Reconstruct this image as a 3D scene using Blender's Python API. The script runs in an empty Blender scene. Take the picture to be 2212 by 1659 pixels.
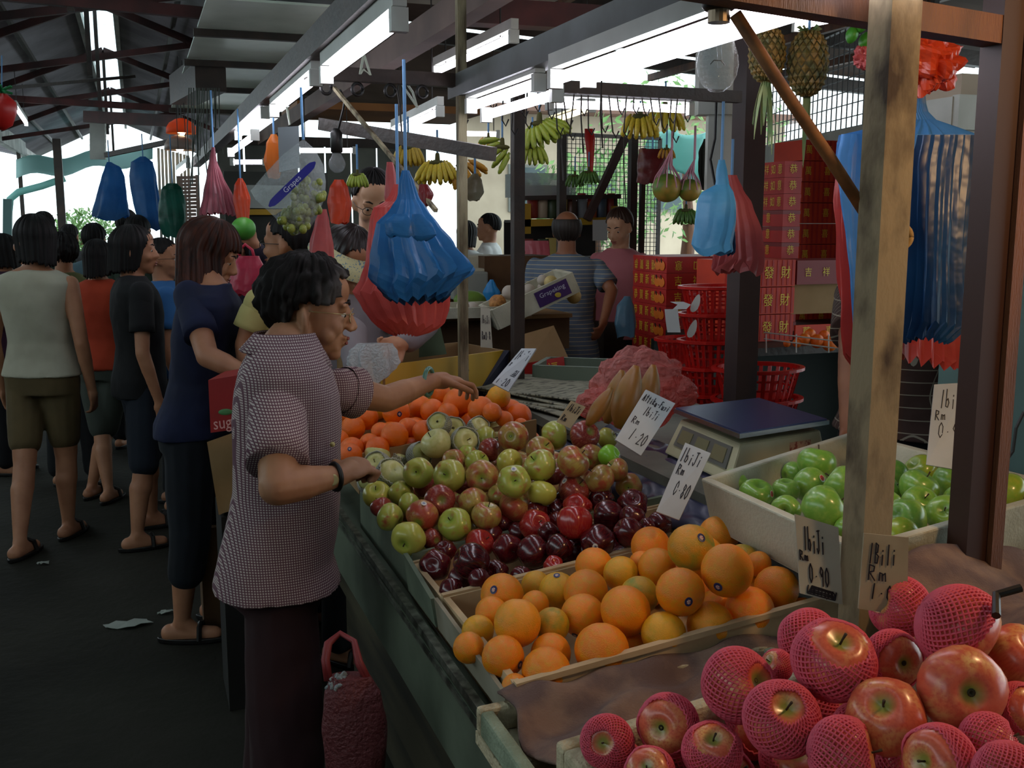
import bpy, bmesh, math, random
from mathutils import Vector, Matrix, noise
R = random.Random(7)
pi = math.pi
C = bpy.context.scene.collection
SC = bpy.context.scene

# ================================================================ camera
FPX, CXP, CYP, EYE = 2236.0, 1106.0, 829.5, 1.55
TILT = math.atan(349.5/FPX)
YAW = math.atan(816*math.cos(TILT)/FPX)
FW = Vector((math.sin(YAW)*math.cos(TILT), math.cos(YAW)*math.cos(TILT), -math.sin(TILT)))
RT = Vector((math.cos(YAW), -math.sin(YAW), 0))
UP = RT.cross(FW)
cam = bpy.data.objects.new('camera', bpy.data.cameras.new('camera'))
C.objects.link(cam)
cam.data.sensor_width = 36
cam.data.lens = 36*FPX/2212
cam.location = (0, 0, EYE)
cam.rotation_euler = (pi/2-TILT, 0, -YAW)
cam.data.clip_end = 400
cam.data.clip_start = .05
SC.camera = cam

# ================================================================ world and exposure
SC.view_settings.view_transform = 'Standard'
SC.view_settings.look = 'None'
SC.view_settings.gamma = 1
SC.view_settings.use_curve_mapping = False
SC.view_settings.exposure = 0.0
world = bpy.data.worlds.new('sky'); SC.world = world
world.use_nodes = True
wn = world.node_tree.nodes
wn['Background'].inputs[0].default_value = (0.80, 0.95, 1.0, 1)
wn['Background'].inputs[1].default_value = 2.6
TUBE_E = 11.0      # fluorescent tubes
WARM_W = 17.0       # bare bulb over the near corner of the stall, above the frame

def ray(u, v):
    return FW + RT*((u-CXP)/FPX) + UP*((CYP-v)/FPX)
def P(u, v, d):                       # world point seen at pixel u,v at distance d along the view axis
    return Vector((0, 0, EYE)) + ray(u, v)*d
def PZ(u, v, z):
    r = ray(u, v); return P(u, v, (z-EYE)/r.z)
def PX(u, v, x):
    r = ray(u, v); return P(u, v, x/r.x)
def PY(u, v, y):
    r = ray(u, v); return P(u, v, y/r.y)

# ================================================================ materials
def lin(h):
    if isinstance(h, tuple): return h if len(h) == 4 else h+(1,)
    h = h.lstrip('#')
    c = [int(h[i:i+2], 16)/255 for i in (0, 2, 4)]
    return tuple((x/12.92 if x <= .04045 else ((x+.055)/1.055)**2.4) for x in c)+(1,)
MATS = {}
def mat(name, col='#888888', rough=.5, metal=0, col2=None, nscale=6, ncon=(.35, .65), bump=0, bscale=60, trans=0,
        ior=1.45, emis=None, estr=0, sheer=0, spec=.5, rnd=None, coat=0, alpha=1, stretch=None, sss=0):
    """col2 mixes in by a noise; rnd = list of colours picked per object; sheer = share of light let through a thin sheet"""
    if name in MATS: return MATS[name]
    m = bpy.data.materials.new(name); m.use_nodes = True
    nt = m.node_tree; N = nt.nodes; L = nt.links
    b = N['Principled BSDF']
    b.inputs['Roughness'].default_value = rough
    b.inputs['Metallic'].default_value = metal
    b.inputs['IOR'].default_value = ior
    b.inputs['Specular IOR Level'].default_value = spec
    b.inputs['Transmission Weight'].default_value = trans
    b.inputs['Coat Weight'].default_value = coat
    b.inputs['Alpha'].default_value = alpha
    if sss:
        b.inputs['Subsurface Weight'].default_value = sss
        b.inputs['Subsurface Radius'].default_value = (.01, .004, .002)
    tc = N.new('ShaderNodeTexCoord')
    vec = tc.outputs['Object']
    if stretch:
        mp = N.new('ShaderNodeMapping'); L.new(vec, mp.inputs[0]); mp.inputs['Scale'].default_value = stretch; vec = mp.outputs[0]
    out = None
    if rnd:
        oi = N.new('ShaderNodeObjectInfo'); cr = N.new('ShaderNodeValToRGB')
        L.new(oi.outputs['Random'], cr.inputs[0])
        while len(cr.color_ramp.elements) < len(rnd): cr.color_ramp.elements.new(.5)
        for i, c in enumerate(rnd):
            cr.color_ramp.elements[i].position = i/(len(rnd)-1); cr.color_ramp.elements[i].color = lin(c)
        out = cr.outputs[0]
    if col2:
        nz = N.new('ShaderNodeTexNoise'); L.new(vec, nz.inputs['Vector']); nz.inputs['Scale'].default_value = nscale
        nz.inputs['Detail'].default_value = 5
        mr = N.new('ShaderNodeMapRange'); L.new(nz.outputs[0], mr.inputs[0])
        mr.inputs[1].default_value, mr.inputs[2].default_value = ncon
        mx = N.new('ShaderNodeMix'); mx.data_type = 'RGBA'
        L.new(mr.outputs[0], mx.inputs[0])
        mx.inputs[6].default_value = lin(col); mx.inputs[7].default_value = lin(col2)
        if out: L.new(out, mx.inputs[6])
        out = mx.outputs[2]
    if out: L.new(out, b.inputs['Base Color'])
    else: b.inputs['Base Color'].default_value = lin(col)
    if emis:
        b.inputs['Emission Color'].default_value = lin(emis); b.inputs['Emission Strength'].default_value = estr
    if bump:
        n2 = N.new('ShaderNodeTexNoise'); L.new(vec, n2.inputs['Vector']); n2.inputs['Scale'].default_value = bscale
        bp = N.new('ShaderNodeBump'); bp.inputs['Strength'].default_value = bump; bp.inputs['Distance'].default_value = .01
        L.new(n2.outputs[0], bp.inputs['Height']); L.new(bp.outputs[0], b.inputs['Normal'])
    if sheer:
        t = N.new('ShaderNodeBsdfTranslucent'); ms = N.new('ShaderNodeMixShader'); ms.inputs[0].default_value = sheer
        if out: L.new(out, t.inputs[0])
        else: t.inputs[0].default_value = lin(col)
        L.new(b.outputs[0], ms.inputs[1]); L.new(t.outputs[0], ms.inputs[2])
        L.new(ms.outputs[0], N['Material Output'].inputs[0])
    MATS[name] = m
    return m
def film(name, col, clear=.6, rough=.12):       # clear crinkled plastic film
    if name in MATS: return MATS[name]
    m = bpy.data.materials.new(name); m.use_nodes = True
    nt = m.node_tree; N = nt.nodes; L = nt.links
    b = N['Principled BSDF']; b.inputs['Base Color'].default_value = lin(col); b.inputs['Roughness'].default_value = rough
    t = N.new('ShaderNodeBsdfTransparent'); t.inputs[0].default_value = lin(col)
    ms = N.new('ShaderNodeMixShader'); ms.inputs[0].default_value = clear
    L.new(b.outputs[0], ms.inputs[1]); L.new(t.outputs[0], ms.inputs[2]); L.new(ms.outputs[0], N['Material Output'].inputs[0])
    n2 = N.new('ShaderNodeTexNoise'); n2.inputs['Scale'].default_value = 18
    bp = N.new('ShaderNodeBump'); bp.inputs['Strength'].default_value = .6; bp.inputs['Distance'].default_value = .02
    L.new(n2.outputs[0], bp.inputs['Height']); L.new(bp.outputs[0], b.inputs['Normal'])
    MATS[name] = m
    return m
def cloth(name, base, line, kx=0, kz=0, w=.25, rough=.85, line2=None, diag=1.0):
    """woven cloth: vertical lines every 1/kx metres round the body and level lines every 1/kz metres"""
    if name in MATS: return MATS[name]
    m = mat(name, base, rough=rough, bump=.15, bscale=40)
    nt = m.node_tree; N = nt.nodes; L = nt.links
    b = N['Principled BSDF']
    tc = N.new('ShaderNodeTexCoord'); sp = N.new('ShaderNodeSeparateXYZ'); L.new(tc.outputs['Object'], sp.inputs[0])
    def mth(op, a, bb=None):
        q = N.new('ShaderNodeMath'); q.operation = op
        for i, x in enumerate((a, bb)):
            if x is None: continue
            if hasattr(x, 'node'): L.new(x, q.inputs[i])
            else: q.inputs[i].default_value = x
        return q.outputs[0]
    terms = []
    if kx:
        s = mth('ADD', sp.outputs[0], mth('MULTIPLY', sp.outputs[1], diag))
        terms.append(mth('LESS_THAN', mth('FRACT', mth('MULTIPLY', s, kx)), w))
    if kz:
        terms.append(mth('LESS_THAN', mth('FRACT', mth('MULTIPLY', sp.outputs[2], kz)), w))
    f = terms[0]
    for t in terms[1:]: f = mth('MAXIMUM', f, t)
    mx = N.new('ShaderNodeMix'); mx.data_type = 'RGBA'; L.new(f, mx.inputs[0])
    mx.inputs[6].default_value = lin(base); mx.inputs[7].default_value = lin(line)
    L.new(mx.outputs[2], b.inputs['Base Color'])
    return m

# ================================================================ mesh collecting
class G:
    def __init__(s): s.v = []; s.f = []
    def add(s, vs, fs):
        o = len(s.v); s.v += [Vector(p) for p in vs]; s.f += [tuple(i+o for i in q) for q in fs]; return s
    def box(s, c, size, rot=0, M=None):
        x, y, z = [a/2 for a in size]
        vs = [Vector((a*x, b*y, d*z)) for d in (-1, 1) for b in (-1, 1) for a in (-1, 1)]
        Q = M.to_3x3() if M is not None else Matrix.Rotation(rot, 3, 'Z')
        return s.add([Q @ p+Vector(c) for p in vs], [(0, 2, 3, 1), (4, 5, 7, 6), (0, 1, 5, 4), (2, 6, 7, 3), (0, 4, 6, 2), (1, 3, 7, 5)])
    def hexa(s, lo, hi):           # 4 lower corners, 4 upper corners in the same order
        vs = list(lo)+list(hi)
        return s.add(vs, [(3, 2, 1, 0), (4, 5, 6, 7), (0, 1, 5, 4), (1, 2, 6, 5), (2, 3, 7, 6), (3, 0, 4, 7)])
    def bar(s, a, b, w, h=None, up=(0, 0, 1)):
        a, b = Vector(a), Vector(b); h = h or w
        d = (b-a).normalized(); u = Vector(up)
        if abs(d.dot(u)) > .98: u = Vector((0, 1, 0))
        r = d.cross(u).normalized()*w/2; t = r.cross(d).normalized()*h/2
        return s.hexa([a-r-t, a+r-t, a+r+t, a-r+t], [b-r-t, b+r-t, b+r+t, b-r+t])
    def ring_loft(s, rings, cap=True, closed=True):
        n = len(rings[0]); o = len(s.v)
        for r in rings: s.v += [Vector(p) for p in r]
        for k in range(len(rings)-1):
            for i in range(n if closed else n-1):
                j = (i+1) % n
                s.f.append((o+k*n+i, o+k*n+j, o+(k+1)*n+j, o+(k+1)*n+i))
        if cap:
            s.f.append(tuple(o+i for i in range(n))[::-1]); s.f.append(tuple(o+(len(rings)-1)*n+i for i in range(n)))
        return s
    def tube(s, pts, r, n=8, cap=True):
        pts = [Vector(p) for p in pts]
        rr = r if isinstance(r, (list, tuple)) else [r]*len(pts)
        rings = []; u = None
        for i, p in enumerate(pts):
            d = (pts[min(i+1, len(pts)-1)]-pts[max(i-1, 0)]).normalized()
            if u is None:
                u = d.orthogonal().normalized()
            else:
                u = (u-d*u.dot(d)).normalized()
            w = d.cross(u)
            rings.append([p+(u*math.cos(2*pi*k/n)+w*math.sin(2*pi*k/n))*rr[i] for k in range(n)])
        return s.ring_loft(rings, cap)
    def ell(s, c, r, M=None, nu=16, nv=10):
        c = Vector(c); r = (r, r, r) if not isinstance(r, (list, tuple)) else r
        Q = M.to_3x3() if M is not None else Matrix.Identity(3)
        rings = []
        for j in range(1, nv):
            t = pi*j/nv
            rings.append([c+Q @ Vector((r[0]*math.sin(t)*math.cos(2*pi*i/nu), r[1]*math.sin(t)*math.sin(2*pi*i/nu), r[2]*math.cos(t))) for i in range(nu)])
        o = len(s.v)
        s.ring_loft(rings, False)
        a = len(s.v); s.v.append(c+Q @ Vector((0, 0, r[2]))); s.v.append(c-Q @ Vector((0, 0, r[2])))
        for i in range(nu):
            s.f.append((a, o+(i+1) % nu, o+i)); q = o+(nv-2)*nu; s.f.append((a+1, q+i, q+(i+1) % nu))
        return s
    def cap(s, a, b, r0, r1, n=12):
        a, b = Vector(a), Vector(b); d = (b-a)
        if d.length < 1e-5: return s.ell(a, r0, nu=n, nv=8)
        Q = d.to_track_quat('Z', 'Y').to_matrix(); L = d.length
        rings = []
        for k in range(1, 5):
            t = pi/2*(1-k/4)
            rings.append((-r0*math.sin(t), r0*math.cos(t)))
        for k in range(0, 4):
            t = pi/2*k/4
            rings.append((L+r1*math.sin(t), r1*math.cos(t)))
        rr = [[a+Q @ Vector((q*math.cos(2*pi*i/n), q*math.sin(2*pi*i/n), z)) for i in range(n)] for z, q in rings]
        return s.ring_loft(rr)
    def lathe(s, prof, c=(0, 0, 0), n=24, M=None, cap=True):
        c = Vector(c); Q = M.to_3x3() if M is not None else Matrix.Identity(3)
        return s.ring_loft([[c+Q @ Vector((r*math.cos(2*pi*i/n), r*math.sin(2*pi*i/n), z)) for i in range(n)] for r, z in prof], cap)
    def mesh(s, name, m, off=Vector((0, 0, 0)), smooth=False):
        me = bpy.data.meshes.new(name)
        me.from_pydata([p-off for p in s.v], [], s.f)
        if m: me.materials.append(m)
        if smooth: me.polygons.foreach_set('use_smooth', [True]*len(me.polygons))
        bm = bmesh.new(); bm.from_mesh(me); bmesh.ops.recalc_face_normals(bm, faces=bm.faces); bm.to_mesh(me); bm.free()
        return me
    def build(s, name, m, parent=None, smooth=False, local=False, thick=0, label=None):
        """parent None: origin at the base of the shape; otherwise vertices are world coordinates unless local"""
        if parent is None:
            xs = [p.x for p in s.v]; ys = [p.y for p in s.v]; zs = [p.z for p in s.v]
            off = Vector(((min(xs)+max(xs))/2, (min(ys)+max(ys))/2, min(zs)))
        else:
            off = Vector((0, 0, 0)) if local else wloc(parent)
        o = bpy.data.objects.new(name, s.mesh(name, m, off, smooth)); C.objects.link(o)
        if parent is None: o.location = off
        else: o.parent = parent
        if thick:
            q = o.modifiers.new('thickness', 'SOLIDIFY'); q.thickness = thick; q.offset = 0
        if label: o['label'] = label
        return o
def wloc(o):
    p = Vector(o.location)
    while o.parent: o = o.parent; p += Vector(o.location)
    return p
def tag(o, label, cat, group=None, kind=None):
    if label: o['label'] = label
    if cat: o['category'] = cat
    if group: o['group'] = group
    if kind: o['kind'] = kind
    return o
def thing(name, loc, label, cat, group=None):
    o = bpy.data.objects.new(name, None); C.objects.link(o); o.location = loc
    o.empty_display_size = .05
    return tag(o, label, cat, group)
def struct(g, name, m, smooth=False, parent=None):
    o = g.build(name, m, parent, smooth)
    if parent is None: o['kind'] = 'structure'
    return o
TS = bpy.data.scenes.new('workbench')       # small scratch scene in which modifiers are applied quickly
def applied(o):
    TS.collection.objects.link(o)
    vl = TS.view_layers[0]; vl.update()
    me = bpy.data.meshes.new_from_object(o.evaluated_get(vl.depsgraph))
    TS.collection.objects.unlink(o)
    return me
def bake(o):
    pa = o.parent; mpi = o.matrix_parent_inverse.copy(); o.parent = None
    me = applied(o); old = o.data
    o.parent = pa; o.matrix_parent_inverse = mpi
    o.modifiers.clear(); o.data = me; bpy.data.meshes.remove(old)
def remesh(g, name, m, parent, vox, smooth=4, wrinkle=0, wfreq=12, local=False):
    o = g.build(name, m, parent, local=local)
    r = o.modifiers.new('r', 'REMESH'); r.mode = 'VOXEL'; r.voxel_size = vox; r.use_smooth_shade = True
    if smooth:
        q = o.modifiers.new('s', 'SMOOTH'); q.factor = .5; q.iterations = smooth
    bake(o)
    if wrinkle:
        me = o.data; n = len(me.vertices); co = [0.0]*(3*n); nr = [0.0]*(3*n)
        me.vertices.foreach_get('co', co); me.vertices.foreach_get('normal', nr)
        for i in range(n):
            x, y, z = co[3*i:3*i+3]
            q = (noise.noise(Vector((x*wfreq, y*wfreq, z*wfreq*.55)))+.5*noise.noise(Vector((x, y, z))*wfreq*2.3))*wrinkle
            for c in range(3): co[3*i+c] += nr[3*i+c]*q
        me.vertices.foreach_set('co', co)
    o.data.polygons.foreach_set('use_smooth', [True]*len(o.data.polygons))
    return o
def text(s, name, m, parent, origin, xdir, ydir, size, z=.0015, align='CENTER', label=None):
    """flat printed lettering laid on a face: origin is its centre"""
    key = (s, align)
    if key not in TXT:
        cu = bpy.data.curves.new('t', 'FONT'); cu.body = s; cu.align_x = align; cu.align_y = 'CENTER'; cu.size = 1
        cu.resolution_u = 2
        t = bpy.data.objects.new('t', cu)
        me = applied(t)
        bpy.data.objects.remove(t); TXT[key] = me
    me = TXT[key].copy(); me.materials.clear(); me.materials.append(m)
    x = Vector(xdir).normalized(); y = Vector(ydir); y = (y-x*y.dot(x)).normalized(); n = x.cross(y)
    off = Vector(origin)+n*z-wloc(parent)
    Mx = Matrix((x, y, n)).transposed()
    sz = size if isinstance(size, tuple) else (size, size)
    for v in me.vertices: v.co = off+Mx @ Vector((v.co.x*sz[0], v.co.y*sz[1], 0))
    o = bpy.data.objects.new(name, me); C.objects.link(o); o.parent = parent
    if label: o['label'] = label
    return o
TXT = {}
def copy_tree(o, parent=None):
    c = o.copy(); C.objects.link(c)
    if parent: c.parent = parent
    for ch in list(o.children): copy_tree(ch, c)
    return c
# ---------------------------------------------------------------- fruit seen in the photograph
# each entry: centre and radius (in its own survey frame), extra info
def _fr(x0, y0, s, rows):
    out = []
    for r in rows:
        out.append((x0 + r[0]/s, y0 + r[1]/s, r[2]/s) + tuple(r[3:]))
    return out
S5, S1, S3, S4 = 2212/860., 2212/740., 2031/562., 2212/912.
# (x, y, r, kind, sticker xy or None)
NAVEL = _fr(900, 1100, S5, [
 (1525,212,130,'mottled',(1580,160)),(1300,207,110,'plain',None),(1335,320,105,'plain',None),(1725,340,145,'plain',(1677,427)),
 (1810,290,95,'green',None),(1900,305,72,'plain',None),(2000,440,124,'plain',None),(2145,590,98,'plain',None),
 (1465,458,135,'plain',(1505,507)),(1850,567,138,'plain',None),(1630,645,131,'plain',None),(1372,692,124,'yellow',None),
 (1160,565,138,'plain',None),(1235,480,108,'green',None),(940,460,124,'plain',None),(985,315,104,'plain',None),
 (1135,358,98,'yellow',None),(922,590,122,'plain',(885,690)),(475,478,120,'plain',(427,447)),(662,425,82,'yellow',None),
 (785,455,106,'yellow',(778,362)),(658,530,78,'plain',None),(415,575,90,'plain',None),(560,632,132,'plain',None),
 (340,675,88,'yellow',None),(752,645,98,'green',None),(480,820,118,'plain',(568,862)),(745,800,112,'plain',None),
 (720,905,138,'plain',None),(1028,782,150,'plain',None),(1185,775,96,'plain',None),(1660,540,92,'plain',None),
 (2020,640,72,'plain',None),(290,770,88,'plain',None),(545,985,72,'plain',None),(1250,300,70,'plain',None)])
REDS = _fr(700, 750, S1, [
 (720,1410,103,'dark',(740,1447)),(785,1325,76,'dark',None),(955,1385,116,'dark',None),(1000,1275,97,'red',None),
 (1075,1215,80,'dark',None),(1180,1300,97,'dark',None),(1345,1320,108,'dark',None),(1150,1150,74,'dark',None),
 (1360,1155,105,'red',None),(1615,1135,113,'red',(1632,1090)),(1500,1125,66,'dark',None),(1580,970,86,'dark',(1545,982)),
 (1635,1040,95,'red',None),(1500,1055,72,'dark',None),(1370,1060,76,'dark',None),(1790,985,82,'dark',None),
 (1835,1095,104,'dark',None),(1992,1020,100,'dark',None),(1990,1105,84,'dark',None),(1965,1200,94,'dark',(1915,1196)),
 (1765,1260,110,'dark',(1752,1288)),(1515,1295,88,'dark',None),(1110,1460,86,'dark',None),(1270,1485,70,'dark',None),
 (1480,1412,66,'red',None),(2165,1142,80,'dark',None),(2085,1165,62,'dark',None),(880,1500,82,'dark',None),
 (1250,1200,70,'dark',None),(1650,1190,80,'dark',None),(1450,1200,72,'dark',None),(820,1570,80,'dark',(905,1560)),(1000,1500,70,'dark',None)])
APPLES = _fr(700, 750, S1, [
 (725,625,102,'pale',None),(610,812,100,'green',None),(815,830,108,'green',None),(1020,832,106,'blush',None),
 (985,745,80,'green',None),(840,735,78,'blush',None),(925,700,68,'green',None),(1040,595,86,'green',None),
 (1065,662,78,'red',None),(1220,578,100,'blush',None),(1195,742,88,'yellow',None),
 (1225,868,108,'green',(1225,785)),(1392,670,94,'blush',None),(1398,768,108,'green',None),(1485,570,95,'green',None),
 (1680,572,98,'red',None),(1825,590,70,'yellow',None),(1605,742,108,'blush',None),(1722,712,86,'blush',None),
 (1840,705,76,'bright',(1905,705)),(1890,795,80,'blush',None),(1782,855,100,'blush',None),(1968,895,86,'blush',None),
 (1405,945,95,'yellow',None),(1608,925,104,'red',(1550,862)),(1228,1032,104,'stripe',None),(1048,1092,98,'blush',None),
 (965,1005,98,'blush',None),(745,988,102,'red',None),(848,1147,110,'green',None),(632,1092,106,'stripe',(645,1005)),
 (548,1232,112,'yellow',None),(428,1098,92,'green',None),(552,1015,76,'green',None),(500,945,82,'green',None),
 (655,890,82,'red',None),(368,1035,70,'red',None),(342,955,92,'yellow',None),(340,705,86,'pale',None),
 (590,665,60,'pale',None),(1330,800,70,'blush',None),(1480,820,80,'red',None),(1120,960,70,'blush',None),(700,1240,70,'red',None),(900,890,70,'red',None)])
PALE = _fr(700, 750, S1, [
 (430,825,102,'pale',None),(345,765,90,'pale',None),(610,700,84,'pale',None),(830,545,96,'pale',None),
 (905,610,92,'pale',None),(995,525,76,'pale',None),(300,870,86,'pale',None),(745,500,80,'pale',None),(1110,545,70,'pale',None),(480,730,84,'pale',None)])
FAR = _fr(700, 750, S1, [
 (1128,322,77,'yellow',None),(860,357,93,'plain',None),(755,303,68,'plain',None),(935,340,64,'plain',None),
 (1012,402,86,'plain',None),(1085,420,62,'plain',None),(700,412,80,'plain',None),(620,388,76,'plain',None),
 (465,417,90,'plain',(487,432)),(350,405,62,'yellow',None),(272,455,80,'plain',None),(185,522,80,'plain',None),
 (145,440,55,'plain',None),(455,572,90,'plain',None),(540,525,70,'plain',None),(365,545,62,'plain',None),
 (645,545,76,'plain',None),(295,625,70,'plain',None),(345,655,78,'plain',None),(180,655,76,'plain',None),
 (168,700,80,'plain',(165,657)),(560,655,74,'plain',None),(1165,470,58,'plain',None),(1270,505,48,'plain',None),(800,430,70,'plain',None),(90,600,70,'plain',None),(1200,640,60,'plain',None)])
PINK = _fr(1650, 1200, S3, [
 (1535,1035,332,'bare',(1640,1080)),(960,1265,300,'bare',(910,1120)),(1975,790,250,'bare',None),
 (545,815,325,'net',(630,600)),(1520,560,335,'net',(1900,800)),(1060,400,240,'net',(850,330)),(345,650,240,'net',(500,760)),
 (1010,810,230,'net',(1120,850)),(140,1275,300,'net',(205,1140)),(630,1560,300,'net',(950,1530)),(1370,1610,290,'net',(1150,1600)),
 (1760,1480,250,'net',(2000,1400)),(100,860,130,'net',(0,800)),(1990,1190,200,'net',(2100,1200)),(-200,1010,292,'net',(0,960)),
 (1890,1700,260,'net',(2000,1900))])
PINK += _fr(1150, 1250, 2212/550., [
 (1180,1270,270,'net',(1080,1310)),(650,1420,235,'net',(590,1430)),(1560,1500,260,'net',(1580,1320)),(1020,1680,220,'net',(970,1620))])
GRANNY = _fr(1300, 820, S4, [
 (700,550,84,'green',(655,515)),(810,605,92,'green',(880,600)),(962,585,72,'green',None),(1000,492,62,'green',None),
 (1125,442,100,'green',None),(1093,552,94,'green',(1147,520)),(1262,555,104,'green',None),(965,685,80,'green',None),
 (1163,680,124,'green',None),(1525,495,78,'green',None),(1500,580,76,'green',None),(1500,665,78,'green',None),
 (1300,795,84,'green',None),(1672,480,90,'yellow',None),(1660,570,104,'green',None),(1665,655,98,'green',None),
 (1822,537,96,'green',None),(1598,732,108,'green',None),(1800,705,100,'green',None),(1870,640,84,'green',None),
 (1560,815,98,'yellow',None),(2125,592,104,'yellow',None),(2030,550,64,'green',None),(1400,640,90,'green',None),(1400,760,90,'green',None),(1960,600,80,'green',None)])
# ================================================================ common materials
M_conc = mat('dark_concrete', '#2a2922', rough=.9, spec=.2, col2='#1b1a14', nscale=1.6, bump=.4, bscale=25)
M_zinc = mat('roof_sheet', '#c8c4cc', rough=.5, metal=.1, col2='#98929a', nscale=1.2)
M_zinc2 = mat('pale_sheet', '#b9bab2', rough=.6, col2='#8a8b84', nscale=2)
M_steelred = mat('red_oxide_steel', '#4a1f1c', rough=.6, col2='#2a1412', nscale=5)
M_steeldark = mat('dark_steel', '#2c2622', rough=.55, col2='#3d3029', nscale=7, bump=.2, bscale=50)
M_greybeam = mat('grey_painted_steel', '#65696a', rough=.55, col2='#4c4d49', nscale=4)
M_brownwood = mat('brown_wood', '#6a3f22', rough=.6, col2='#4b2a16', nscale=3, stretch=(6, 6, 1), bump=.2)
M_palewood = mat('worn_pale_wood', '#8d8468', rough=.8, col2='#4a3f2c', nscale=5, stretch=(5, 5, .8), bump=.4, ncon=(.45, .62))
M_rustpost = mat('weathered_post', '#8a7a5e', rough=.85, col2='#3d2f22', nscale=9, stretch=(2, 2, 1), bump=.12, bscale=60, ncon=(.45, .7))
M_panel = mat('green_white_panel', '#e8f2e4', rough=.3, col2='#ccd8c8', nscale=2.5)
M_tube = mat('tube_light', '#ffffff', emis=(.90, .88, 1.0), estr=TUBE_E)
M_tubew = mat('warm_tube_light', '#ffffff', emis=(1.0, .85, .5), estr=5)
M_white = mat('white_enamel', '#c9ccc6', rough=.45, col2='#a9aca4', nscale=3)
M_black = mat('black_plastic', '#141312', rough=.45)
M_wire = mat('dark_wire', '#2a2624', rough=.5, metal=.5)
M_wall = mat('whitewash', '#b7b7ab', rough=.85, col2='#94948a', nscale=2, bump=.2)
M_string = mat('blue_string', '#5a86b0', rough=.7)
M_pinkstring = mat('pink_string', '#c08a9a', rough=.7)
M_greens = mat('green_sheet_metal', '#707a68', rough=.5, col2='#4d5546', nscale=5, metal=.3, ncon=(.4, .7))
M_card = mat('brown_cardboard', '#9a7b55', rough=.85, col2='#83663f', nscale=4)
M_carddark = mat('dark_cardboard', '#5d4329', rough=.85, col2='#46301c', nscale=4)

# ================================================================ floor, walls, roof
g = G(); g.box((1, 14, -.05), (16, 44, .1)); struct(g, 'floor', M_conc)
g = G(); g.box((-4.6, 4, 1.2), (.1, 17, 2.4)); struct(g, 'added_wall_left', M_wall)  # unseen wall, added to hold back sky light from the left
g = G(); g.box((1, -4.6, 1.9), (11.5, .1, 3.9)); struct(g, 'added_wall_back', M_wall)  # added out of view behind the camera to block sky light
g = G(); g.bar((4.52, 7.0, 1.05), (3.85, 4.4, 1.05), .12, 2.1); struct(g, 'wall_right', M_wall)
def corr(name, a, b, c, d, n, amp, m):
    """corrugated sheet between edge a-b and edge d-c; waves run along a-b"""
    a, b, c, d = map(Vector, (a, b, c, d)); nrm = (b-a).cross(d-a).normalized()
    g = G(); r0 = []; r1 = []
    for i in range(n*4+1):
        t = i/(n*4); o = nrm*amp*math.sin(i*pi/2)
        r0.append(a.lerp(b, t)+o); r1.append(d.lerp(c, t)+o)
    k = len(r0); up = Vector((0, 0, .012))
    vs = r0+r1+[p+up for p in r0]+[p+up for p in r1]
    fs = []
    for i in range(k-1): fs += [(i, i+1, k+i+1, k+i), (2*k+i+1, 2*k+i, 3*k+i, 3*k+i+1)]
    fs += [(0, k, 3*k, 2*k), (k-1, 3*k-1, 4*k-1, 2*k-1)]
    for i in range(k-1): fs += [(i, 2*k+i, 2*k+i+1, i+1), (k+i, k+i+1, 3*k+i+1, 3*k+i)]
    g.add(vs, fs)
    return struct(g, name, m)
corr('ceiling', (-.08, -4.5, 3.78), (-.08, 26, 3.78), (1.75, 26, 3.05), (1.75, -4.5, 3.05), 190, .02, M_zinc)
corr('ceiling', (-.42, -4.5, 3.78), (-.42, 26, 3.78), (-1.95, 26, 3.02), (-1.95, -4.5, 3.02), 190, .02, M_zinc)
corr('ceiling', (-2.15, -4.5, 3.0), (-2.15, 26, 3.0), (-4.6, 26, 3.5), (-4.6, -4.5, 3.5), 190, .02, M_zinc)
corr('ceiling', (1.7, -4.5, 3.0), (1.7, 7.6, 3.0), (6.2, 7.6, 2.75), (6.2, -4.5, 2.75), 70, .02, mat('brown_roof_sheet', '#6d5a50', rough=.6, col2='#3f322b', nscale=1))
corr('ceiling', (1.7, 7.6, 2.95), (1.7, 13, 2.95), (3.6, 13, 2.8), (3.6, 7.6, 2.8), 34, .02, MATS['brown_roof_sheet'])
# narrow translucent skylight strip along the ridge
g = G()
for k in range(10): g.box((-.25, -3.0+3*k, 3.84), (.42, 2.96, .01))
struct(g, 'ceiling', mat('skylight_strip', '#f4fafc', rough=.5, sheer=.95))
g = G(); g.box((-2.05, 10.7, 2.98), (.22, 30, .16)); struct(g, 'trim_1', M_zinc2)
g = G(); g.box((-.07, 10.7, 3.72), (.05, 30, .14)); g.box((-.43, 10.7, 3.72), (.05, 30, .14)); struct(g, 'trim_2', M_zinc2)
# pale fascia boards stepping down to the valley on the left
for k in range(12):
    g = G(); g.box((-1.86, 5.2+1.45*k, 2.90), (.03, 1.40, .26)); struct(g, 'trim_%d' % (3+k), M_zinc2)

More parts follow.
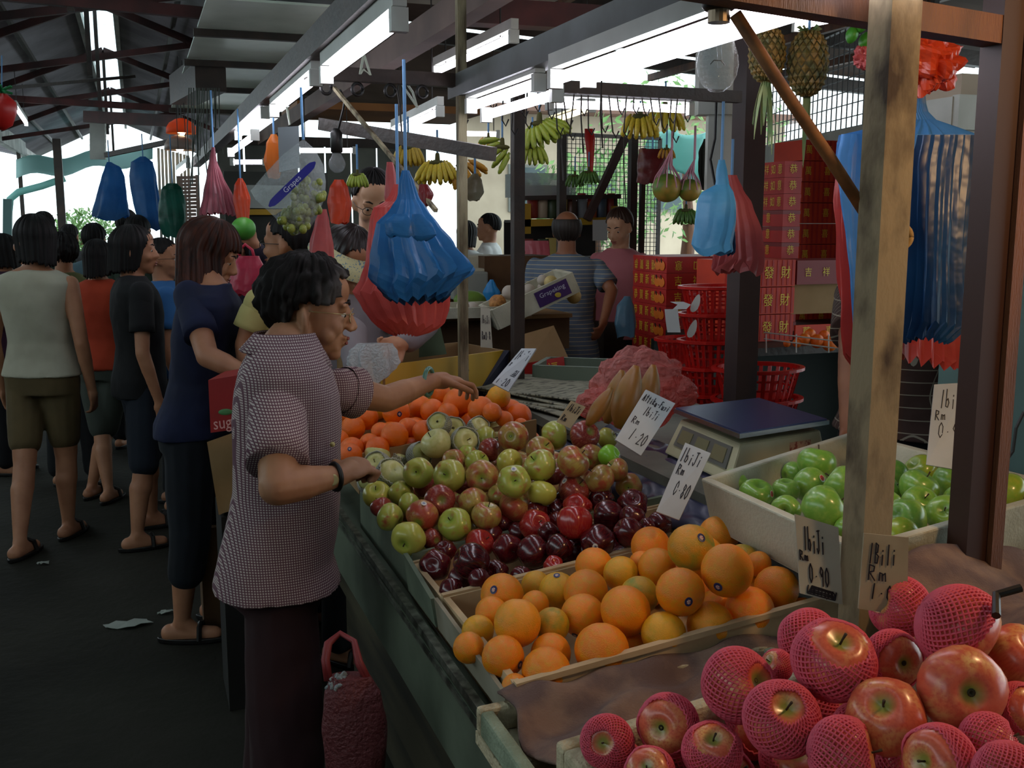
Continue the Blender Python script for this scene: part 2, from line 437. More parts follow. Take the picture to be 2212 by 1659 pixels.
def roof_truss(y):
    t = thing('roof_truss', (-.25, y, 2.9), 'dark red steel roof truss with king post over the aisle, %s' %
              {6: 'nearest the camera', 8.5: 'second from the camera', 11: 'third from the camera', 14: 'fourth from the camera', 18: 'farthest from the camera'}[y], 'roof truss', 'roof trusses over the aisle')
    A = (-.25, y, 3.62); Lp = (-1.95, y, 2.92); Rp = (1.7, y, 2.9)
    for q in (Lp, Rp): G().bar(A, q, .05, .07).build('rafter', M_steelred, t)
    G().bar(A, (-.25, y, 2.62), .035).build('king_post', M_steeldark, t)
    if y in (6, 11): G().bar((-1.95, y, 2.72), (1.7, y, 2.62), .045, .06).build('tie_beam', M_steelred, t)
    G().bar((-1.95, y+.02, 2.80), (1.0, y+.02, 3.34), .05, .06).build('brace', M_steelred, t)
for y in (6, 8.5, 11, 14, 18): roof_truss(y)
for i, x in enumerate((-1.5, -1.0, .45, 1.05)):
    z = 3.78-.40*abs(x+.25)-.07
    tag(G().box((x, 10.7, z), (.04, 30, .05)).build('roof_purlin', M_steeldark), 'long dark steel purlin under the aisle roof, %s' %
        ('lowest on the left slope', 'nearest the ridge on the left slope', 'nearest the ridge on the right slope', 'lowest on the right slope')[i], 'purlin')
for i in range(4):
    tag(G().box((-1.99, 7+5*i, 1.44), (.07, .07, 2.94)).build('aisle_post', M_steeldark), 'dark steel post in the row left of the aisle', 'post', 'posts left of the aisle') if i > 2 else None

# right-hand roof: purlins and rafters, dark
for i, y in enumerate((1.2, 2.8, 4.4, 6.0, 7.5)):
    tag(G().bar((1.7, y, 2.9), (6.1, y, 2.66), .06, .1).build('roof_rafter', M_steeldark), 'dark rafter under the brown roof over the stalls, %s from the camera' % ('nearest', 'second', 'third', 'fourth', 'fifth')[i], 'rafter', 'rafters over the stalls')
for i, x in enumerate((2.3, 3.1, 3.9, 4.6)):
    tag(G().box((x, 2.6, 2.80-.055*(x-1.7)), (.04, 10, .05)).build('roof_purlin', M_brownwood), 'brown purlin under the stall roof running away from the camera, %s from the aisle' % ('first', 'second', 'third', 'fourth')[i], 'purlin', 'purlins over the stalls')
# soffit sheets (green-white) beside the aisle
sp = thing('canopy', (.9, 7.4, 2.56), 'flat canopy of pale green sheets on dark bars above the lights beside the aisle', 'canopy')
ys = [5.3, 6.15, 7.3, 8.7, 10.4]
for k in range(4):
    G().hexa([(.38, ys[k]+.03, 2.60), (1.34, ys[k]+.03, 2.60), (1.34, ys[k+1]-.03, 2.60), (.38, ys[k+1]-.03, 2.60)],
             [(.38, ys[k]+.03, 2.612), (1.34, ys[k]+.03, 2.612), (1.34, ys[k+1]-.03, 2.612), (.38, ys[k+1]-.03, 2.612)]).build('panel', M_panel, sp)
    G().bar((.36, ys[k+1], 2.58), (1.7, ys[k+1], 2.58), .04).build('bar', M_steeldark, sp)
G().hexa([(.6, 2.6, 2.62), (2.0, 2.6, 2.62), (2.0, 5.2, 2.62), (.6, 5.2, 2.62)], [(.6, 2.6, 2.632), (2.0, 2.6, 2.632), (2.0, 5.2, 2.632), (.6, 5.2, 2.632)]).build('panel', mat('grey_brown_sheet', '#8d8578', rough=.6, col2='#6b6459', nscale=2), sp)
G().bar((.62, 4.7, 2.57), (.62, .5, 2.57), .05).build('bar', M_steeldark, sp)
g = G().bar(P(395, 196, 8.2), P(455, 160, 6.9), .20, .22)
tag(g.build('ventilation_duct', M_steeldark), 'dark square metal duct under the left end of the canopy', 'duct')
g = G().bar(P(185, 252, 11), P(390, 262, 10.5), .07, .12)
tag(g.build('cross_beam', M_steelred), 'dark red beam crossing the aisle above the hanging blue bags', 'beam')
g = G()
for k in range(7): g.bar(P(195, 262+12*k, 11), P(228, 262+12*k, 11), .03, .1)
tag(g.build('slatted_board', M_zinc2), 'small whitewashed slatted board hung at the left end of the red cross beam', 'board')
tag(G().bar(P(228, 335, 11), P(395, 300, 10.5), .04, .05).build('cross_beam', M_steeldark), 'thin dark bar under the red cross beam', 'beam')
tag(G().bar(P(20, 190, 6), P(290, 165, 7.2), .02, .02).build('pipe', M_steeldark), 'thin dark pipe crossing the upper left of the aisle', 'pipe')

# ================================================================ frame of the stall
def member(name, a, b, w, h, m, label, cat='beam', group=None):
    return tag(G().bar(a, b, w, h).build(name, m), label, cat, group)
member('post', (.985, 3.2, 0), (.985, 3.2, 2.6), .028, .028, M_palewood, 'slim weathered pale post at the far end of the fruit counter', 'post')
member('post', P(1118, 760, 3.75)*1-Vector((0, 0, P(1118, 760, 3.75).z)), Vector((P(1118, 760, 3.75).x, P(1118, 760, 3.75).y, 2.0)), .04, .04, M_steeldark, 'slim dark steel post left of the man in the striped shirt', 'post')
pc = P(1610, 500, 3.9)
member('post', (pc.x, pc.y, 0), (pc.x, pc.y, 2.8), .09, .09, mat('maroon_brown_post', '#3c2826', rough=.6, col2='#2c1c1a', nscale=4), 'thick dark maroon post in front of the red cartons', 'post')
t = thing('post', (1.035, 1.262, 0), 'weathered square wooden post between the oranges and the white crate of green apples', 'post')
G().bar((1.035, 1.262, .3), (1.035, 1.262, 1.93), .052, .05).build('shaft', M_rustpost, t)
pr_ = P(1948, 512, 1.6)
g = G()
for k in range(24):
    a = 2*pi*k/24
    c = Vector((0, 0, 0))
ringp = [pr_+RT*(.0135*math.cos(2*pi*k/20))+Vector((0, 0, .0155*math.sin(2*pi*k/20))) for k in range(21)]
G().tube(ringp, .0055, 6).build('rope_ring', mat('old_rope', '#9c7b45', rough=.8), t, smooth=True)
t = thing('post', (1.29, 1.30, 0), 'brown wooden post at the right, carrying the end of the top rail', 'post')
G().bar((1.30, 1.33, .9), (1.30, 1.33, 2.3), .045, .045).build('shaft', mat('dark_brown_wood', '#33190f', rough=.55), t)
G().bar((1.333, 1.322, .6), (1.333, 1.322, 2.3), .024, .05).build('batten', M_brownwood, t)
a = PY(1575, -8, 1.3); b = PY(2168, 72, 1.33)
member('top_rail', a-Vector((.3, 0, -.03)), b, .04, .042, M_brownwood, 'brown wooden top rail crossing the upper right corner', 'rail')
member('long_beam', (1.0, .1, 1.975), (1.0, 3.3, 1.975), .06, .07, M_greybeam, 'grey steel beam carrying the bright tube lights down the stall')
member('long_beam', (.5, .2, 2.03), (.5, 9, 2.03), .06, .07, M_steeldark, 'dark beam carrying the tube lights along the aisle edge of the stall')
member('long_beam', (1.09, 2.6, 2.27), (1.09, 9.5, 2.27), .07, .10, mat('pinkish_timber', '#6f5a52', rough=.7, col2='#564540', nscale=3), 'pinkish grey timber beam high between the two rows of lights')
member('cross_rail', (.5, 3.2, 1.99), (2.05, 3.3, 1.99), .035, .04, M_steeldark, 'dark horizontal rail between the stall posts at the far end')
member('cross_beam', P(1010, 25, 4.2), P(1500, 55, 4.6), .10, .10, M_steelred, 'red-brown beam crossing above the middle of the stall')
member('brace', P(695, 268, 3.5), P(1065, 333, 3.0), .03, .04, M_steeldark, 'dark sloping brace bar ending beside the bananas', 'bar')
member('rod', P(722, 190, 3.1), P(942, 455, 2.62), .010, .010, M_palewood, 'thin sloping wooden rod in front of the blue bags', 'rod')
g = G().tube([P(1588, 30, 1.47), P(1700, 205, 1.5), P(1795, 345, 1.52), P(1892, 496, 1.55)], .0095, 8)
tag(g.build('stick', mat('brown_stick', '#8a5a2e', rough=.7, col2='#5e3a1c', nscale=30), smooth=True), 'thin brown stick sloping from the bulb down to the weathered post', 'stick')
for k, u in enumerate((705, 772, 843, 912)):
    q = P(u, 190+k*3, 3.12)
    tag(G().tube([q+Vector((.016*math.cos(2*pi*i/14), 0, .018*math.sin(2*pi*i/14))) for i in range(15)], .005, 6).build('ring_hook', M_black, smooth=True),
        'small black ring under the far cross rail', 'hook', 'ring hooks under the cross rail')

# ================================================================ fluorescent lights
def tube_light(a, b, label, m=None, fix=True, r=.014, box=.028, hang=0):
    a, b = Vector(a), Vector(b)
    t = thing('tube_light', (a+b)/2, label, 'light')
    d = (b-a).normalized()
    G().tube([a+d*.02, b-d*.02], r, 12).build('tube', m or M_tube, t, smooth=True)
    for q, s in ((a, 1), (b, -1)): G().bar(q, q+d*.022*s, .034, .045).build('end_cap', M_white, t)
    if hang:
        for f in (.15, .85): G().tube([a.lerp(b, f)+Vector((0, 0, .02)), a.lerp(b, f)+Vector((0, 0, hang))], .003, 5).build('hanger', M_wire, t)
    if fix: G().bar(a+Vector((0, 0, .042)), b+Vector((0, 0, .042)), box, .035).build('batten_housing', M_white, t)
    return t
X1 = 1.0
tube_light((X1-.02, 2.42, 1.893), (X1-.02, 1.22, 1.893), 'large bright tube light on the grey beam, left one of the nearest pair')
tube_light((X1+.05, 2.38, 1.893), (X1+.05, 1.18, 1.893), 'large bright tube light on the grey beam, right one of the nearest pair', fix=False)
tube_light((X1, 3.16, 1.905), (X1, 2.56, 1.905), 'short tube light on the grey beam, just beyond the nearest pair')
tube_light((X1+.05, 3.16, 1.880), (X1+.05, 2.56, 1.880), 'lower short tube light beside the slim pale post', fix=False)
tube_light((.5, 2.85, 1.935), (.5, 2.02, 1.935), 'tube light on the aisle-side beam, nearest the camera')
tube_light((.5, 3.95, 1.95), (.5, 3.0, 1.95), 'tube light on the aisle-side beam, second from the camera')
tube_light((.5, 5.35, 1.97), (.5, 4.2, 1.97), 'tube light on the aisle-side beam, third from the camera, upper one')
tube_light((.48, 5.55, 1.90), (.48, 4.4, 1.90), 'tube light hung just below the third one on the aisle-side beam', fix=False)
tube_light(P(942, 155, 4.6), P(1112, 78, 3.6), 'tube light on a white batten under the red-brown cross beam', hang=.3)
tube_light((1.36, 3.42, 1.955), (1.93, 3.42, 1.955), 'level tube light along the far cross rail behind the bulb')
tube_light(P(850, 286, 5.2), P(952, 240, 4.3), 'tube light hanging beyond the sloping brace bar', hang=.6)
tube_light(P(990, 288, 6.0), P(1080, 290, 6.0), 'short level tube light behind the slim pale post', fix=False, hang=.7)
tube_light(P(1190, 262, 5.6), P(1280, 232, 4.9), 'dim warm tube light above the bananas', M_tubew, hang=.6)
tube_light(P(1720, 55, 3.6), P(1820, 35, 3.3), 'tube light above the pineapples', hang=.4)
tube_light(P(498, 350, 6.5), P(575, 350, 6.5), 'level tube light on the dark partition behind the grape bag', fix=False)
tube_light(P(640, 325, 6.2), P(770, 325, 6.2), 'long level tube light behind the top of the grape bag', fix=False, hang=.7)
tube_light(P(384, 375, 8.5), P(407, 357, 8.0), 'small distant tube light beside the louvred shutters', hang=.8)
tube_light(P(33, 232, 9.0), P(57, 268, 10.0), 'distant tube light at the far left under the valley gutter', hang=.35)

# clear light bulb close to the camera (unlit)
bp = P(1550, 140, 1.49)
t = thing('light_bulb', bp, 'large clear unlit glass bulb hanging from a dark socket near the camera', 'light bulb')
M_glass = film('bulb_glass', '#f2f6f8', .86, .03)
k = .0305
BZ = 1.3
prof = [(.001, -.98), (.35, -.93), (.68, -.73), (.90, -.42), (1.0, 0), (.95, .32), (.80, .66), (.62, .98), (.50, 1.25), (.46, 1.55)]
G().lathe([(r*k, z*k*BZ) for r, z in prof], bp, 28, cap=False).build('glass', M_glass, t, smooth=True)
G().lathe([(.016, .058), (.016, .080)], bp, 18).build('screw_base', mat('brass_dull', '#8a7a66', metal=.8, rough=.4), t)
G().lathe([(.020, .075), (.025, .080), (.025, .19), (.018, .2)], bp, 18).build('socket', M_black, t, smooth=True)
G().tube([bp+Vector((.004, 0, -.004)), bp+Vector((0, 0, .05))], .0035, 8).build('glass_stem', M_glass, t, smooth=True)
G().tube([bp+Vector((-.012, 0, -.0)), bp+Vector((-.006, 0, .006)), bp+Vector((.006, 0, .006)), bp+Vector((.012, 0, 0))], .0008, 5).build('filament', M_wire, t)
G().tube([bp+Vector((0, 0, .165)), bp+Vector((0, 0, .3))], .004, 6).build('cord', M_black, t)
# second small bulb on a drooping flex above the bananas
bq = P(728, 355, 3.4)
t = thing('light_bulb', bq, 'small clear unlit bulb on a black flex left of the man in glasses', 'light bulb')
G().lathe([(r*.028, z*.028) for r, z in prof], bq, 20, cap=False).build('glass', M_glass, t, smooth=True)
G().lathe([(.014, .036), (.02, .04), (.02, .10), (.01, .115)], bq, 14).build('socket', M_black, t, smooth=True)
G().tube([bq+Vector((0, 0, .11)), P(728, 290, 3.4), P(742, 235, 3.35), P(745, 215, 3.3), P(735, 195, 3.25)], .004, 6).build('cord', M_black, t)
# shaded lamps in the distance
for u, v, lab, mm in ((392, 276, 'orange dome lamp shade glowing warm over the aisle', mat('amber_shade', '#c46a38', rough=.5, sheer=.6)), (388, 312, 'grey-brown dome lamp shade just below the orange one', mat('brown_shade', '#7d6a60', rough=.5))):
    q = P(u, v, 9.0 if 'orange' in lab else 9.7); t = thing('pendant_lamp', q, lab, 'lamp')
    G().lathe([(.13, -.05), (.125, 0), (.10, .04), (.05, .07), (.015, .08)], q, 20, cap=False).build('shade', mm, t, smooth=True, thick=.004)
    if 'orange' in lab: G().ell(q+Vector((0, 0, -.03)), .035).build('bulb', mat('lit_bulb', '#fff0d0', emis=(1, .8, .5), estr=20), t, smooth=True)
    G().tube([q+Vector((0, 0, .08)), q+Vector((0, 0, .6))], .006, 5).build('cord', M_black, t)
# bare warm bulb that lights the near corner (just above the frame)
wb = Vector((1.50, .62, 1.98))
t = thing('light_bulb', wb, 'bare lit warm bulb over the near corner of the stall', 'light bulb')
G().ell(wb, .035).build('glass', mat('warm_bulb', '#fff0d0', emis=(1, .62, .28), estr=10), t, smooth=True)
G().lathe([(.014, .034), (.02, .04), (.02, .09)], wb, 12).build('socket', M_black, t)
G().tube([wb+Vector((0, 0, .08)), wb+Vector((0, 0, .6))], .004, 6).build('cord', M_black, t)
ld = bpy.data.lights.new('warm', 'POINT'); ld.energy = WARM_W; ld.color = (1, .60, .28); ld.shadow_soft_size = .05
lo = bpy.data.objects.new('warm_light', ld); C.objects.link(lo); lo.location = wb+Vector((-.06, .06, -.06))

# wires and hooks dangling from the rack
for k in range(26):
    u = 1010+k*19+R.uniform(-6, 6); d = 3.2+R.random()*1.6; L = R.uniform(.04, .14)
    q = PY(u, 200, 3.28+.012*(k % 3)); q.z = 1.978; e = R.uniform(-.02, .02)
    tag(G().tube([q, q+Vector((e, 0, -L)), q+Vector((e+.012, 0, -L-.018)), q+Vector((e+.022, 0, -L+.004))], .0028, 5).build('wire_hook', M_wire),
        'thin bent wire hook dangling from the rack over the stall', 'hook', 'wire hooks hanging from the rack')
for k, (u, v0, v1, d) in enumerate([(1258, 170, 330, 3.6), (1215, 215, 390, 4.2), (1300, 165, 320, 3.3), (868, 175, 320, 3.3), (862, 160, 230, 3.2), (1350, 260, 440, 5)]):
    tag(G().tube([P(u, v0, d), P(u-3, (v0+v1)/2, d), P(u+2, v1, d)], .003, 5).build('wire', M_wire), 'long thin dark wire hanging over the stall', 'wire', 'long wires over the stall')
for k in range(14):
    u = 408+k*5+R.uniform(-2, 2); v1 = R.uniform(330, 450)
    tag(G().tube([P(u, 190, 6.6), P(u+R.uniform(-4, 4), (190+v1)/2, 6.6), P(u+R.uniform(-8, 8), v1, 6.6)], .004, 5).build('string', mat('dark_string', '#2d352b')), 'thin dark string in the bundle below the canopy corner', 'string', 'strings hanging below the canopy corner')
for k, (pts, d) in enumerate([([(785, 120), (778, 160), (786, 150), (800, 162), (787, 120)], 3.0), ([(848, 155), (880, 200), (902, 232)], 3.3), ([(862, 155), (892, 200), (900, 228)], 3.3), ([(610, 215), (622, 240), (626, 270), (618, 225)], 4.2)]):
    tag(G().tube([P(u, v, d) for u, v in pts], .004, 5).build('ribbon', mat('pale_ribbon', '#b9c2b0', rough=.4)), 'pale plastic ribbon tied to the rack, %s' % ('hanging under the nearest aisle-side tube', 'slanting left of the pale post', 'beside the other slanting ribbon', 'above the grape bag')[k], 'ribbon')
# ================================================================ fruit counter
SL = .12
def top(x, y=0): return .735+SL*(x-.51)
t = thing('fruit_counter', (.9, 1.9, 0), 'long green-grey sheet metal fruit counter with a metal rail beside the aisle', 'counter')
G().hexa([(.51, .3, top(.51)-.03), (1.2, .3, top(1.2)-.03), (1.2, 3.15, top(1.2)-.03), (.51, 3.15, top(.51)-.03)],
         [(.51, .3, top(.51)), (1.2, .3, top(1.2)), (1.2, 3.15, top(1.2)), (.51, 3.15, top(.51))]).build('counter_top', M_greens, t)
G().box((.498, 1.72, .665), (.02, 2.85, .155)).build('front_panel', M_greens, t)
for k, (z, s) in enumerate(((.757, .016), (.735, .012))): G().box((.494-.004*k, 1.72, z), (s, 2.86, s)).build('rail', mat('worn_rail_metal', '#8d9384', metal=.7, rough=.4, col2='#3b3d34', nscale=30), t)
for k in range(3): G().box((.56+.02*k, 1.72, .50-.17*k), (.025, 2.8, .155)).build('board', mat('dirty_boards', '#4a4532', rough=.8, col2='#2d2a20', nscale=5, stretch=(1, .4, 3)), t)
for x, y in ((.62, .5), (.62, 1.72), (.62, 3.0), (1.15, .5), (1.15, 3.0)): G().box((x, y, .36), (.05, .05, .70)).build('leg', M_steeldark, t)
t = thing('back_table', (1.6, 2.1, 0), 'dark table behind the fruit counter carrying the scale and newspapers', 'table')
G().box((1.50, 2.2, .915), (.60, 3.2, .03)).build('table_top', mat('table_board', '#6f6f62', rough=.7, col2='#4d4c42', nscale=4), t)
for x, y in ((1.25, .7), (1.76, .7), (1.25, 3.7), (1.76, 3.7)): G().box((x, y, .45), (.05, .05, .90)).build('leg', M_steeldark, t)

def tray(name, label, cat, y0, y1, x0, x1, h, m, th=.012, z0=.002, flap=None, cat2=None, minside=None, group=None, lip=0, rot=0):
    """open crate on the sloping counter"""
    t = thing(name, ((x0+x1)/2, (y0+y1)/2, top((x0+x1)/2)+z0), label, cat, group)
    def C_(x, y, dz): return Vector((x, y, top(x)+z0+dz))
    def slab(x0, x1, y0, y1, a, b): return [[C_(x0, y0, q), C_(x1, y0, q), C_(x1, y1, q), C_(x0, y1, q)] for q in (a, b)]
    G().hexa(*slab(x0, x1, y0, y1, 0, .008)).build('base', m, t)
    mm = minside or m
    for nm, b in (('long_side', (x0, x1, y0, y0+th)), ('long_side', (x0, x1, y1-th, y1)), ('end', (x0, x0+th, y0+th, y1-th)), ('end', (x1-th, x1, y0+th, y1-th))):
        G().hexa(*slab(*b, .008, h*.4 if b[0] > x0+.1 else h)).build(nm, mm, t)
    if lip:
        for s in (y0, y1):
            G().bar(C_(x0, s, h), C_(x1, s, h), lip, lip*.7).build('rim', m, t)
    return t
M_cardgrey = mat('grey_cardboard', '#8f8a78', rough=.85, col2='#77705c', nscale=8)
M_cream = mat('cream_cardboard', '#c2a983', rough=.85, col2='#a58c68', nscale=9)
M_cardgreen = mat('green_grey_cardboard', '#68735f', rough=.8, col2='#525c4b', nscale=9)
TR_N = (1.455, 1.873); TR_R = (1.876, 2.103); TR_A = (2.106, 2.67); TR_F = (2.68, 3.10)
t1 = tray('orange_crate', 'cream cardboard crate holding the large oranges in the foreground', 'crate', *TR_N, .53, 1.14, .085, M_cream, lip=.014)
G().hexa([(.520, 1.455, .76), (.528, 1.455, .76), (.528, 1.87, .76), (.520, 1.87, .76)], [(.512, 1.455, .81), (.52, 1.455, .81), (.52, 1.87, .825), (.512, 1.87, .825)]).build('flap', M_cardgrey, t1)
t2 = tray('red_apple_crate', 'cream cardboard crate holding the dark red apples', 'crate', *TR_R, .53, 1.14, .08, M_cream, lip=.012)
G().hexa([(.518, 1.88, .76), (.528, 1.88, .76), (.528, 2.10, .76), (.518, 2.10, .76)], [(.508, 1.88, .82), (.518, 1.88, .82), (.518, 2.10, .845), (.508, 2.10, .845)]).build('flap', M_cardgreen, t2)
t3 = tray('apple_crate', 'green-grey cardboard crate holding the green and blush apples', 'crate', *TR_A, .53, 1.14, .10, M_cardgreen, minside=M_cardgreen)
t4 = tray('far_orange_crate', 'cardboard crate of oranges at the far end of the counter under her outstretched arm', 'crate', *TR_F, .53, 1.04, .11, M_card, z0=.09)
# styrofoam crates with the cloth in between
M_foam = mat('dirty_styrofoam', '#b9ac8c', rough=.8, col2='#7f7458', nscale=22, bump=.6, bscale=120, ncon=(.45, .7))
M_foamg = mat('green_stained_styrofoam', '#8f9b82', rough=.8, col2='#6c775f', nscale=12, bump=.5, bscale=120)
def foam(name, label, x0, x1, y0, y1, z0, h, th, m, m2=None, sl_=.06):
    t = thing(name, ((x0+x1)/2, (y0+y1)/2, z0), label, 'crate')
    zz = lambda x, dz: z0+sl_*(x-x0)+dz
    def sl(a, b, c, d, lo, hi): return [[Vector((a, c, zz(a, q))), Vector((b, c, zz(b, q))), Vector((b, d, zz(b, q))), Vector((a, d, zz(a, q)))] for q in (lo, hi)]
    G().hexa(*sl(x0, x1, y0, y1, 0, .02)).build('base', m, t)
    for nm, b in (('long_side', (x0, x1, y0, y0+th)), ('long_side', (x0, x1, y1-th, y1))):
        o = G().hexa(*sl(*b, .02, h)).build(nm, m, t); bv = o.modifiers.new('b', 'BEVEL'); bv.width = .006; bv.segments = 2
    for nm, b in (('end', (x0, x0+th, y0+th, y1-th)), ('end', (x1-th, x1, y0+th, y1-th))):
        o = G().hexa(*sl(*b, .02, h)).build(nm, m2 or m, t); bv = o.modifiers.new('b', 'BEVEL'); bv.width = .006; bv.segments = 2
    return t
foam('foam_crate', 'worn styrofoam crate with a brown cloth over it, between the oranges and the netted apples', .462, .99, 1.16, 1.45, .742, .062, .022, M_foam, M_foamg)
foam('foam_crate', 'speckled styrofoam crate holding the pink netted apples nearest the camera', .475, .985, .55, 1.155, .775, .115, .026, M_foam, M_foam, .12)
# brown cloth: a wavy sheet laid over the empty crate
def sheet(name, fn, nu, nv, m, label, cat, thick=.004, parent=None):
    g = G(); vs = [fn(i/nu, j/nv) for j in range(nv+1) for i in range(nu+1)]
    g.add(vs, [(j*(nu+1)+i, j*(nu+1)+i+1, (j+1)*(nu+1)+i+1, (j+1)*(nu+1)+i) for j in range(nv) for i in range(nu)])
    o = g.build(name, m, parent, smooth=True, thick=thick)
    if parent is None: tag(o, label, cat)
    elif label: o['label'] = label
    return o
M_cloth = mat('brown_cloth', '#7d6353', rough=.9, col2='#5e4a44', nscale=14, ncon=(.4, .6), bump=.3, bscale=300)
def fcl(s, q):
    x = .50+.50*s; y = 1.455-.27*q; z = .815+.05*(x-.46)-.018*math.sin(pi*q)*(1-.2*s)+.007*math.sin(17*s+5*q)+.008*math.sin(31*s*q+9*q)+.012*noise.noise(Vector((s*6, q*4, 2)))
    if q > .9: z -= .02
    return Vector((x+.01*math.sin(9*q), y+.008*math.sin(23*s), z))
sheet('folded_cloth', fcl, 60, 26, M_cloth, 'dull brown cloth with dark wavy folds laid between the oranges and netted apples', 'cloth')
def fcl2(s, q):
    x = 1.04+.75*s; y = 1.30-.35*q+.10*s
    z = .985-.10*q+.035*math.sin(7*s+4*q)*math.cos(5*q)+.03*noise.noise(Vector((s*5, q*4, 7)))
    return Vector((x, y, z))
sheet('folded_cloth', fcl2, 50, 26, M_cloth, 'rumpled brown cloth bundled in front of the white crate of green apples', 'cloth', .006)
# dark wire handle lying on cloth
tag(G().tube([P(2205, 1270, 1.2), P(2152, 1285, 1.2), P(2152, 1330, 1.17)], .005, 8).build('bent_rod', M_black), 'black bent metal rod on the brown cloth at the right edge', 'rod')
# dark blue moulded liner between fruit and table
def flin(s, q):
    y = 1.93+1.0*q; x = 1.12+.24*s
    z = .862+.09*s**.6+.012*math.sin(6*pi*s)*math.sin(34*q)-.02*q
    return Vector((x, y, z))
sheet('fruit_liner', flin, 24, 90, mat('dark_blue_plastic', '#23253a', rough=.35, col2='#30334a', nscale=10), 'dark blue moulded plastic fruit liner between the apples and the table', 'liner', .003)

# ================================================================ white crate with green apples
t = thing('white_crate', (1.45, 1.8, .93), 'large white styrofoam crate of green apples on the right', 'crate')
M_wfoam = mat('white_styrofoam', '#bdbba6', rough=.7, col2='#a09d88', nscale=7, bump=.2, bscale=150)
CL, CN, CR, CF = [Vector((p.x, p.y, 0)) for p in (PZ(1513, 1038, 1.03), PZ(1855, 1195, 1.03), PZ(2330, 1060, 1.03), PZ(1842, 935, 1.03))]
cc = (CL+CN+CR+CF)/4
def crate_poly(c4, z0, z1, th, m, t, flare=.93):
    c0 = (c4[0]+c4[1]+c4[2]+c4[3])/4
    lo = [c0+(p-c0)*flare for p in c4]
    def at(L, q, z): return c0+(L-c0)*q+Vector((0, 0, z))
    w = c4[0]-c0; k = 1-th/w.length*1.4
    for i in range(4):
        j = (i+1) % 4
        o = G().hexa([at(lo[i], 1, z0), at(lo[j], 1, z0), at(lo[j], k, z0), at(lo[i], k, z0)],
                 [at(c4[i], 1, z1), at(c4[j], 1, z1), at(c4[j], k, z1), at(c4[i], k, z1)]).build('side', m, t)
        bv = o.modifiers.new('b', 'BEVEL'); bv.width = .004; bv.segments = 2
    G().hexa([at(p, 1, z0) for p in lo], [at(p, 1, z0+.015) for p in lo]).build('base', m, t)
crate_poly([CL, CN, CR, CF], .933, 1.035, .018, M_wfoam, t)
GR_C = cc

# ================================================================ weighing scale
s0 = PZ(1625, 925, 1.02)
def sc(u, v, z): return PZ(u, v, z)
t = thing('weighing_scale', (s0.x, s0.y, .93), 'cream electronic shop scale with a flat dark blue weighing plate', 'scale')
p4 = [PZ(1455, 880, 1.065), PZ(1598, 935, 1.065), PZ(1792, 905, 1.065), PZ(1640, 858, 1.065)]
M_scale = mat('cream_plastic', '#b2ad8c', rough=.45, col2='#9a9576', nscale=5)
cs = sum(p4, Vector())/4
G().hexa([cs+(p-cs)*.97-Vector((0, 0, .008)) for p in p4], [cs+(p-cs)*.97 for p in p4]).build('pan', mat('blue_pan', '#2a3358', rough=.35, metal=.3), t)
G().hexa([cs+(p-cs)*1.0-Vector((0, 0, .014)) for p in p4], [cs+(p-cs)*1.0-Vector((0, 0, .003)) for p in p4]).build('pan_rim', mat('steel_edge', '#9ba2a8', metal=.9, rough=.25), t)
b4 = [cs+(p-cs)*.9 for p in p4]
lowr = [Vector((p.x, p.y, .945)) for p in p4]; upr = [Vector((p.x, p.y, 1.035)) for p in b4]
fd = (p4[0]-p4[3]).normalized()*.03
lowr[0] += fd; lowr[1] += fd
body = G().hexa(lowr, upr).build('body', M_scale, t)
bv = body.modifiers.new('b', 'BEVEL'); bv.width = .006; bv.segments = 2
G().hexa([cs+(p-cs)*.3-Vector((0, 0, .035)) for p in p4], [cs+(p-cs)*.3-Vector((0, 0, .01)) for p in p4]).build('pan_support', M_black, t)
def on_face(a, b, s, q):  # s along the front edge, q from bottom to top
    return (lowr[a].lerp(lowr[b], s)).lerp(upr[a].lerp(upr[b], s), q)
n = (on_face(0, 1, 1, 0)-on_face(0, 1, 0, 0)).cross(on_face(0, 1, 0, 1)-on_face(0, 1, 0, 0)).normalized()*.004
def plate(g, s0, s1, q0, q1, h=1):
    c = [on_face(0, 1, s, q) for s, q in ((s0, q0), (s1, q0), (s1, q1), (s0, q1))]
    nn = n if n.dot(cs-c[0]) < 0 else -n
    return g.hexa([p-nn*.2 for p in c], [p+nn*h for p in c])
plate(G(), .10, .92, .30, .85).build('display_panel', mat('grey_panel', '#55574f', rough=.4), t)
for s in (.14, .41, .68): plate(G(), s, s+.19, .40, .76, 1.5).build('display', mat('lcd', '#6f6c50', rough=.15), t)
for q in (lowr[0].lerp(cs, .1), lowr[1].lerp(cs, .1), lowr[2].lerp(cs, .1), lowr[3].lerp(cs, .1)):
    G().lathe([(.012, 0), (.012, .018)], (q.x, q.y, .931), 12).build('foot', M_black, t)
c = [(lowr[1].lerp(lowr[2], s)).lerp(upr[1].lerp(upr[2], s), q) for s, q in ((.6, .35), (.85, .35), (.85, .8), (.6, .8))]
nn = Vector((c[1]-c[0])).cross(c[3]-c[0]).normalized()*.001
if nn.dot(c[0]-cs) < 0: nn = -nn
G().hexa([p for p in c], [p+nn for p in c]).build('sticker', mat('sticker_pink', '#a98a72', rough=.6, col2='#7a3a30', nscale=90, ncon=(.5, .6)), t)

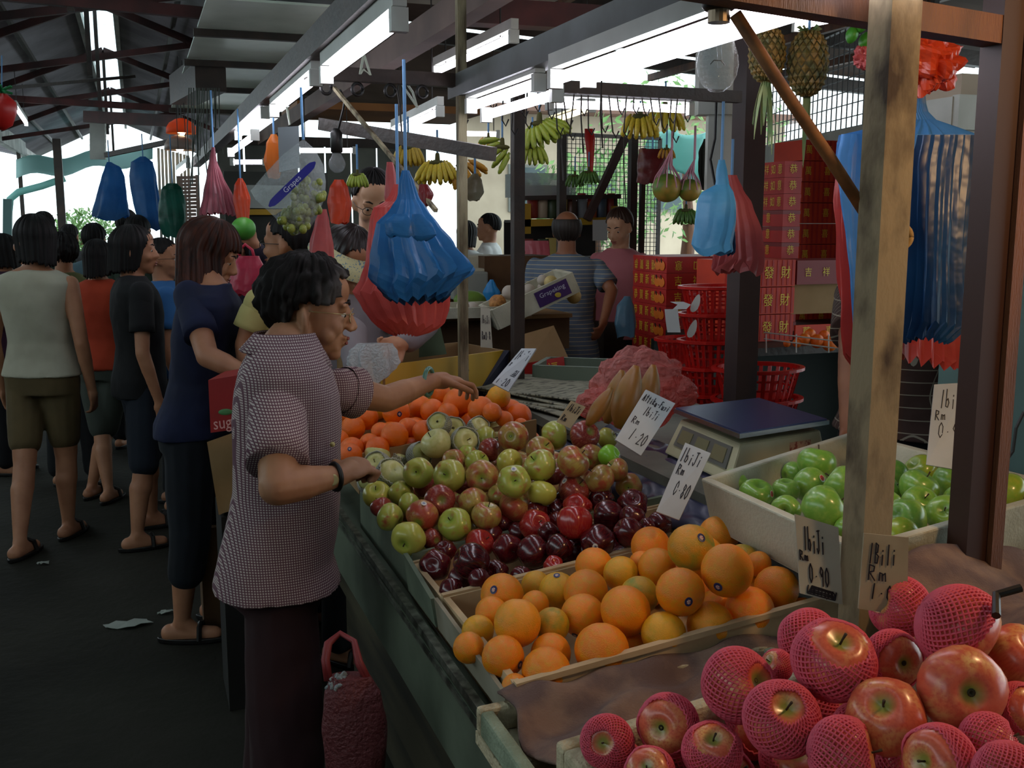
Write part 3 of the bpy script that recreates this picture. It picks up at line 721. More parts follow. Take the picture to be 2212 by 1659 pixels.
# newspapers stacked under the scale's left side
t = thing('newspaper_stack', (1.40, 3.32, .931), 'loose stack of old folded newspapers beside the scale', 'newspaper')
npos = Vector((1.40, 3.32, 0))
for k in range(5):
    def fp(s, q, k=k): 
        a = .25+.09*k
        x = (s-.5)*.46; y = (q-.5)*.62
        return Vector((npos.x+x*math.cos(a)-y*math.sin(a)+.01*k, npos.y+x*math.sin(a)+y*math.cos(a), .938+.011*k+.006*math.sin(8*s+k)+.006*math.sin(5*q+2*k)))
    sheet('newspaper', fp, 14, 18, mat('newsprint', '#8e8c78', rough=.85, col2='#44433a', nscale=26, stretch=(1, 4, 1), ncon=(.5, .62)), None, None, .006, parent=t)
# ================================================================ fruit meshes
def apple_mesh(n1=22, n2=16, lob=.03, tall=.9, seed=0):
    g = G(); rr = random.Random(seed); ph = rr.random()*6; rings = []
    for j in range(n2+1):
        t = pi*(.035+.93*j/n2)
        r = math.sin(t)**.9*(1+.10*math.cos(t))
        z = math.cos(t)*tall
        z -= (.30*math.exp(-(r/.28)**2) if t < pi/2 else -.20*math.exp(-(r/.24)**2))
        rings.append([Vector((r*(1+lob*math.cos(5*a+ph)*(1 if t > 1.2 else .4)+.02*math.cos(2*a+ph))*math.cos(a), r*(1+lob*math.cos(5*a+ph)*(1 if t > 1.2 else .4))*math.sin(a), z)) for a in [2*pi*i/n1 for i in range(n1)]])
    g.ring_loft(rings[::-1]); return g
def orange_mesh(seed=0, n1=22, n2=14):
    g = G(); rr = random.Random(seed); ph = rr.random()*6; el = rr.uniform(.94, 1.03); rings = []
    for j in range(n2+1):
        t = pi*(.03+.94*j/n2); r = math.sin(t); z = math.cos(t)*el
        z -= .07*math.exp(-(r/.14)**2)*(1 if t < pi/2 else 0)
        rings.append([Vector((r*(1+.012*math.cos(3*a+ph))*math.cos(a), r*(1+.012*math.cos(3*a+ph+1))*math.sin(a), z)) for a in [2*pi*i/n1 for i in range(n1)]])
    g.ring_loft(rings[::-1]); return g
def fruit_mat(name, stops, rough=.3, streak=None, blush=None, bscale=1.6, bth=(.48, .60), pole=None, bump=0, bumps=70, noise2=None, coat=0):
    """skin colour picked per fruit from stops, blush in a noise patch that shifts with each fruit"""
    m = bpy.data.materials.new(name); m.use_nodes = True; nt = m.node_tree; N = nt.nodes; L = nt.links; b = N['Principled BSDF']
    b.inputs['Roughness'].default_value = rough; b.inputs['Coat Weight'].default_value = coat; b.inputs['Coat Roughness'].default_value = .15
    oi = N.new('ShaderNodeObjectInfo'); tc = N.new('ShaderNodeTexCoord')
    cr = N.new('ShaderNodeValToRGB'); L.new(oi.outputs['Random'], cr.inputs[0])
    while len(cr.color_ramp.elements) < len(stops): cr.color_ramp.elements.new(.5)
    for i, c in enumerate(stops):
        cr.color_ramp.elements[i].position = i/max(1, len(stops)-1); cr.color_ramp.elements[i].color = lin(c)
    col = cr.outputs[0]
    def mixc(f, a, c):
        x = N.new('ShaderNodeMix'); x.data_type = 'RGBA'; L.new(f, x.inputs[0]); L.new(a, x.inputs[6])
        if isinstance(c, str): x.inputs[7].default_value = lin(c)
        else: L.new(c, x.inputs[7])
        return x.outputs[2]
    def nz(scale, lo, hi, st=None):
        ad = N.new('ShaderNodeVectorMath'); ad.operation = 'ADD'; L.new(tc.outputs['Object'], ad.inputs[0])
        sc_ = N.new('ShaderNodeVectorMath'); sc_.operation = 'SCALE'; L.new(oi.outputs['Location'], sc_.inputs[0]); sc_.inputs[3].default_value = 7
        L.new(sc_.outputs[0], ad.inputs[1]); v = ad.outputs[0]
        if st:
            mp = N.new('ShaderNodeMapping'); mp.inputs['Scale'].default_value = st; L.new(v, mp.inputs[0]); v = mp.outputs[0]
        n = N.new('ShaderNodeTexNoise'); n.inputs['Scale'].default_value = scale; n.inputs['Detail'].default_value = 4; L.new(v, n.inputs['Vector'])
        r = N.new('ShaderNodeMapRange'); r.inputs[1].default_value = lo; r.inputs[2].default_value = hi; L.new(n.outputs[0], r.inputs[0])
        return r.outputs[0]
    if blush: col = mixc(nz(bscale/.035*.035, bth[0], bth[1]), col, blush)
    if noise2: col = mixc(nz(4, .45, .8), col, noise2)
    if streak: col = mixc(nz(9, .45, .75, (1.3, 1.3, .12)), col, streak)
    if pole:
        sp = N.new('ShaderNodeSeparateXYZ'); L.new(tc.outputs['Object'], sp.inputs[0])
        q = N.new('ShaderNodeVectorMath'); q.operation = 'MULTIPLY'; L.new(tc.outputs['Object'], q.inputs[0]); q.inputs[1].default_value = (1, 1, 0)
        ln = N.new('ShaderNodeVectorMath'); ln.operation = 'LENGTH'; L.new(q.outputs[0], ln.inputs[0])
        r = N.new('ShaderNodeMapRange'); r.inputs[1].default_value = .38; r.inputs[2].default_value = .14; L.new(ln.outputs['Value'], r.inputs[0])
        col = mixc(r.outputs[0], col, pole)
    L.new(col, b.inputs['Base Color'])
    if bump:
        n2 = N.new('ShaderNodeTexNoise'); n2.inputs['Scale'].default_value = bumps; L.new(tc.outputs['Object'], n2.inputs['Vector'])
        bp = N.new('ShaderNodeBump'); bp.inputs['Strength'].default_value = bump; bp.inputs['Distance'].default_value = .02
        L.new(n2.outputs[0], bp.inputs['Height']); L.new(bp.outputs[0], b.inputs['Normal'])
    return m
# meshes have unit radius and are scaled per fruit, so object coordinates run -1..1
FM = {
 'orange': fruit_mat('orange_peel', ['#e8780c', '#ee8a12', '#e9840f', '#f09a1c'], .38, bump=.25, bumps=22, noise2='#d99a18'),
 'orange_y': fruit_mat('yellow_orange_peel', ['#dd9a14', '#e3a41c'], .38, bump=.25, bumps=22, noise2='#c8a01e'),
 'orange_g': fruit_mat('greenish_orange_peel', ['#d2951c', '#c99a1c'], .38, bump=.25, bumps=22, blush='#8f8f22', bth=(.45, .7)),
 'mottled': fruit_mat('mottled_orange_peel', ['#d9921c', '#d9921c'], .36, bump=.25, bumps=22, blush='#7f9432', bscale=1.1, bth=(.42, .66)),
 'orange_d': fruit_mat('deep_orange_peel', ['#e8650a', '#ec7210', '#e86c08'], .32, bump=.25, bumps=22),
 'red_dark': fruit_mat('dark_red_skin', ['#3a0a12', '#4c0c14', '#300810', '#56101a'], .22, streak='#6a1a1c', coat=.3),
 'red': fruit_mat('bright_red_skin', ['#8a141a', '#9a1c1c'], .24, streak='#a8402c', coat=.3),
 'green': fruit_mat('green_blush_skin', ['#a6b04a', '#9cae40', '#b0b452'], .28, blush='#a6503a', bth=(.56, .72), pole='#8ea63c', streak='#b0a050', coat=.2),
 'yellow': fruit_mat('yellow_green_skin', ['#b8b650', '#b2b248'], .28, blush='#b07a48', bth=(.62, .8), pole='#98a83e', coat=.2),
 'bright': fruit_mat('bright_green_skin', ['#84c234', '#84c234'], .26),
 'blush': fruit_mat('blush_skin', ['#a89a4c', '#b09a4e', '#a8904a'], .28, blush='#a84836', bth=(.44, .62), pole='#8f9a3c', streak='#a06a44', coat=.2),
 'stripe': fruit_mat('striped_skin', ['#a88848', '#a88848'], .28, blush='#a84a38', bth=(.40, .6), streak='#9a3c30', pole='#8f9a3c'),
 'redapple': fruit_mat('red_apple_skin', ['#8c3430', '#7c2a28'], .26, streak='#a05a40', pole='#7a7a38', coat=.2),
 'pale': fruit_mat('pale_green_skin', ['#c2c47c', '#c8c888'], .32, noise2='#b4b868'),
 'granny': fruit_mat('deep_green_skin', ['#6a9a34', '#749f3a', '#6c9c36', '#80a844'], .28, noise2='#93ac4a', pole='#5c8430', coat=.3),
 'granny_y': fruit_mat('yellowing_green_skin', ['#92a832', '#88a42e'], .25, noise2='#a8a83c', pole='#6f8a28', coat=.3),
 'fuji': fruit_mat('large_blush_apple_skin', ['#d4684a', '#cc5c40'], .3, blush='#dca868', bscale=1.2, bth=(.46, .66), streak='#c04c38', pole='#8f8a3c', coat=.15),
}
def shared(g, name, m):
    me = g.mesh(name, m, smooth=True); return me
AP = [apple_mesh(seed=i, tall=t, lob=l) for i, (t, l) in enumerate(((.88, .02), (.92, .03), (.84, .015)))]
RD = [apple_mesh(seed=i+5, tall=t, lob=l) for i, (t, l) in enumerate(((1.0, .06), (1.04, .07)))]
OR = [orange_mesh(seed=i) for i in range(3)]
MESH = {}
def fmesh(kind):
    if kind not in MESH:
        src = OR if kind.startswith(('orange', 'mottled')) else RD if kind in ('red_dark', 'red') else AP
        MESH[kind] = [shared(g, kind, FM[kind]) for g in src]
    return R.choice(MESH[kind])
M_stem = mat('apple_stem', '#3a2a18', rough=.8)
stem_me = G().tube([(0, 0, .55), (.02, 0, .8), (.07, .02, 1.02)], [.035, .03, .045], 6).mesh('stem', M_stem, smooth=True)
navel_me = G().lathe([(.085, .90), (.085, .945), (.03, .95)], n=10).mesh('navel', mat('navel_brown', '#5c4a1e', rough=.8), smooth=True)
calyx_me = G().lathe([(.02, -.50), (.10, -.66), (.06, -.70), (.01, -.62)], n=10).mesh('calyx', mat('calyx_dark', '#2c2a16', rough=.9), smooth=True)
def sticker_mesh(name, cols):
    """curved oval sticker, ring and centre colours as faces of one patch"""
    g = G(); n = 16; vs = [Vector((0, 0, 1.03))]
    for k, r in enumerate((.10, .17, .20)):
        for i in range(n):
            a = 2*pi*i/n; x, y = r*math.cos(a)*.86, r*math.sin(a)
            vs.append(Vector((x, y, math.sqrt(1-x*x-y*y)*1.03)))
    fs = [(0, 1+i, 1+(i+1) % n) for i in range(n)]
    for k in range(2): fs += [(1+k*n+i, 1+(k+1)*n+i, 1+(k+1)*n+(i+1) % n, 1+k*n+(i+1) % n) for i in range(n)]
    g.add(vs, fs)
    me = g.mesh(name, None)
    for c in cols: me.materials.append(c)
    for i, p in enumerate(me.polygons):
        p.material_index = (i % 2 if False else 0) if i < n else 1 if i < 2*n else 2
        if i < n and i % 5 in (0, 3): p.material_index = 3
    return me
sw, sb, sr = mat('sticker_white', '#c9c6bd', rough=.4), mat('sticker_blue', '#1c2350', rough=.4), mat('sticker_red', '#a83a2c', rough=.4)
STK = {'blue': sticker_mesh('sticker', [sw, sb, mat('sticker_blue2', '#2a3468', rough=.4), sr]),
       'white': sticker_mesh('sticker', [mat('sticker_grey', '#8d97a8', rough=.4), sw, sw, mat('sticker_greyblue', '#5a688c', rough=.4)]),
       'redw': sticker_mesh('sticker', [sr, sr, sw, mat('sticker_dark', '#3a2030', rough=.4)])}
def aim(v, up=Vector((0, 0, 1))):
    return Vector(v).normalized().to_track_quat('Z', 'Y')
def solve(L, ctr, rn, sx=.2, sy=0, mix=.5, lo=None, hi=None):
    """put every fruit on the sloping surface of its heap (tempered by its apparent size), then part the ones that overlap"""
    zc = ctr[2]; out = []
    for e in L:
        u, v, r = e[:3]; d = ray(u, v)
        k = (zc-EYE-sx*ctr[0]-sy*ctr[1])/(d.z-sx*d.x-sy*d.y)
        k2 = FPX*rn/r; k2 = min(max(k2, k-.16), k+.10)
        k = k*(1-mix)+k2*mix
        if lo: k = max(k, (lo[1]+.02)/d.y)
        if hi: k = min(k, (hi[1]-.02)/d.y)
        out.append([u, v, r, k, k])
    def pos(o): return P(o[0], o[1], o[3])
    def rad(o): return o[2]*o[3]/FPX
    for it in range(80):
        mv = 0
        for i in range(len(out)):
            for j in range(i+1, len(out)):
                a, b = out[i], out[j]
                pa, pb = pos(a), pos(b); q = (pa-pb).length; need = (rad(a)+rad(b))*.965
                if q < need:
                    s = (need-q)*.35
                    # the one seen larger is in front
                    if (a[3] < b[3]) or (a[3] == b[3] and a[2] >= b[2]): a[3] -= s; b[3] += s
                    else: a[3] += s; b[3] -= s
                    mv += s
        for o in out:
            o[3] = min(max(o[3], o[4]-.08), o[4]+.10)
            if lo: o[3] = max(o[3], (lo[1]+rad(o)*.75-.012)/ray(o[0], o[1]).y)
        if mv < .002: break
    return [(pos(o), rad(o)) for o in out]
ORD = ['first', 'second', 'third', 'fourth', 'fifth', 'sixth', 'seventh', 'eighth', 'ninth', 'tenth', 'eleventh', 'twelfth', 'thirteenth']
def rank_words(L, step):
    """row (counted up from the front) and place from the left within the row"""
    idx = sorted(range(len(L)), key=lambda i: -L[i][1]); rows = []; cur = [idx[0]]
    for i in idx[1:]:
        if L[cur[0]][1]-L[i][1] > step: rows.append(cur); cur = [i]
        else: cur.append(i)
    rows.append(cur); w = {}
    for k, r in enumerate(rows):
        r.sort(key=lambda i: L[i][0])
        for q, i in enumerate(r):
            w[i] = (ORD[min(q, 12)]+' from the left', ('front row' if k == 0 else 'back row' if k == len(rows)-1 else ORD[k]+' row up'))
    return w
def place(L, sol, kindmap, name, noun, where, cat, group, step, stick='blue', look=None, stems=False, navels=False):
    words = rank_words(L, step); out = []
    for i, (e, (p, r)) in enumerate(zip(L, sol)):
        k = e[3]; kind = kindmap.get(k, k)
        o = bpy.data.objects.new(name, fmesh(kind)); C.objects.link(o)
        o.location = p; o.scale = (r, r, r)
        st = e[4] if len(e) > 4 else None
        ax = Vector((R.uniform(-1, 1), R.uniform(-1, .6), R.uniform(-.1, 1))).normalized()
        o.rotation_mode = 'QUATERNION'; o.rotation_quaternion = aim(ax)
        a, b = words[i]
        desc = (look or {}).get(k, noun)
        lab = '%s%s, %s, %s, %s' % (desc, ' with sticker' if st else '', where, b, a)
        tag(o, lab, cat, group)
        ch = []
        if stems and R.random() < .75: ch.append(('stem', stem_me))
        if stems and R.random() < .5: ch.append(('calyx', calyx_me))
        if navels and R.random() < .5: ch.append(('navel', navel_me))
        for nm, me in ch:
            c = bpy.data.objects.new(nm, me); C.objects.link(c); c.parent = o
        if st:
            # direction from the fruit centre to where the sticker shows
            du, dv = (st[0]-e[0])/e[2], (st[1]-e[1])/e[2]
            q = min(.92, math.hypot(du, dv)); 
            if math.hypot(du, dv) > .92: du, dv = du*.92/math.hypot(du, dv), dv*.92/math.hypot(du, dv)
            vw = -ray(e[0], e[1]).normalized()
            dr = RT*du-UP*dv+vw*math.sqrt(max(0, 1-du*du-dv*dv))
            c = bpy.data.objects.new('sticker', STK[stick]); C.objects.link(c); c.parent = o
            c.rotation_mode = 'QUATERNION'; c.rotation_quaternion = o.rotation_quaternion.inverted() @ aim(dr)
            c['label'] = 'small round fruit sticker'
        out.append(o)
    return out
def stk(L, x0, y0, s):
    return [e[:4]+(((x0+e[4][0]/s, y0+e[4][1]/s) if e[4] else None),) for e in L]
def fill(n, x0, x1, y0, y1, r, kind, name, noun, where, cat, group, sol, z0=0):
    """fruit of the layer below, seen only through the gaps"""
    y = y0+r; 
    while y < y1-r*.8:
        x = x0+r
        while x < x1-r*.8:
            z = top(x)+.012+r+z0
            lim = 9
            for p, q in sol:
                h = math.hypot(p.x-x, p.y-y)
                if h < (q+r)*.97: lim = min(lim, p.z-math.sqrt(((q+r)*.97)**2-h*h))
            nl = 1
            while z <= lim+.003 and nl < 3:
                o = bpy.data.objects.new(name, fmesh(kind)); C.objects.link(o); o.location = (x, y, z); o.scale = (r, r, r)
                o.rotation_mode = 'QUATERNION'; o.rotation_quaternion = aim((R.uniform(-1, 1), R.uniform(-1, 1), R.uniform(-1, 1)))
                tag(o, noun+' low in the '+where+', glimpsed between those above', cat, group); z += r*1.75; nl += 1
            x += 2*r
        y += 2*r
NAVEL = stk(NAVEL, 900, 1100, S5); REDS = stk(REDS, 700, 750, S1); APPLES = stk(APPLES, 700, 750, S1); PALE = stk(PALE, 700, 750, S1)
FAR = stk(FAR, 700, 750, S1); PINK = [e[:4]+(None,) + (e[4],) for e in PINK]; GRANNY = stk(GRANNY, 1300, 820, S4)
sN = solve(NAVEL, (.80, 1.62, .90), .041, lo=(0, 1.475), hi=(0, 1.90)); sR = solve(REDS, (.85, 1.99, .90), .036, lo=(0, 1.88), hi=(0, 2.16))
sA = solve(APPLES+PALE, (.78, 2.35, .955), .036, lo=(0, 2.12), hi=(0, 2.72)); sF = solve(FAR, (.80, 2.85, 1.01), .037, mix=.3, lo=(0, 2.68), hi=(0, 3.10))
place(NAVEL, sN, {'plain': 'orange', 'yellow': 'orange_y', 'green': 'orange_g'}, 'orange', 'large orange', 'foreground crate', 'orange', 'large oranges in the foreground crate', 24,
      look={'yellow': 'yellowish large orange', 'green': 'green-tinged large orange', 'mottled': 'green-mottled large orange'}, navels=True)
place(REDS, sR, {'dark': 'red_dark'}, 'red_apple', 'dark red apple', 'red apple crate', 'apple', 'dark red apples', 20, stick='white', look={'red': 'brighter red apple', 'dark': 'dark maroon apple'}, stems=True)
place(APPLES, sA[:len(APPLES)], {'red': 'redapple'}, 'apple', 'apple', 'blush apple heap', 'apple', 'green and blush apples', 20, stick='white',
      look={'green': 'faintly blushed green apple', 'blush': 'blush apple', 'yellow': 'yellow-green apple', 'red': 'reddish apple', 'pale': 'pale yellow-green apple', 'bright': 'bright green apple', 'stripe': 'red-striped apple'}, stems=True)
place(FAR, sF, {'plain': 'orange_d', 'yellow': 'orange_y'}, 'orange', 'deep orange orange', 'far crate', 'orange', 'oranges in the far crate', 18, look={'yellow': 'yellowish orange', 'plain': 'deep-coloured orange'}, navels=True)
fill(0, .555, 1.12, 1.475, 1.86, .040, 'orange', 'orange', 'large orange', 'foreground crate', 'orange', 'oranges packed below in the foreground crate', sN)
fill(0, .555, 1.12, 1.885, 2.10, .036, 'red_dark', 'red_apple', 'dark red apple', 'red apple crate', 'apple', 'dark red apples packed below', sR)
fill(0, .555, 1.12, 2.12, 2.66, .036, 'blush', 'apple', 'blush apple', 'blush apple crate', 'apple', 'apples packed below in the green and blush apple crate', sA)
fill(0, .555, 1.12, 2.70, 3.08, .037, 'orange_d', 'orange', 'orange', 'far crate', 'orange', 'oranges packed below in the far crate', sF, .075)
# green apples in the white crate: level heap
sG = solve(GRANNY, (1.42, 1.72, 1.015), .039, sx=.02)
place(GRANNY, sG, {'green': 'granny', 'yellow': 'granny_y'}, 'green_apple', 'green apple', 'white crate', 'apple', 'green apples in the white crate', 24, stick='redw', look={'yellow': 'yellowing green apple', 'green': 'deep green apple'}, stems=True)

# ---------------------------------------------------------------- foam nets
def net_mesh(name, m, cover=.80, cols=34, rows=22, rad=1.06, th=.030, ruff=.16, seed=0, squash=.92):
    """sleeve of diamond foam mesh round a fruit of unit radius; open at +Z, gathered at -Z, with a ruffled lip"""
    rr = random.Random(seed); bm = bmesh.new(); grid = []
    for j in range(rows+1):
        f = j/rows; t = pi-(pi-(1-cover)*pi)*f
        r = math.sin(t)*rad; z = math.cos(t)*rad*squash
        if j == 0: r = .10
        if f > .84:
            q = (f-.84)/.16
            r += ruff*.5*q; z = math.cos(pi-(pi-(1-cover)*pi)*.84)*rad*squash+ruff*1.1*q
        row = []
        for i in range(cols):
            a = 2*pi*(i+(.5 if j % 2 else 0))/cols
            w = 1+(.05*math.sin(5*a+seed) + .03*rr.uniform(-1, 1))*max(0, f-.7)*3
            row.append(bm.verts.new((r*w*math.cos(a), r*w*math.sin(a), z+.02*math.sin(3*a+seed))))
        grid.append(row)
    for j in range(0, rows-1):
        for i in range(cols):
            # diamond: bottom (j), left/right (j+1), top (j+2)
            b = grid[j][i]; s = 0 if j % 2 else -1
            l_ = grid[j+1][(i+s) % cols]; r_ = grid[j+1][(i+s+1) % cols]; t_ = grid[j+2][i]
            try: bm.faces.new((b, r_, t_, l_))
            except ValueError: pass
    me = bpy.data.meshes.new(name); bm.to_mesh(me); bm.free(); me.materials.append(m)
    o = bpy.data.objects.new(name, me); C.objects.link(o)
    w = o.modifiers.new('w', 'WIREFRAME'); w.thickness = th; w.use_even_offset = False; w.use_boundary = True; w.use_replace = True
    bake(o); me2 = o.data; bpy.data.objects.remove(o)
    me2.polygons.foreach_set('use_smooth', [True]*len(me2.polygons))
    return me2
M_netp = mat('pink_foam', '#f26c82', rough=.6, sheer=.35)
M_netw = mat('white_foam', '#c4c8bc', rough=.6, sheer=.3)
NP = [net_mesh('foam_net', M_netp, cover=c, seed=i, cols=34, rows=26, th=.085) for i, c in enumerate((.80, .72, .88))]
NW = [net_mesh('foam_net', M_netw, cover=c, seed=i+4, cols=26, rows=18, th=.10, ruff=.3) for i, c in enumerate((.68, .78))]
def netted(e, p, r, nets, kind, name, lab, cat, group, fr, scale=.95, i=0):
    o = bpy.data.objects.new(name, fmesh(kind)); C.objects.link(o); rr = r*scale; o.location = p; o.scale = (rr, rr, rr)
    o.rotation_mode = 'QUATERNION'
    st = e[5] if len(e) > 5 else None
    if st:
        du, dv = (st[0]-e[0])/e[2], (st[1]-e[1])/e[2]; h = math.hypot(du, dv)
        if h > .95: du, dv = du*.95/h, dv*.95/h
        ax = RT*du-UP*dv-ray(e[0], e[1]).normalized()*math.sqrt(max(.02, 1-du*du-dv*dv))
    else: ax = Vector((R.uniform(-.6, .6), R.uniform(-1, -.2), R.uniform(.2, 1)))
    o.rotation_quaternion = aim(ax); tag(o, lab, cat, group)
    c = bpy.data.objects.new('calyx' if R.random() < .5 else 'stem', calyx_me if R.random() < .5 else stem_me)
    if c.data == calyx_me: c.name = 'calyx'; c.rotation_euler = (pi, 0, 0)
    else: c.name = 'stem'
    C.objects.link(c); c.parent = o
    if nets:
        c = bpy.data.objects.new('foam_net', nets[i % len(nets)]); C.objects.link(c); c.parent = o; c.rotation_euler = (0, 0, i*.9)
        c['label'] = 'stretchy foam net sleeve'
    return o
Pk = []
for e in PINK:
    st = e[5]
    if st: 
        inA = len(Pk) < 16
        st = (1650+st[0]/S3, 1200+st[1]/S3) if inA else (1150+st[0]/(2212/550.), 1250+st[1]/(2212/550.))
    Pk.append(e[:5]+(st,))
sP = solve(Pk, (.73, .90, 1.0), .044, sx=.25)
wd = rank_words(Pk, 42)
for i, (e, (p, r)) in enumerate(zip(Pk, sP)):
    a, b = wd[i]
    if e[3] == 'net': netted(e, p, r, NP, 'fuji', 'netted_apple', 'large apple in a pink foam net, %s, %s' % (b, a), 'apple', 'pink netted apples', None, .93, i)
    else: netted(e, p, r, None, 'fuji', 'apple', 'large bare red apple among pink nets, %s, %s' % (b, a), 'apple', 'pink netted apples', None, 1.0, i)
wd = rank_words(PALE, 24)
for i, (e, (p, r)) in enumerate(zip(PALE, sA[len(APPLES):])):
    a, b = wd[i]
    netted(e+(None,), p, r, NW, 'pale', 'netted_apple', 'pale apple in a white foam net, %s, %s' % (b, a), 'apple', 'white netted apples', None, .93, i)
# lower layer of netted apples, seen in the gaps
for i in range(4):
    for j in range(6):
        x, y = .545+i*.105, .66+j*.093
        z = .775+.12*(x-.475)+.068
        if all((p-Vector((x, y, z))).length > (r+.044)*.93 for p, r in sP):
            o = netted((0, 0, 1, 'net', None, None), Vector((x, y, z)), .044, NP, 'fuji', 'netted_apple', 'large pink netted apple packed low in the nearest crate', 'apple', 'pink netted apples packed below', None, .95, i+j)
# ================================================================ price cards with hand lettering
GL = {'1': [[(.35, 0), (.55, 1)]], 'b': [[(.15, 1), (.1, .05), (.5, 0), (.75, .25), (.5, .48), (.12, .35)]], 'i': [[(.45, 0), (.5, .5)], [(.52, .68), (.54, .74)]],
      'J': [[(.2, .95), (.95, 1)], [(.62, 1), (.6, .15), (.35, 0), (.1, .2)]], 'j': [[(.55, .55), (.5, -.1), (.2, -.15)]], 'R': [[(.15, 0), (.2, 1), (.7, .9), (.65, .6), (.2, .52), (.8, 0)]],
      'm': [[(.05, 0), (.1, .5), (.35, .45), (.38, 0)], [(.38, .35), (.65, .5), (.72, 0)]], '0': [[(.5, 1), (.2, .75), (.15, .25), (.45, 0), (.8, .25), (.82, .75), (.5, 1)]],
      '9': [[(.8, .85), (.45, 1), (.2, .7), (.5, .5), (.8, .8), (.7, 0)]], '8': [[(.7, .9), (.35, 1), (.25, .7), (.75, .3), (.5, 0), (.2, .25), (.75, .75), (.7, .92)]],
      '2': [[(.15, .75), (.5, 1), (.8, .7), (.15, 0), (.9, .05)]], 'A': [[(.05, 0), (.5, 1), (.75, 0)], [(.2, .4), (.75, .42)]], 't': [[(.5, 1), (.4, 0)], [(.15, .7), (.8, .75)]],
      'k': [[(.2, 0), (.25, 1)], [(.75, .6), (.25, .3), (.8, 0)]], 'a': [[(.75, .5), (.35, .55), (.15, .2), (.5, 0), (.75, .4), (.8, 0)]], 'F': [[(.15, 0), (.25, 1), (.85, 1)], [(.2, .55), (.7, .58)]],
      'u': [[(.15, .55), (.2, .05), (.6, .05), (.7, .55), (.75, 0)]], 's': [[(.75, .5), (.3, .5), (.6, .2), (.2, 0)]], '-': [[(.3, .4), (.7, .42)]], '.': [[(.45, .35), (.52, .38)]],
      'B': [[(.15, 0), (.2, 1), (.7, .9), (.6, .55), (.2, .5), (.8, .35), (.6, 0), (.15, 0)]], 'l': [[(.45, 0), (.55, 1)]], ' ': []}
M_ink = mat('marker_ink', '#15151f', rough=.6)
M_cardw = mat('white_card', '#b4b9bc', rough=.45, col2='#a0a5a6', nscale=6)
M_cardb = mat('tan_card', '#a89c80', rough=.7, col2='#7c7158', nscale=6)
def sign(px, d, lines, label, m=None, back=None, depths=None, cross=None, base=None, ink=None):
    """px: corners TL TR BR BL in the photograph; lines: (text, x, y, width, height) in card units, y up from the bottom"""
    ds = depths or [d]*4
    TL, TR, BR, BL = [P(u, v, q) for (u, v), q in zip(px, ds)]
    c = (TL+TR+BR+BL)/4
    t = thing('price_card', (c.x, c.y, min(BL.z, BR.z)), label, 'price sign')
    n = (TR-TL).cross(BL-TL).normalized()
    if n.dot(Vector((0, 0, EYE))-c) < 0: n = -n
    G().hexa([p-n*.004 for p in (BL, BR, TR, TL)], [BL, BR, TR, TL]).build('card', m or M_cardw, t)
    def at(x, y, h=.0012): return BL.lerp(BR, x).lerp(TL.lerp(TR, x), y)+n*h
    W = (BR-BL).length; k = 0
    for ln in lines:
        s, x, y, w, h = ln[:5]; g = G(); cw = w/len(s)
        for q, ch in enumerate(s):
            for st in GL.get(ch, []):
                pts = [at(x+cw*(q+.08+.84*a), y+h*b+.01*math.sin(q*2.1)) for a, b in st]
                for a, b in zip(pts, pts[1:]):
                    e = (b-a).normalized()*.0006; g.bar(a-e, b+e, .0017, .0006, up=n)
        if g.v: g.build('lettering', M_ink, t); k += 1
    if cross:
        x0, y0, x1, y1 = cross; g = G()
        for q in range(7):
            yy = y0+(y1-y0)*q/6; g.bar(at(x0+.02*q, yy), at(x1-.01*q, yy+.02*math.sin(q*2)), .002, .0006, up=n)
        for q in range(9): xx = x0+(x1-x0)*q/8; g.bar(at(xx, y0), at(xx+.04, y1), .0018, .0006, up=n)
        g.build('crossing_out', M_ink, t)
    if base is not None: G().bar((BL+BR)/2-n*.004, (BL+BR)/2-n*.006-Vector((0, 0, base)), .012, .006).build('stick', M_palewood, t)
    return t
q4 = lambda L: [(1300+x/S4, 820+y/S4) for x, y in L]
q1 = lambda L: [(700+x/S1, 750+y/S1) for x, y in L]
sign(q4([(232, 52), (385, 125), (205, 398), (72, 315)]), 2.3, [('Attika-Fusi', .05, .80, .9, .12), ('1biJi', .3, .58, .5, .16), ('Rm', .1, .38, .3, .12), ('1.20', .3, .12, .6, .2)],
     'tilted white price card reading Attika-Fusi, left of the scale', depths=[2.34, 2.36, 2.26, 2.24])
sign(q4([(437, 330), (570, 385), (405, 735), (285, 690)]), 2.05, [('1biJi', .05, .74, .8, .2), ('Rm', .1, .56, .35, .14), ('0.80', .3, .28, .62, .2)],
     'white price card reading 0.80 between the red apples and the white crate', depths=[2.06, 2.04, 1.99, 2.0])
sign(q4([(1012, 705), (1240, 775), (1262, 1180), (1040, 1120)]), 1.6, [('1biJi', .15, .58, .5, .3), ('Rm', .02, .44, .25, .12), ('0.90', .22, .18, .5, .24), ('1.00', .25, .03, .6, .10)],
     'grey price card reading 0.90 left of the weathered post with a crossed out price', M_cardb.copy() if False else mat('grey_card', '#b0ad9c', rough=.7, col2='#9c9888', nscale=6), cross=(.16, .03, .82, .14))
sign(q4([(1375, 805), (1608, 828), (1598, 1240), (1345, 1200)]), 1.40, [('1Bili', .12, .62, .62, .26), ('Rm', .1, .40, .5, .2), ('1.0', .2, .16, .5, .2)],
     'tan cardboard price card reading 1 Bili, right of the weathered post', M_cardb)
sign(q4([(1742, 25), (1925, 15), (1905, 480), (1700, 445)]), 2.12, [('1biJi', .2, .70, .75, .22), ('Rm', .08, .55, .35, .12), ('0.90', .2, .34, .75, .18)],
     'tall white price card standing in the white crate of green apples', depths=[2.14, 2.13, 2.07, 2.08])
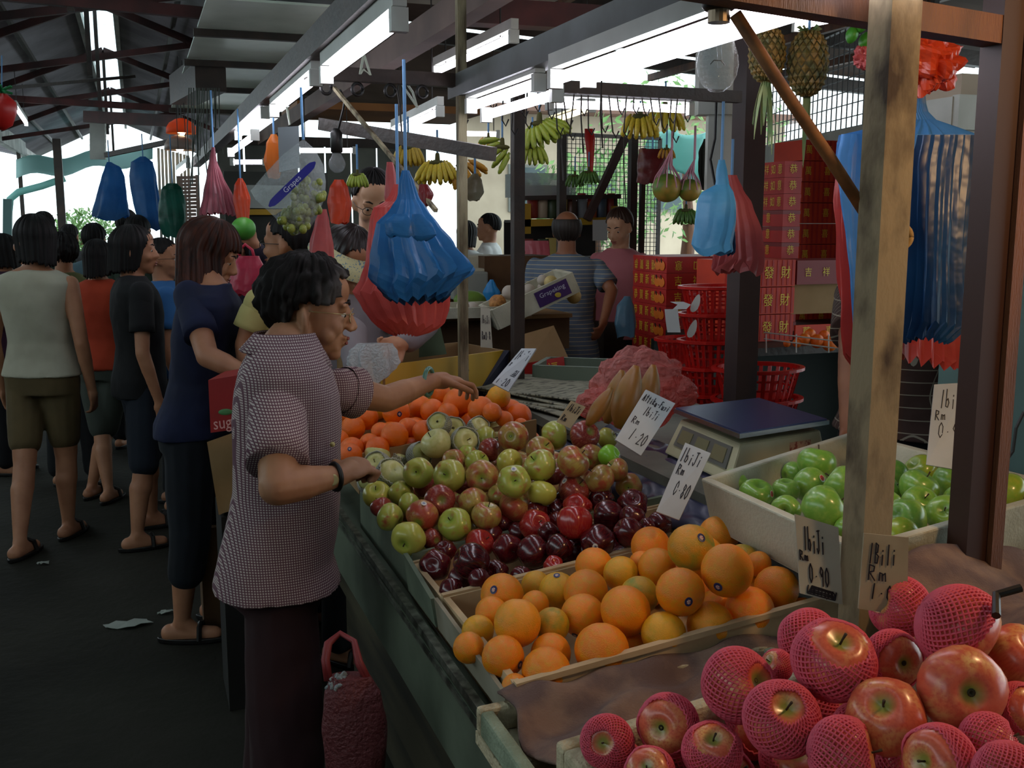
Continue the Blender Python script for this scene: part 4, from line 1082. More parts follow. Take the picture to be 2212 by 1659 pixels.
sign(q1([(1275, 8), (1370, 8), (1190, 285), (1085, 232)]), 2.85, [('1biJi', .1, .68, .85, .24), ('Rm', .1, .5, .3, .1), ('1.20', .1, .05, .7, .18)],
     'leaning narrow white price card at the far end by her hand', depths=[2.9, 2.88, 2.82, 2.84], cross=(.15, .3, .85, .45))
sign(q1([(1595, 345), (1690, 385), (1590, 525), (1500, 482)]), 2.45, [('1biJi', .1, .6, .8, .3), ('Rm', .1, .15, .4, .25)], 'small tan price card behind the blush apples', M_cardb)
sign([(1038, 663), (1058, 666), (1064, 752), (1038, 750)], 3.5, [('1biJi', .1, .6, .8, .2), ('Rm0.8', .1, .2, .8, .2)], 'narrow grey price card standing left of the slim steel post', mat('grey_card', '#8b8878'))
sign([(600, 275), (645, 272), (647, 362), (603, 372)], 3.3, [], 'blank grey card hanging above the grape bag', mat('blue_grey_card', '#6c7478', rough=.6))

# ================================================================ plastic bags
def bagmesh(g, rows, d, ratio=.35, np_=14, amp=.10, n=84, steps=26, seed=0, dv=0, close=True, rag=.01, open_=False):
    rr = random.Random(seed); ph = [rr.uniform(0, 6) for _ in range(4)]
    vs = [r[0] for r in rows]; rings = []
    for k in range(steps+1):
        v = vs[0]+(vs[-1]-vs[0])*k/steps
        for i in range(len(rows)-1):
            if rows[i][0] <= v <= rows[i+1][0]+1e-6: break
        f = (v-rows[i][0])/(rows[i+1][0]-rows[i][0]); f = f*f*(3-2*f)*.5+f*.5
        uL = rows[i][1]+(rows[i+1][1]-rows[i][1])*f; uR = rows[i][2]+(rows[i+1][2]-rows[i][2])*f
        c = P((uL+uR)/2, v, d+dv); w = (uR-uL)/2*d/FPX; t = k/steps; ring = []
        for j in range(n):
            a = 2*pi*j/n
            tri = abs(((np_*a/(2*pi)+.15*math.sin(3*t+ph[0])+.3*math.sin(2*a+ph[1])) % 1)*2-1)*2-1
            m_ = 1-amp*(.35+.65*t)*(1+tri)*.9+.05*math.sin(3*a+4*t+ph[2])*t
            hor = RT*math.cos(a)*w*m_+Vector((FW.x, FW.y, 0)).normalized()*math.sin(a)*w*ratio*m_
            z = Vector((0, 0, -rag*(tri+math.sin(2*a+ph[3]))*t*t*1.5*w*6))
            nz = noise.noise(Vector((math.cos(a)*2.5+seed, math.sin(a)*2.5, t*5)))*.05*w
            ring.append(c+hor*(1+nz/w)+z)
        rings.append(ring)
    if close:
        L = rings[-1]; cc_ = sum(L, Vector())/n
        rings.append([cc_+(p-cc_)*.86+Vector((0, 0, .012)) for p in L])
        rings.append([cc_+(p-cc_)*.4+Vector((0, 0, .03)) for p in L])
    g.ring_loft(rings[:-1] if open_ else rings, not open_)
    return g
def plastic(name, c, c2=None, sheer=.35, rough=.32): return mat(name, c, rough=rough, col2=c2, nscale=8, sheer=sheer, bump=.35, bscale=22, ncon=(.4, .65))
PB = plastic('blue_plastic', '#2f78b8', '#28689f'); PBL = plastic('light_blue_plastic', '#66b4dc', '#4f9cc8'); PR = plastic('red_plastic', '#d4605a', '#c24a46'); PO = plastic('orange_red_plastic', '#d84e28', '#b93c1e')
PP = plastic('pink_plastic', '#c4605e', '#b04e50'); PG = plastic('green_plastic', '#2c7a68', '#1c5848', sheer=.6); PDB = plastic('deep_blue_plastic', '#1c4a78', '#173a64'); PSB = plastic('steel_blue_plastic', '#4c8cc8', '#3c78b4')
def bundle(name, label, cat, parts, group=None, hang=None):
    """parts: (rows, distance, material, options)"""
    r0 = parts[0][0][0]; p0 = P((r0[1]+r0[2])/2, r0[0], parts[0][1])
    t = thing(name, p0, label, cat, group)
    for i, (rows, d, m, o) in enumerate(parts):
        bagmesh(G(), rows, d, seed=i+len(label), **o).build(('bag' if len(parts) > 1 else 'body'), m, t, smooth=False)
    if hang: G().tube([p0+Vector((0, 0, -.02)), p0+Vector((0, 0, hang))], .004, 6).build('string', M_string, t)
    return t
bundle('plastic_bags', 'bundle of blue plastic carrier bags hanging from the rack beside the elderly woman', 'plastic bags', [
    ([(368, 868, 884), (395, 860, 896), (425, 858, 905), (452, 842, 925), (485, 812, 950), (530, 804, 985), (572, 798, 1022), (592, 794, 1034), (612, 793, 1002), (640, 822, 972)], 2.42, PB, dict(ratio=.42, np_=13, amp=.13, n=110)),
    ([(462, 850, 880), (480, 830, 890), (505, 832, 895), (512, 840, 888)], 2.29, PB, dict(ratio=.3, np_=5, amp=.1, n=50, steps=10)),
    ([(462, 890, 912), (485, 885, 935), (510, 888, 945), (520, 900, 925)], 2.29, PB, dict(ratio=.3, np_=5, amp=.1, n=50, steps=10)),
    ([(590, 815, 990), (620, 812, 985), (648, 830, 978)], 2.50, PDB, dict(ratio=.35, np_=17, amp=.12))], hang=.25)
bundle('plastic_bags', 'bundle of red plastic carrier bags hanging behind the blue bundle', 'plastic bags', [
    ([(398, 850, 868), (430, 838, 872), (450, 805, 868), (480, 798, 885), (560, 786, 940), (610, 772, 965), (635, 757, 972), (665, 775, 970), (700, 800, 962), (722, 845, 905)], 2.66, PR, dict(ratio=.35, np_=19, amp=.09, n=120)),
    ([(398, 905, 925), (420, 902, 938), (445, 905, 930)], 2.66, plastic('dark_red_plastic', '#7a2024'), dict(ratio=.5, np_=6, steps=8, n=40))], hang=.2)
bundle('plastic_bags', 'small bundle of light blue carrier bags on the maroon post', 'plastic bags', [
    ([(345, 1552, 1566), (372, 1546, 1572), (398, 1546, 1576), (418, 1512, 1588), (440, 1504, 1592), (490, 1497, 1590), (532, 1490, 1582), (546, 1500, 1584)], 2.75, PBL, dict(ratio=.35, np_=6, amp=.07, n=80)),
    ([(500, 1515, 1590), (548, 1512, 1588)], 2.82, PDB, dict(ratio=.3, np_=9, amp=.1, steps=6))], hang=.15)
bundle('plastic_bags', 'bundle of dull pink carrier bags hanging behind the light blue ones', 'plastic bags', [
    ([(378, 1570, 1592), (410, 1572, 1606), (440, 1576, 1626), (500, 1574, 1646), (560, 1572, 1652), (588, 1540, 1650)], 2.95, PP, dict(ratio=.3, np_=9, amp=.12)),
    ([(520, 1545, 1610), (585, 1534, 1605)], 3.05, PP, dict(ratio=.3, np_=11, amp=.12, steps=8))], hang=.1)
bundle('plastic_bags', 'large pleated bundle of blue carrier bags at the right behind the weathered post', 'plastic bags', [
    ([(190, 1962, 1998), (235, 1958, 2002), (268, 1950, 2030), (284, 1820, 2118), (300, 1808, 2122), (350, 1806, 2105), (430, 1816, 2096), (520, 1832, 2088), (600, 1842, 2090), (680, 1838, 2096), (706, 1846, 2090)], 1.95, PSB, dict(ratio=.30, np_=30, amp=.16, n=190, steps=30)),
    ([(292, 1980, 2110), (360, 1965, 2104), (450, 1960, 2098), (560, 1958, 2092), (700, 1945, 2100), (735, 1940, 2060)], 1.84, PDB, dict(ratio=.18, np_=16, amp=.16, n=120)),
    ([(290, 1815, 1880), (340, 1806, 1872), (420, 1812, 1862), (520, 1826, 1856), (600, 1834, 1862), (710, 1840, 1866)], 1.86, PSB, dict(ratio=.3, np_=6, amp=.16))], hang=.15)
bundle('plastic_bags', 'bundle of red carrier bags hanging behind the large blue bundle', 'plastic bags', [
    ([(330, 1815, 2125), (440, 1800, 2120), (560, 1804, 2110), (700, 1812, 2104), (776, 1816, 2100)], 2.15, plastic('coral_plastic', '#c2453e', '#b5403c'), dict(ratio=.22, np_=26, amp=.08, n=160))])
def crumple(name, label, u, v, rpx, d, m, cat='plastic bag', sq=(1, .9, .9), seed=0, parent=None, amp=.35):
    g = G(); g.ell((0, 0, 0), 1, nu=40, nv=26); c = P(u, v, d); r = rpx*d/FPX
    g.v = [c+Vector((p.x*sq[0], p.y*sq[1], p.z*sq[2]))*r*(1+amp*(abs(noise.noise(p*1.9+Vector((seed, 0, 0))))*2-.5)+amp*.6*(abs(noise.noise(p*4.5+Vector((0, seed, 0))))-.2)) for p in g.v]
    o = g.build(name, m, parent, smooth=False)
    if parent is None: tag(o, label, cat)
    return o
crumple('crumpled_bag', 'crumpled bright red plastic bag knotted under the top rail', 2008, 135, 66, 1.9, PO, seed=3)
crumple('crumpled_bag', 'small salmon crumpled plastic bag left of the weathered post', 1868, 125, 26, 1.95, PP, seed=5)
bundle('plastic_bags', 'orange-red carrier bags hanging left of the man in glasses', 'plastic bags', [([(388, 722, 742), (405, 712, 752), (440, 707, 760), (482, 712, 754)], 3.3, PO, dict(ratio=.35, np_=7, amp=.12))])
bundle('plastic_bags', 'dull red carrier bags hanging right of the grape bag', 'plastic bags', [([(452, 690, 706), (480, 680, 712), (530, 668, 720), (570, 664, 722)], 3.2, PP, dict(ratio=.35, np_=8, amp=.10))])
bundle('plastic_bags', 'pale pink and dark carrier bags hanging left above the blue bundle', 'plastic bags', [([(350, 835, 850), (380, 832, 856), (425, 830, 862), (450, 838, 856)], 3.1, PP, dict(ratio=.4, np_=5, amp=.1))])
bundle('hanging_bag', 'left one of two big blue sacks hanging over the aisle', 'bag', [([(350, 231, 240), (362, 226, 262), (385, 218, 270), (430, 206, 275), (470, 196, 280)], 7.2, plastic('sack_blue', '#4c8cc0', '#3c78ac', sheer=.7), dict(ratio=.6, np_=6, amp=.07))], hang=.15)
bundle('hanging_bag', 'right one of two big blue sacks hanging over the aisle', 'bag', [([(338, 303, 314), (350, 284, 330), (380, 280, 337), (440, 288, 346), (495, 300, 354)], 7.0, plastic('sack_blue', '#2c5f90'), dict(ratio=.6, np_=6, amp=.07))], hang=.15)
bundle('hanging_bag', 'dark green sack hanging right of the two blue sacks', 'bag', [([(396, 362, 382), (408, 348, 394), (440, 343, 402), (480, 344, 404), (510, 352, 398)], 6.6, PG, dict(ratio=.7, np_=5, amp=.05))], hang=.3)
bundle('hanging_bag', 'shiny red plastic bag hanging beside the pink net', 'bag', [([(385, 514, 524), (400, 506, 532), (430, 503, 542), (475, 510, 541)], 4.6, PO, dict(ratio=.5, np_=6, amp=.14))], hang=.3)
bundle('hanging_bag', 'translucent orange bag hanging left above the grape bag', 'bag', [([(290, 585, 598), (310, 575, 612), (350, 570, 615), (385, 580, 606)], 4.2, plastic('amber_plastic', '#d98a3c', sheer=.6), dict(ratio=.5, np_=5, amp=.1))], hang=.1)
bundle('hanging_bag', 'dark red woven bag hanging left of the pomelos', 'bag', [([(322, 1380, 1440), (345, 1378, 1446), (375, 1376, 1440), (395, 1372, 1425)], 5.3, plastic('maroon_weave', '#5c1718', '#4a1012', sheer=.1), dict(ratio=.4, np_=3, amp=.04))], hang=.2)
bundle('hanging_bag', 'knotted clear plastic bag of snacks hanging below the yellow bananas', 'bag', [([(375, 1020, 1032), (390, 1008, 1042), (415, 1002, 1046), (433, 1010, 1036)], 3.6, plastic('cloudy_plastic', '#9a9a86', '#7a6a50', sheer=.5), dict(ratio=.6, np_=4, amp=.05))], hang=.1)
# pink net sack
t = bundle('net_sack', 'dull pink net sack hanging above the woman in navy', 'bag', [([(318, 457, 464), (345, 452, 468), (380, 446, 482), (425, 436, 504), (465, 428, 520)], 4.7, plastic('net_pink', '#b0606c', '#7c3c48', sheer=.4), dict(ratio=.6, np_=20, amp=.08))], hang=.25)
# open pink bag with papayas on the table
pb = P(1375, 925, 2.78)
t = thing('papaya_bag', (pb.x, pb.y, .93), 'open translucent pink plastic bag holding brown-yellow papayas on the back table', 'plastic bag')
PPK = film('sheer_pink_plastic', '#f0a098', .66, .22)
crumple('body', None, 1380, 842, 96, 2.92, PPK, sq=(1.15, .45, .95), seed=4, parent=t, amp=.14)
crumple('fold', None, 1290, 872, 44, 2.72, PPK, sq=(1.1, .5, .8), seed=8, parent=t, amp=.18)
crumple('fold', None, 1462, 850, 46, 2.95, PPK, sq=(1.1, .5, .8), seed=11, parent=t, amp=.18)
M_pap = mat('papaya_skin', '#8a5a24', rough=.4, col2='#5f5c24', nscale=9, ncon=(.45, .7))
def papaya(u0, v0, u1, v1, rpx, d, label):
    a, b = P(u0, v0, d), P(u1, v1, d); r = rpx*d/FPX; pts = []; rs = []
    for k in range(13):
        f = k/12; pts.append(a.lerp(b, f)); rs.append(max(.1, math.sin(pi*min(.98, max(.03, f)))**.55*(1-.25*(1-f)))*r)
    o = G().tube(pts, rs, 16).build('papaya', M_pap, smooth=True); tag(o, label, 'papaya', 'papayas in the pink bag')
for k, a in enumerate([(1375, 790, 1335, 925, 34, 2.52, 'large papaya standing in the middle of the pink bag'), (1322, 838, 1268, 920, 19, 2.47, 'greener slim papaya at the left in the pink bag'),
                       (1412, 788, 1392, 905, 27, 2.6, 'papaya at the right in the pink bag'), (1345, 800, 1310, 915, 26, 2.6, 'brown papaya behind the slim one in the pink bag')]): papaya(*a)

# ================================================================ bananas
def banana_mesh(name, m, L=1.0, bend=1.0, r=.105):
    g = G(); pts = []; rs = []
    for k in range(12):
        f = k/11; a = (f-.15)*bend
        pts.append(Vector((0, math.sin(a)*L*.95-0, -(1-math.cos(a))*L*.9*.6-f*L*.35*0)))
        rs.append(r*(.28 if f < .08 else .42 if f < .16 else .95 if f < .28 else 1.0 if f < .8 else .75 if f < .93 else .25))
    g.tube(pts, rs, 6); return g.mesh(name, m, smooth=True)
M_ban = {'y': mat('yellow_banana', '#c9ae34', rough=.4, col2='#9a9a30', nscale=14, ncon=(.5, .8)), 'g': mat('green_banana', '#8a9e36', rough=.4, col2='#b0aa40', nscale=12, ncon=(.5, .8)),
         's': mat('spotted_banana', '#b89a30', rough=.45, col2='#4a3616', nscale=55, ncon=(.58, .66)), 'dg': mat('dark_green_banana', '#3f6a2a', rough=.4, col2='#587a34', nscale=10), 'o': mat('orange_banana', '#cc8f28', rough=.4, col2='#a87a24', nscale=12)}
BM = {k: banana_mesh('banana', m) for k, m in M_ban.items()}
M_crown = mat('banana_stem', '#4c4a22', rough=.8)
def bananas(u, v, d, L, kind, label, n=7, spread=110, rows=2, tilt=0, hang=.1, head=0, group='banana bunches hanging over the stall', droop=62):
    p = P(u, v, d); t = thing('banana_bunch', p, label, 'bananas', group); s = L*d/FPX
    G().ell(p, (s*.30, s*.14, s*.10)).build('crown', M_crown, t, smooth=True)
    G().cap(p, p+Vector((0, 0, s*.28)), s*.10, s*.08).build('stem', M_crown, t, smooth=True)
    for r in range(rows):
        for i in range(n):
            f = (i/(n-1)-.5) if n > 1 else 0
            o = bpy.data.objects.new('banana', BM[kind]); C.objects.link(o); o.parent = t
            az = math.radians(-90-math.degrees(YAW)+head+f*spread)
            o.rotation_mode = 'QUATERNION'
            # fan sideways about the stalk, hang down, curve towards the viewer
            fan = Matrix.Rotation(math.radians(f*(34 if tilt == 0 else 50)), 3, 'Y'); down = Matrix.Rotation(math.radians(-droop-14*r+R.uniform(-5, 5)), 3, 'X')
            turn = Matrix.Rotation(math.radians(180)-YAW+math.radians(f*spread*.6+head), 3, 'Z')
            til = Matrix.Rotation(math.radians(tilt), 3, FW)
            o.rotation_quaternion = (til @ turn @ fan @ down).to_quaternion()
            k = s*R.uniform(.92, 1.05); o.scale = (k, k, k)
            side = RT*f*s*.75+Vector((FW.x, FW.y, 0))*(r*.16*s)
            o.location = til @ (side+Vector((0, 0, -.02*s)))
    if hang: G().tube([p+Vector((0, 0, s*.2)), p+Vector((0, 0, s*.2+hang))], .004, 6).build('string', M_string, t)
    return t
bananas(1383, 252, 4.6, 62, 'y', 'left yellow banana bunch of the pair hanging before the bright wire mesh', n=6)
bananas(1437, 238, 4.6, 62, 'y', 'right yellow banana bunch of the pair hanging before the bright wire mesh', n=5)
bananas(1165, 268, 4.2, 72, 'g', 'large yellow-green banana bunch fanned out just right of the steel post', n=9, spread=170, tilt=-25, droop=40)
bananas(1150, 318, 4.2, 50, 'g', 'green banana bunch curling below the large fanned bunch', n=6, spread=140)
bananas(1055, 300, 4.4, 38, 'o', 'small orange-yellow banana bunch left of the steel post', n=5)
bananas(1085, 318, 4.2, 58, 'g', 'yellow-green banana bunch lying sideways above the end of the brace bar', n=5, tilt=55, spread=60)
bananas(945, 352, 3.9, 62, 'y', 'long yellow banana bunch left of the slim pale post', n=8, spread=130, droop=48)
bananas(1000, 358, 3.9, 56, 'o', 'ripe yellow banana bunch crossing the slim pale post', n=5, spread=90, tilt=-30)
bananas(882, 320, 4.0, 52, 's', 'brown-spotted banana bunch under the level tube light', n=8, spread=150)
bananas(772, 378, 3.9, 36, 'g', 'green banana bunch above the man in glasses', n=8, spread=150)
bananas(1440, 322, 4.9, 28, 'o', 'tiny orange banana bunch above the pomelos', n=5)
bananas(1482, 455, 4.8, 40, 'dg', 'dark green banana bunch left of the light blue bags', n=7, spread=150)
bananas(1272, 372, 6.2, 34, 'dg', 'small green banana bunch hanging over the bald man', n=7, spread=170)
bananas(1242, 380, 6.4, 32, 'dg', 'green banana bunch hanging left of the other one over the bald man', n=6, spread=170)
# green mangoes in the upper right
t = thing('mango_cluster', P(1850, 20, 2.4), 'cluster of green mangoes hanging left of the weathered post at the top', 'mangoes')
for k, (u, v) in enumerate([(1835, 35), (1862, 48), (1840, 72), (1868, 85), (1880, 40), (1858, 22), (1890, 66)]):
    a = P(u-12, v, 2.4+.02*k); b = P(u+13, v+6, 2.4+.02*k)
    G().tube([a.lerp(b, f) for f in (0, .1, .3, .5, .7, .9, 1)], [.004, .012, .019, .021, .019, .012, .004], 12).build('mango', mat('mango_green', '#3f8a26', rough=.4), t, smooth=True)
G().tube([P(1860, 30, 2.42), P(1862, -40, 2.42)], .004, 6).build('string', M_string, t)

# ================================================================ pineapples, pomelos, grapes
M_pine = mat('pineapple_skin', '#5e4c22', rough=.7, col2='#3f4420', nscale=40)
M_pleaf = mat('pineapple_leaf', '#4a6436', rough=.6, col2='#6f7440', nscale=20)
def pineapple(u, v, wpx, hpx, d, label, long_leaves, tiltdeg=0):
    c = P(u, v, d); a, b = wpx*d/FPX, hpx*d/FPX; t = thing('pineapple', c, label, 'pineapple', 'pineapples hanging under the top rail')
    g = G().ell(c, (a*.93, a*.93, b*.97), nu=24, nv=16); g.build('core', M_pine, t, smooth=True)
    g = G(); nr, nc = 13, 15
    for j in range(nr):
        th = pi*(j+.7)/(nr+.4); 
        for i in range(nc):
            ph = 2*pi*(i+.5*(j % 2))/nc
            q = Vector((math.sin(th)**.8*math.cos(ph)*a, math.sin(th)**.8*math.sin(ph)*a, math.cos(th)*b)); n = Vector((q.x/a/a, q.y/a/a, q.z/b/b)).normalized()
            tx = Vector((-math.sin(ph), math.cos(ph), 0)); ty = n.cross(tx); w = pi*a*max(.25, math.sin(th))/nc*.95; h = pi*b/nr*.62
            p = c+q*.97
            g.add([p+tx*w, p+ty*h, p-tx*w, p-ty*h, p+n*a*.13], [(0, 1, 4), (1, 2, 4), (2, 3, 4), (3, 0, 4)])
    o = g.build('scales', mat('pineapple_scale', '#7a5e28', rough=.65, col2='#4c4a22', nscale=60, ncon=(.4, .6)), t); o['kind'] = 'stuff'
    for k in range(14):
        ph = 2*pi*k/14+R.random(); L = a*R.uniform(.5, .9)
        e = Vector((math.cos(ph), math.sin(ph), 0)); p0 = c+Vector((0, 0, b*.9))+e*a*.15
        G().add([p0-e.cross(Vector((0, 0, 1)))*a*.1, p0+e.cross(Vector((0, 0, 1)))*a*.1, p0+e*L*.5+Vector((0, 0, L*.5)), p0+e*L*.8+Vector((0, 0, L*.35))], [(0, 1, 2), (0, 2, 3)]).build('leaf', M_pleaf, t)
    for k in range(9 if long_leaves else 2):
        ph = 2*pi*k/9+R.random(); e = Vector((math.cos(ph), math.sin(ph), 0)); L = a*R.uniform(2.0, 4.2)
        p0 = c-Vector((0, 0, b*.88)); sd = e.cross(Vector((0, 0, 1)))
        pts = [p0+e*(a*.15+a*.9*f*(1-.4*f))-Vector((0, 0, L*f)) for f in (0, .25, .5, .75, 1)]
        vs = []; 
        for f, p in zip((0, .25, .5, .75, 1), pts): w = a*.16*(1-f)**.6+.0005; vs += [p-sd*w, p+sd*w]
        G().add(vs, [(2*i, 2*i+1, 2*i+3, 2*i+2) for i in range(4)]).build('leaf', M_pleaf, t, thick=.001)
    G().tube([c+Vector((0, 0, b)), c+Vector((0, 0, b+.12))], .003, 6).build('string', M_string, t)
pineapple(1657, 118, 38, 58, 2.2, 'smaller pineapple with long leaves trailing below, left of the sloping stick', True)
pineapple(1745, 137, 42, 68, 2.2, 'larger golden brown pineapple right of the sloping stick', False)
M_pom = mat('pomelo_skin', '#5c7a2a', rough=.45, col2='#b08a3a', nscale=7, ncon=(.5, .66))
for u, v, r, lab in ((1441, 406, 32, 'larger green pomelo hung in pink string beside the maroon bag'), (1490, 411, 25, 'smaller green pomelo hung in pink string, left of the light blue bags')):
    c = P(u, v, 4.7); rr_ = r*4.7/FPX; t = thing('pomelo', c, lab, 'pomelo')
    G().ell(c, (rr_, rr_, rr_*.96), nu=24, nv=16).build('fruit', M_pom, t, smooth=True)
    tp = c+Vector((.02, 0, rr_*2.6))
    for k in range(9):
        a = 2*pi*k/9; G().tube([c+Vector((math.cos(a)*rr_*1.01, math.sin(a)*rr_*1.01, 0)), c+Vector((math.cos(a)*rr_*.8, math.sin(a)*rr_*.8, rr_*.75)), c+Vector((math.cos(a)*rr_*.3, math.sin(a)*rr_*.3, rr_*1.5)), tp], .0035, 5).build('string', M_pinkstring, t)
    G().tube([tp, tp+Vector((0, 0, .15))], .006, 5).build('string', M_pinkstring, t)
# grape bag
t = thing('grape_bag', P(655, 300, 2.66), 'clear plastic bag of green grapes with a blue band reading Grapes', 'bag of grapes')
ol = [(655, 300), (610, 335), (575, 372), (541, 412), (552, 432), (575, 452), (600, 476), (612, 492), (640, 508), (668, 496), (690, 460), (702, 425), (704, 392), (698, 355), (680, 322)]
cen = (632, 412); g = G(); dd = 2.66
nn_ = len(ol); K = 7
for side in (-1, 1):
    o_ = len(g.v)
    for k in range(K+1):
        f = k/K
        for (u, v) in ol:
            bul = .05*math.sqrt(max(0, 1-f*f))*side
            g.v.append(P(cen[0]+(u-cen[0])*f, cen[1]+(v-cen[1])*f, dd+bul+.004*math.sin(u*.21+f*7)))
    for k in range(K):
        for i in range(nn_):
            j = (i+1) % nn_; g.f.append((o_+k*nn_+i, o_+k*nn_+j, o_+(k+1)*nn_+j, o_+(k+1)*nn_+i))
g.build('film', film('clear_film', '#eef3f3', .82, .15), t, smooth=True)
def gpos(u, v, s=-1):
    f = min(1, math.hypot(u-cen[0], v-cen[1])/95); return P(u, v, dd+.052*s*math.sqrt(max(0, 1-f*f))+.003*s)
g = G(); A_, B_ = (581, 446), (681, 350)
r0 = []; r1 = []
nx, ny = (B_[1]-A_[1]), -(B_[0]-A_[0]); ln_ = math.hypot(nx, ny); nx /= ln_; ny /= ln_
for k in range(15):
    f = k/14; u = A_[0]+(B_[0]-A_[0])*f; v = A_[1]+(B_[1]-A_[1])*f; w = 9*math.sqrt(max(.05, 1-(2*f-1)**8))
    r0.append(P(u+nx*w, v+ny*w, dd-.056)); r1.append(P(u-nx*w, v-ny*w, dd-.056))
g.add(r0+r1, [(i, i+1, 15+i+1, 15+i) for i in range(14)])
g.build('printed_band', mat('indigo_print', '#26247c', rough=.3), t)
xd = P(B_[0], B_[1], dd)-P(A_[0], A_[1], dd)
text('Grapes', 'lettering', mat('print_white', '#b9bccb', rough=.4), t, P(631, 398, dd-.060), xd, UP, .019, z=0)
gm = G().ell((0, 0, 0), 1, nu=12, nv=8).mesh('grape', mat('grape_skin', '#9aa04c', rough=.25, col2='#7d8a3c', nscale=2, sheer=.25), smooth=True)
for k in range(95):
    f = R.random(); a = R.random()*6.28; q = math.sqrt(R.random())
    cu, cv, rx, ry = ((668, 425, 34, 42) if k < 50 else (632, 478, 36, 24)) if k < 85 else (650, 450, 30, 30)
    u, v = cu+rx*q*math.cos(a), cv+ry*q*math.sin(a)
    p = P(u, v, dd+R.uniform(-.035, .035)); s = R.uniform(.0085, .0105)
    o = bpy.data.objects.new('grape', gm); C.objects.link(o); o.parent = t; o.location = p-wloc(t); o.scale = (s, s, s*1.15)
G().tube([P(655, 302, dd), P(652, 250, dd), P(650, 190, 2.7)], .0035, 6).build('string', M_string, t)
# strawberry-shaped red hanging decoration at the far left
t = thing('hanging_ornament', P(2, 235, 3.2), 'red strawberry-shaped hanging ornament with green tinsel at the left edge', 'ornament')
G().lathe([(.005, -.065), (.03, -.05), (.045, -.01), (.045, .02), (.02, .045)], P(2, 235, 3.2), 16).build('body', mat('ornament_red', '#b3201c', rough=.4), t, smooth=True)
for k in range(16):
    a = 2*pi*k/16; p = P(4, 195, 3.2); G().tube([p, p+Vector((math.cos(a)*.03, math.sin(a)*.03, .012-.02*(k % 3)))], .004, 5).build('tinsel', mat('tinsel_green', '#1f7a45', rough=.4), t)
G().tube([P(4, 195, 3.2), P(4, 120, 3.2)], .002, 5).build('string', M_string, t)

# ================================================================ red festive cartons
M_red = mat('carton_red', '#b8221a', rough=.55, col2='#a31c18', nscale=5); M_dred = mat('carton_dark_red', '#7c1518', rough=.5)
M_ored = mat('carton_orange_red', '#cf3a16', rough=.6, col2='#bb3014', nscale=5); M_gold = mat('print_yellow', '#d8b828', rough=.5); M_mand = mat('print_orange', '#e0761c', rough=.5); M_leafp = mat('print_dark', '#1d2416', rough=.5)
def carton(x0, y0, z0, lx, ly, h, front, side, label, mf=M_red, ms=None, flip=False, mand=True, fs=.8, rib=False, group='red festive fruit cartons'):
    """x0,y0: corner nearest the aisle and the camera; front face looks at the camera (-y), side face at the aisle (-x)"""
    t = thing('carton', (x0+lx/2, y0+ly/2, z0), label, 'carton', group)
    G().box((x0+lx/2, y0+ly/2, z0+(h-.004)/2), (lx, ly, h-.004)).build('body', mf, t)
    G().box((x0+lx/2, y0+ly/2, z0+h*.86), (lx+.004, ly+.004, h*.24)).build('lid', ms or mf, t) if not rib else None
    up = (0, 0, -1 if flip else 1); rx = (-1 if flip else 1)
    if front:
        n = len(front)
        for i, ch in enumerate(front if not flip else front[::-1]):
            if ch != ' ': text(ch, 'lettering', M_gold, t, (x0+lx*(i+.6)/(n+.2), y0-.0025, z0+h*.48), (rx, 0, 0), up, (h*fs*.72, h*fs*.80), z=.001)
    if side:
        n = len(side)+(1.6 if mand else 0)
        for i, ch in enumerate(side):
            text(ch, 'lettering', M_gold, t, (x0-.0025, y0+ly*(1-(i+.6)/(n+.2)), z0+h*.48), (0, -rx, 0), up, (h*fs*.62, h*fs*.84), z=.001)
        if mand:
            for q in (.25, .12):
                cx = Vector((x0-.004, y0+ly*q, z0+h*.42)); g = G()
                g.ell(cx, (.002, ly*.085, h*.30), nu=14, nv=8); g.build('printed_mandarin', M_mand, t)
                G().bar(cx+Vector((-.002, 0, h*.2)), cx+Vector((-.002, ly*.03, h*.42)), .002, h*.09).build('printed_leaf', M_leafp, t)
    if rib:
        for k in range(14): G().box((x0+lx*(k+.5)/14, y0-.001, z0+h/2), (lx/40, .002, h*.92)).build('printed_stripe', M_red, t)
    return t
c1 = P(1441, 556, 5.3); yb = PX(1369, 554, c1.x).y; hh = .0845
nm = ['top', 'second', 'third', 'fourth', 'fifth', 'sixth', 'seventh', 'eighth', 'ninth']
for k in range(7):
    carton(c1.x, c1.y, c1.z-hh*(k+1)+.004, .46, yb-c1.y, hh, '吉祥如意', '恭賀新禧' if k else '恭賀新禧', '%s red carton in the left stack beside the bald man' % nm[k]+(', lettering upside down' if k == 0 else ''), flip=(k == 0))
zt1 = c1.z-hh*7
t = thing('low_table', (c1.x+.25, c1.y+.3, 0), 'low dark table under the left stack of red cartons', 'table')
G().box((c1.x+.21, c1.y+.2, zt1-.015), (.48, .6, .03)).build('table_top', M_steeldark, t)
for a, b in ((.02, -.05), (.46, -.05), (.02, .45), (.46, .45)): G().box((c1.x+a, c1.y+b, (zt1-.03)/2), (.04, .04, zt1-.03)).build('leg', M_steeldark, t)
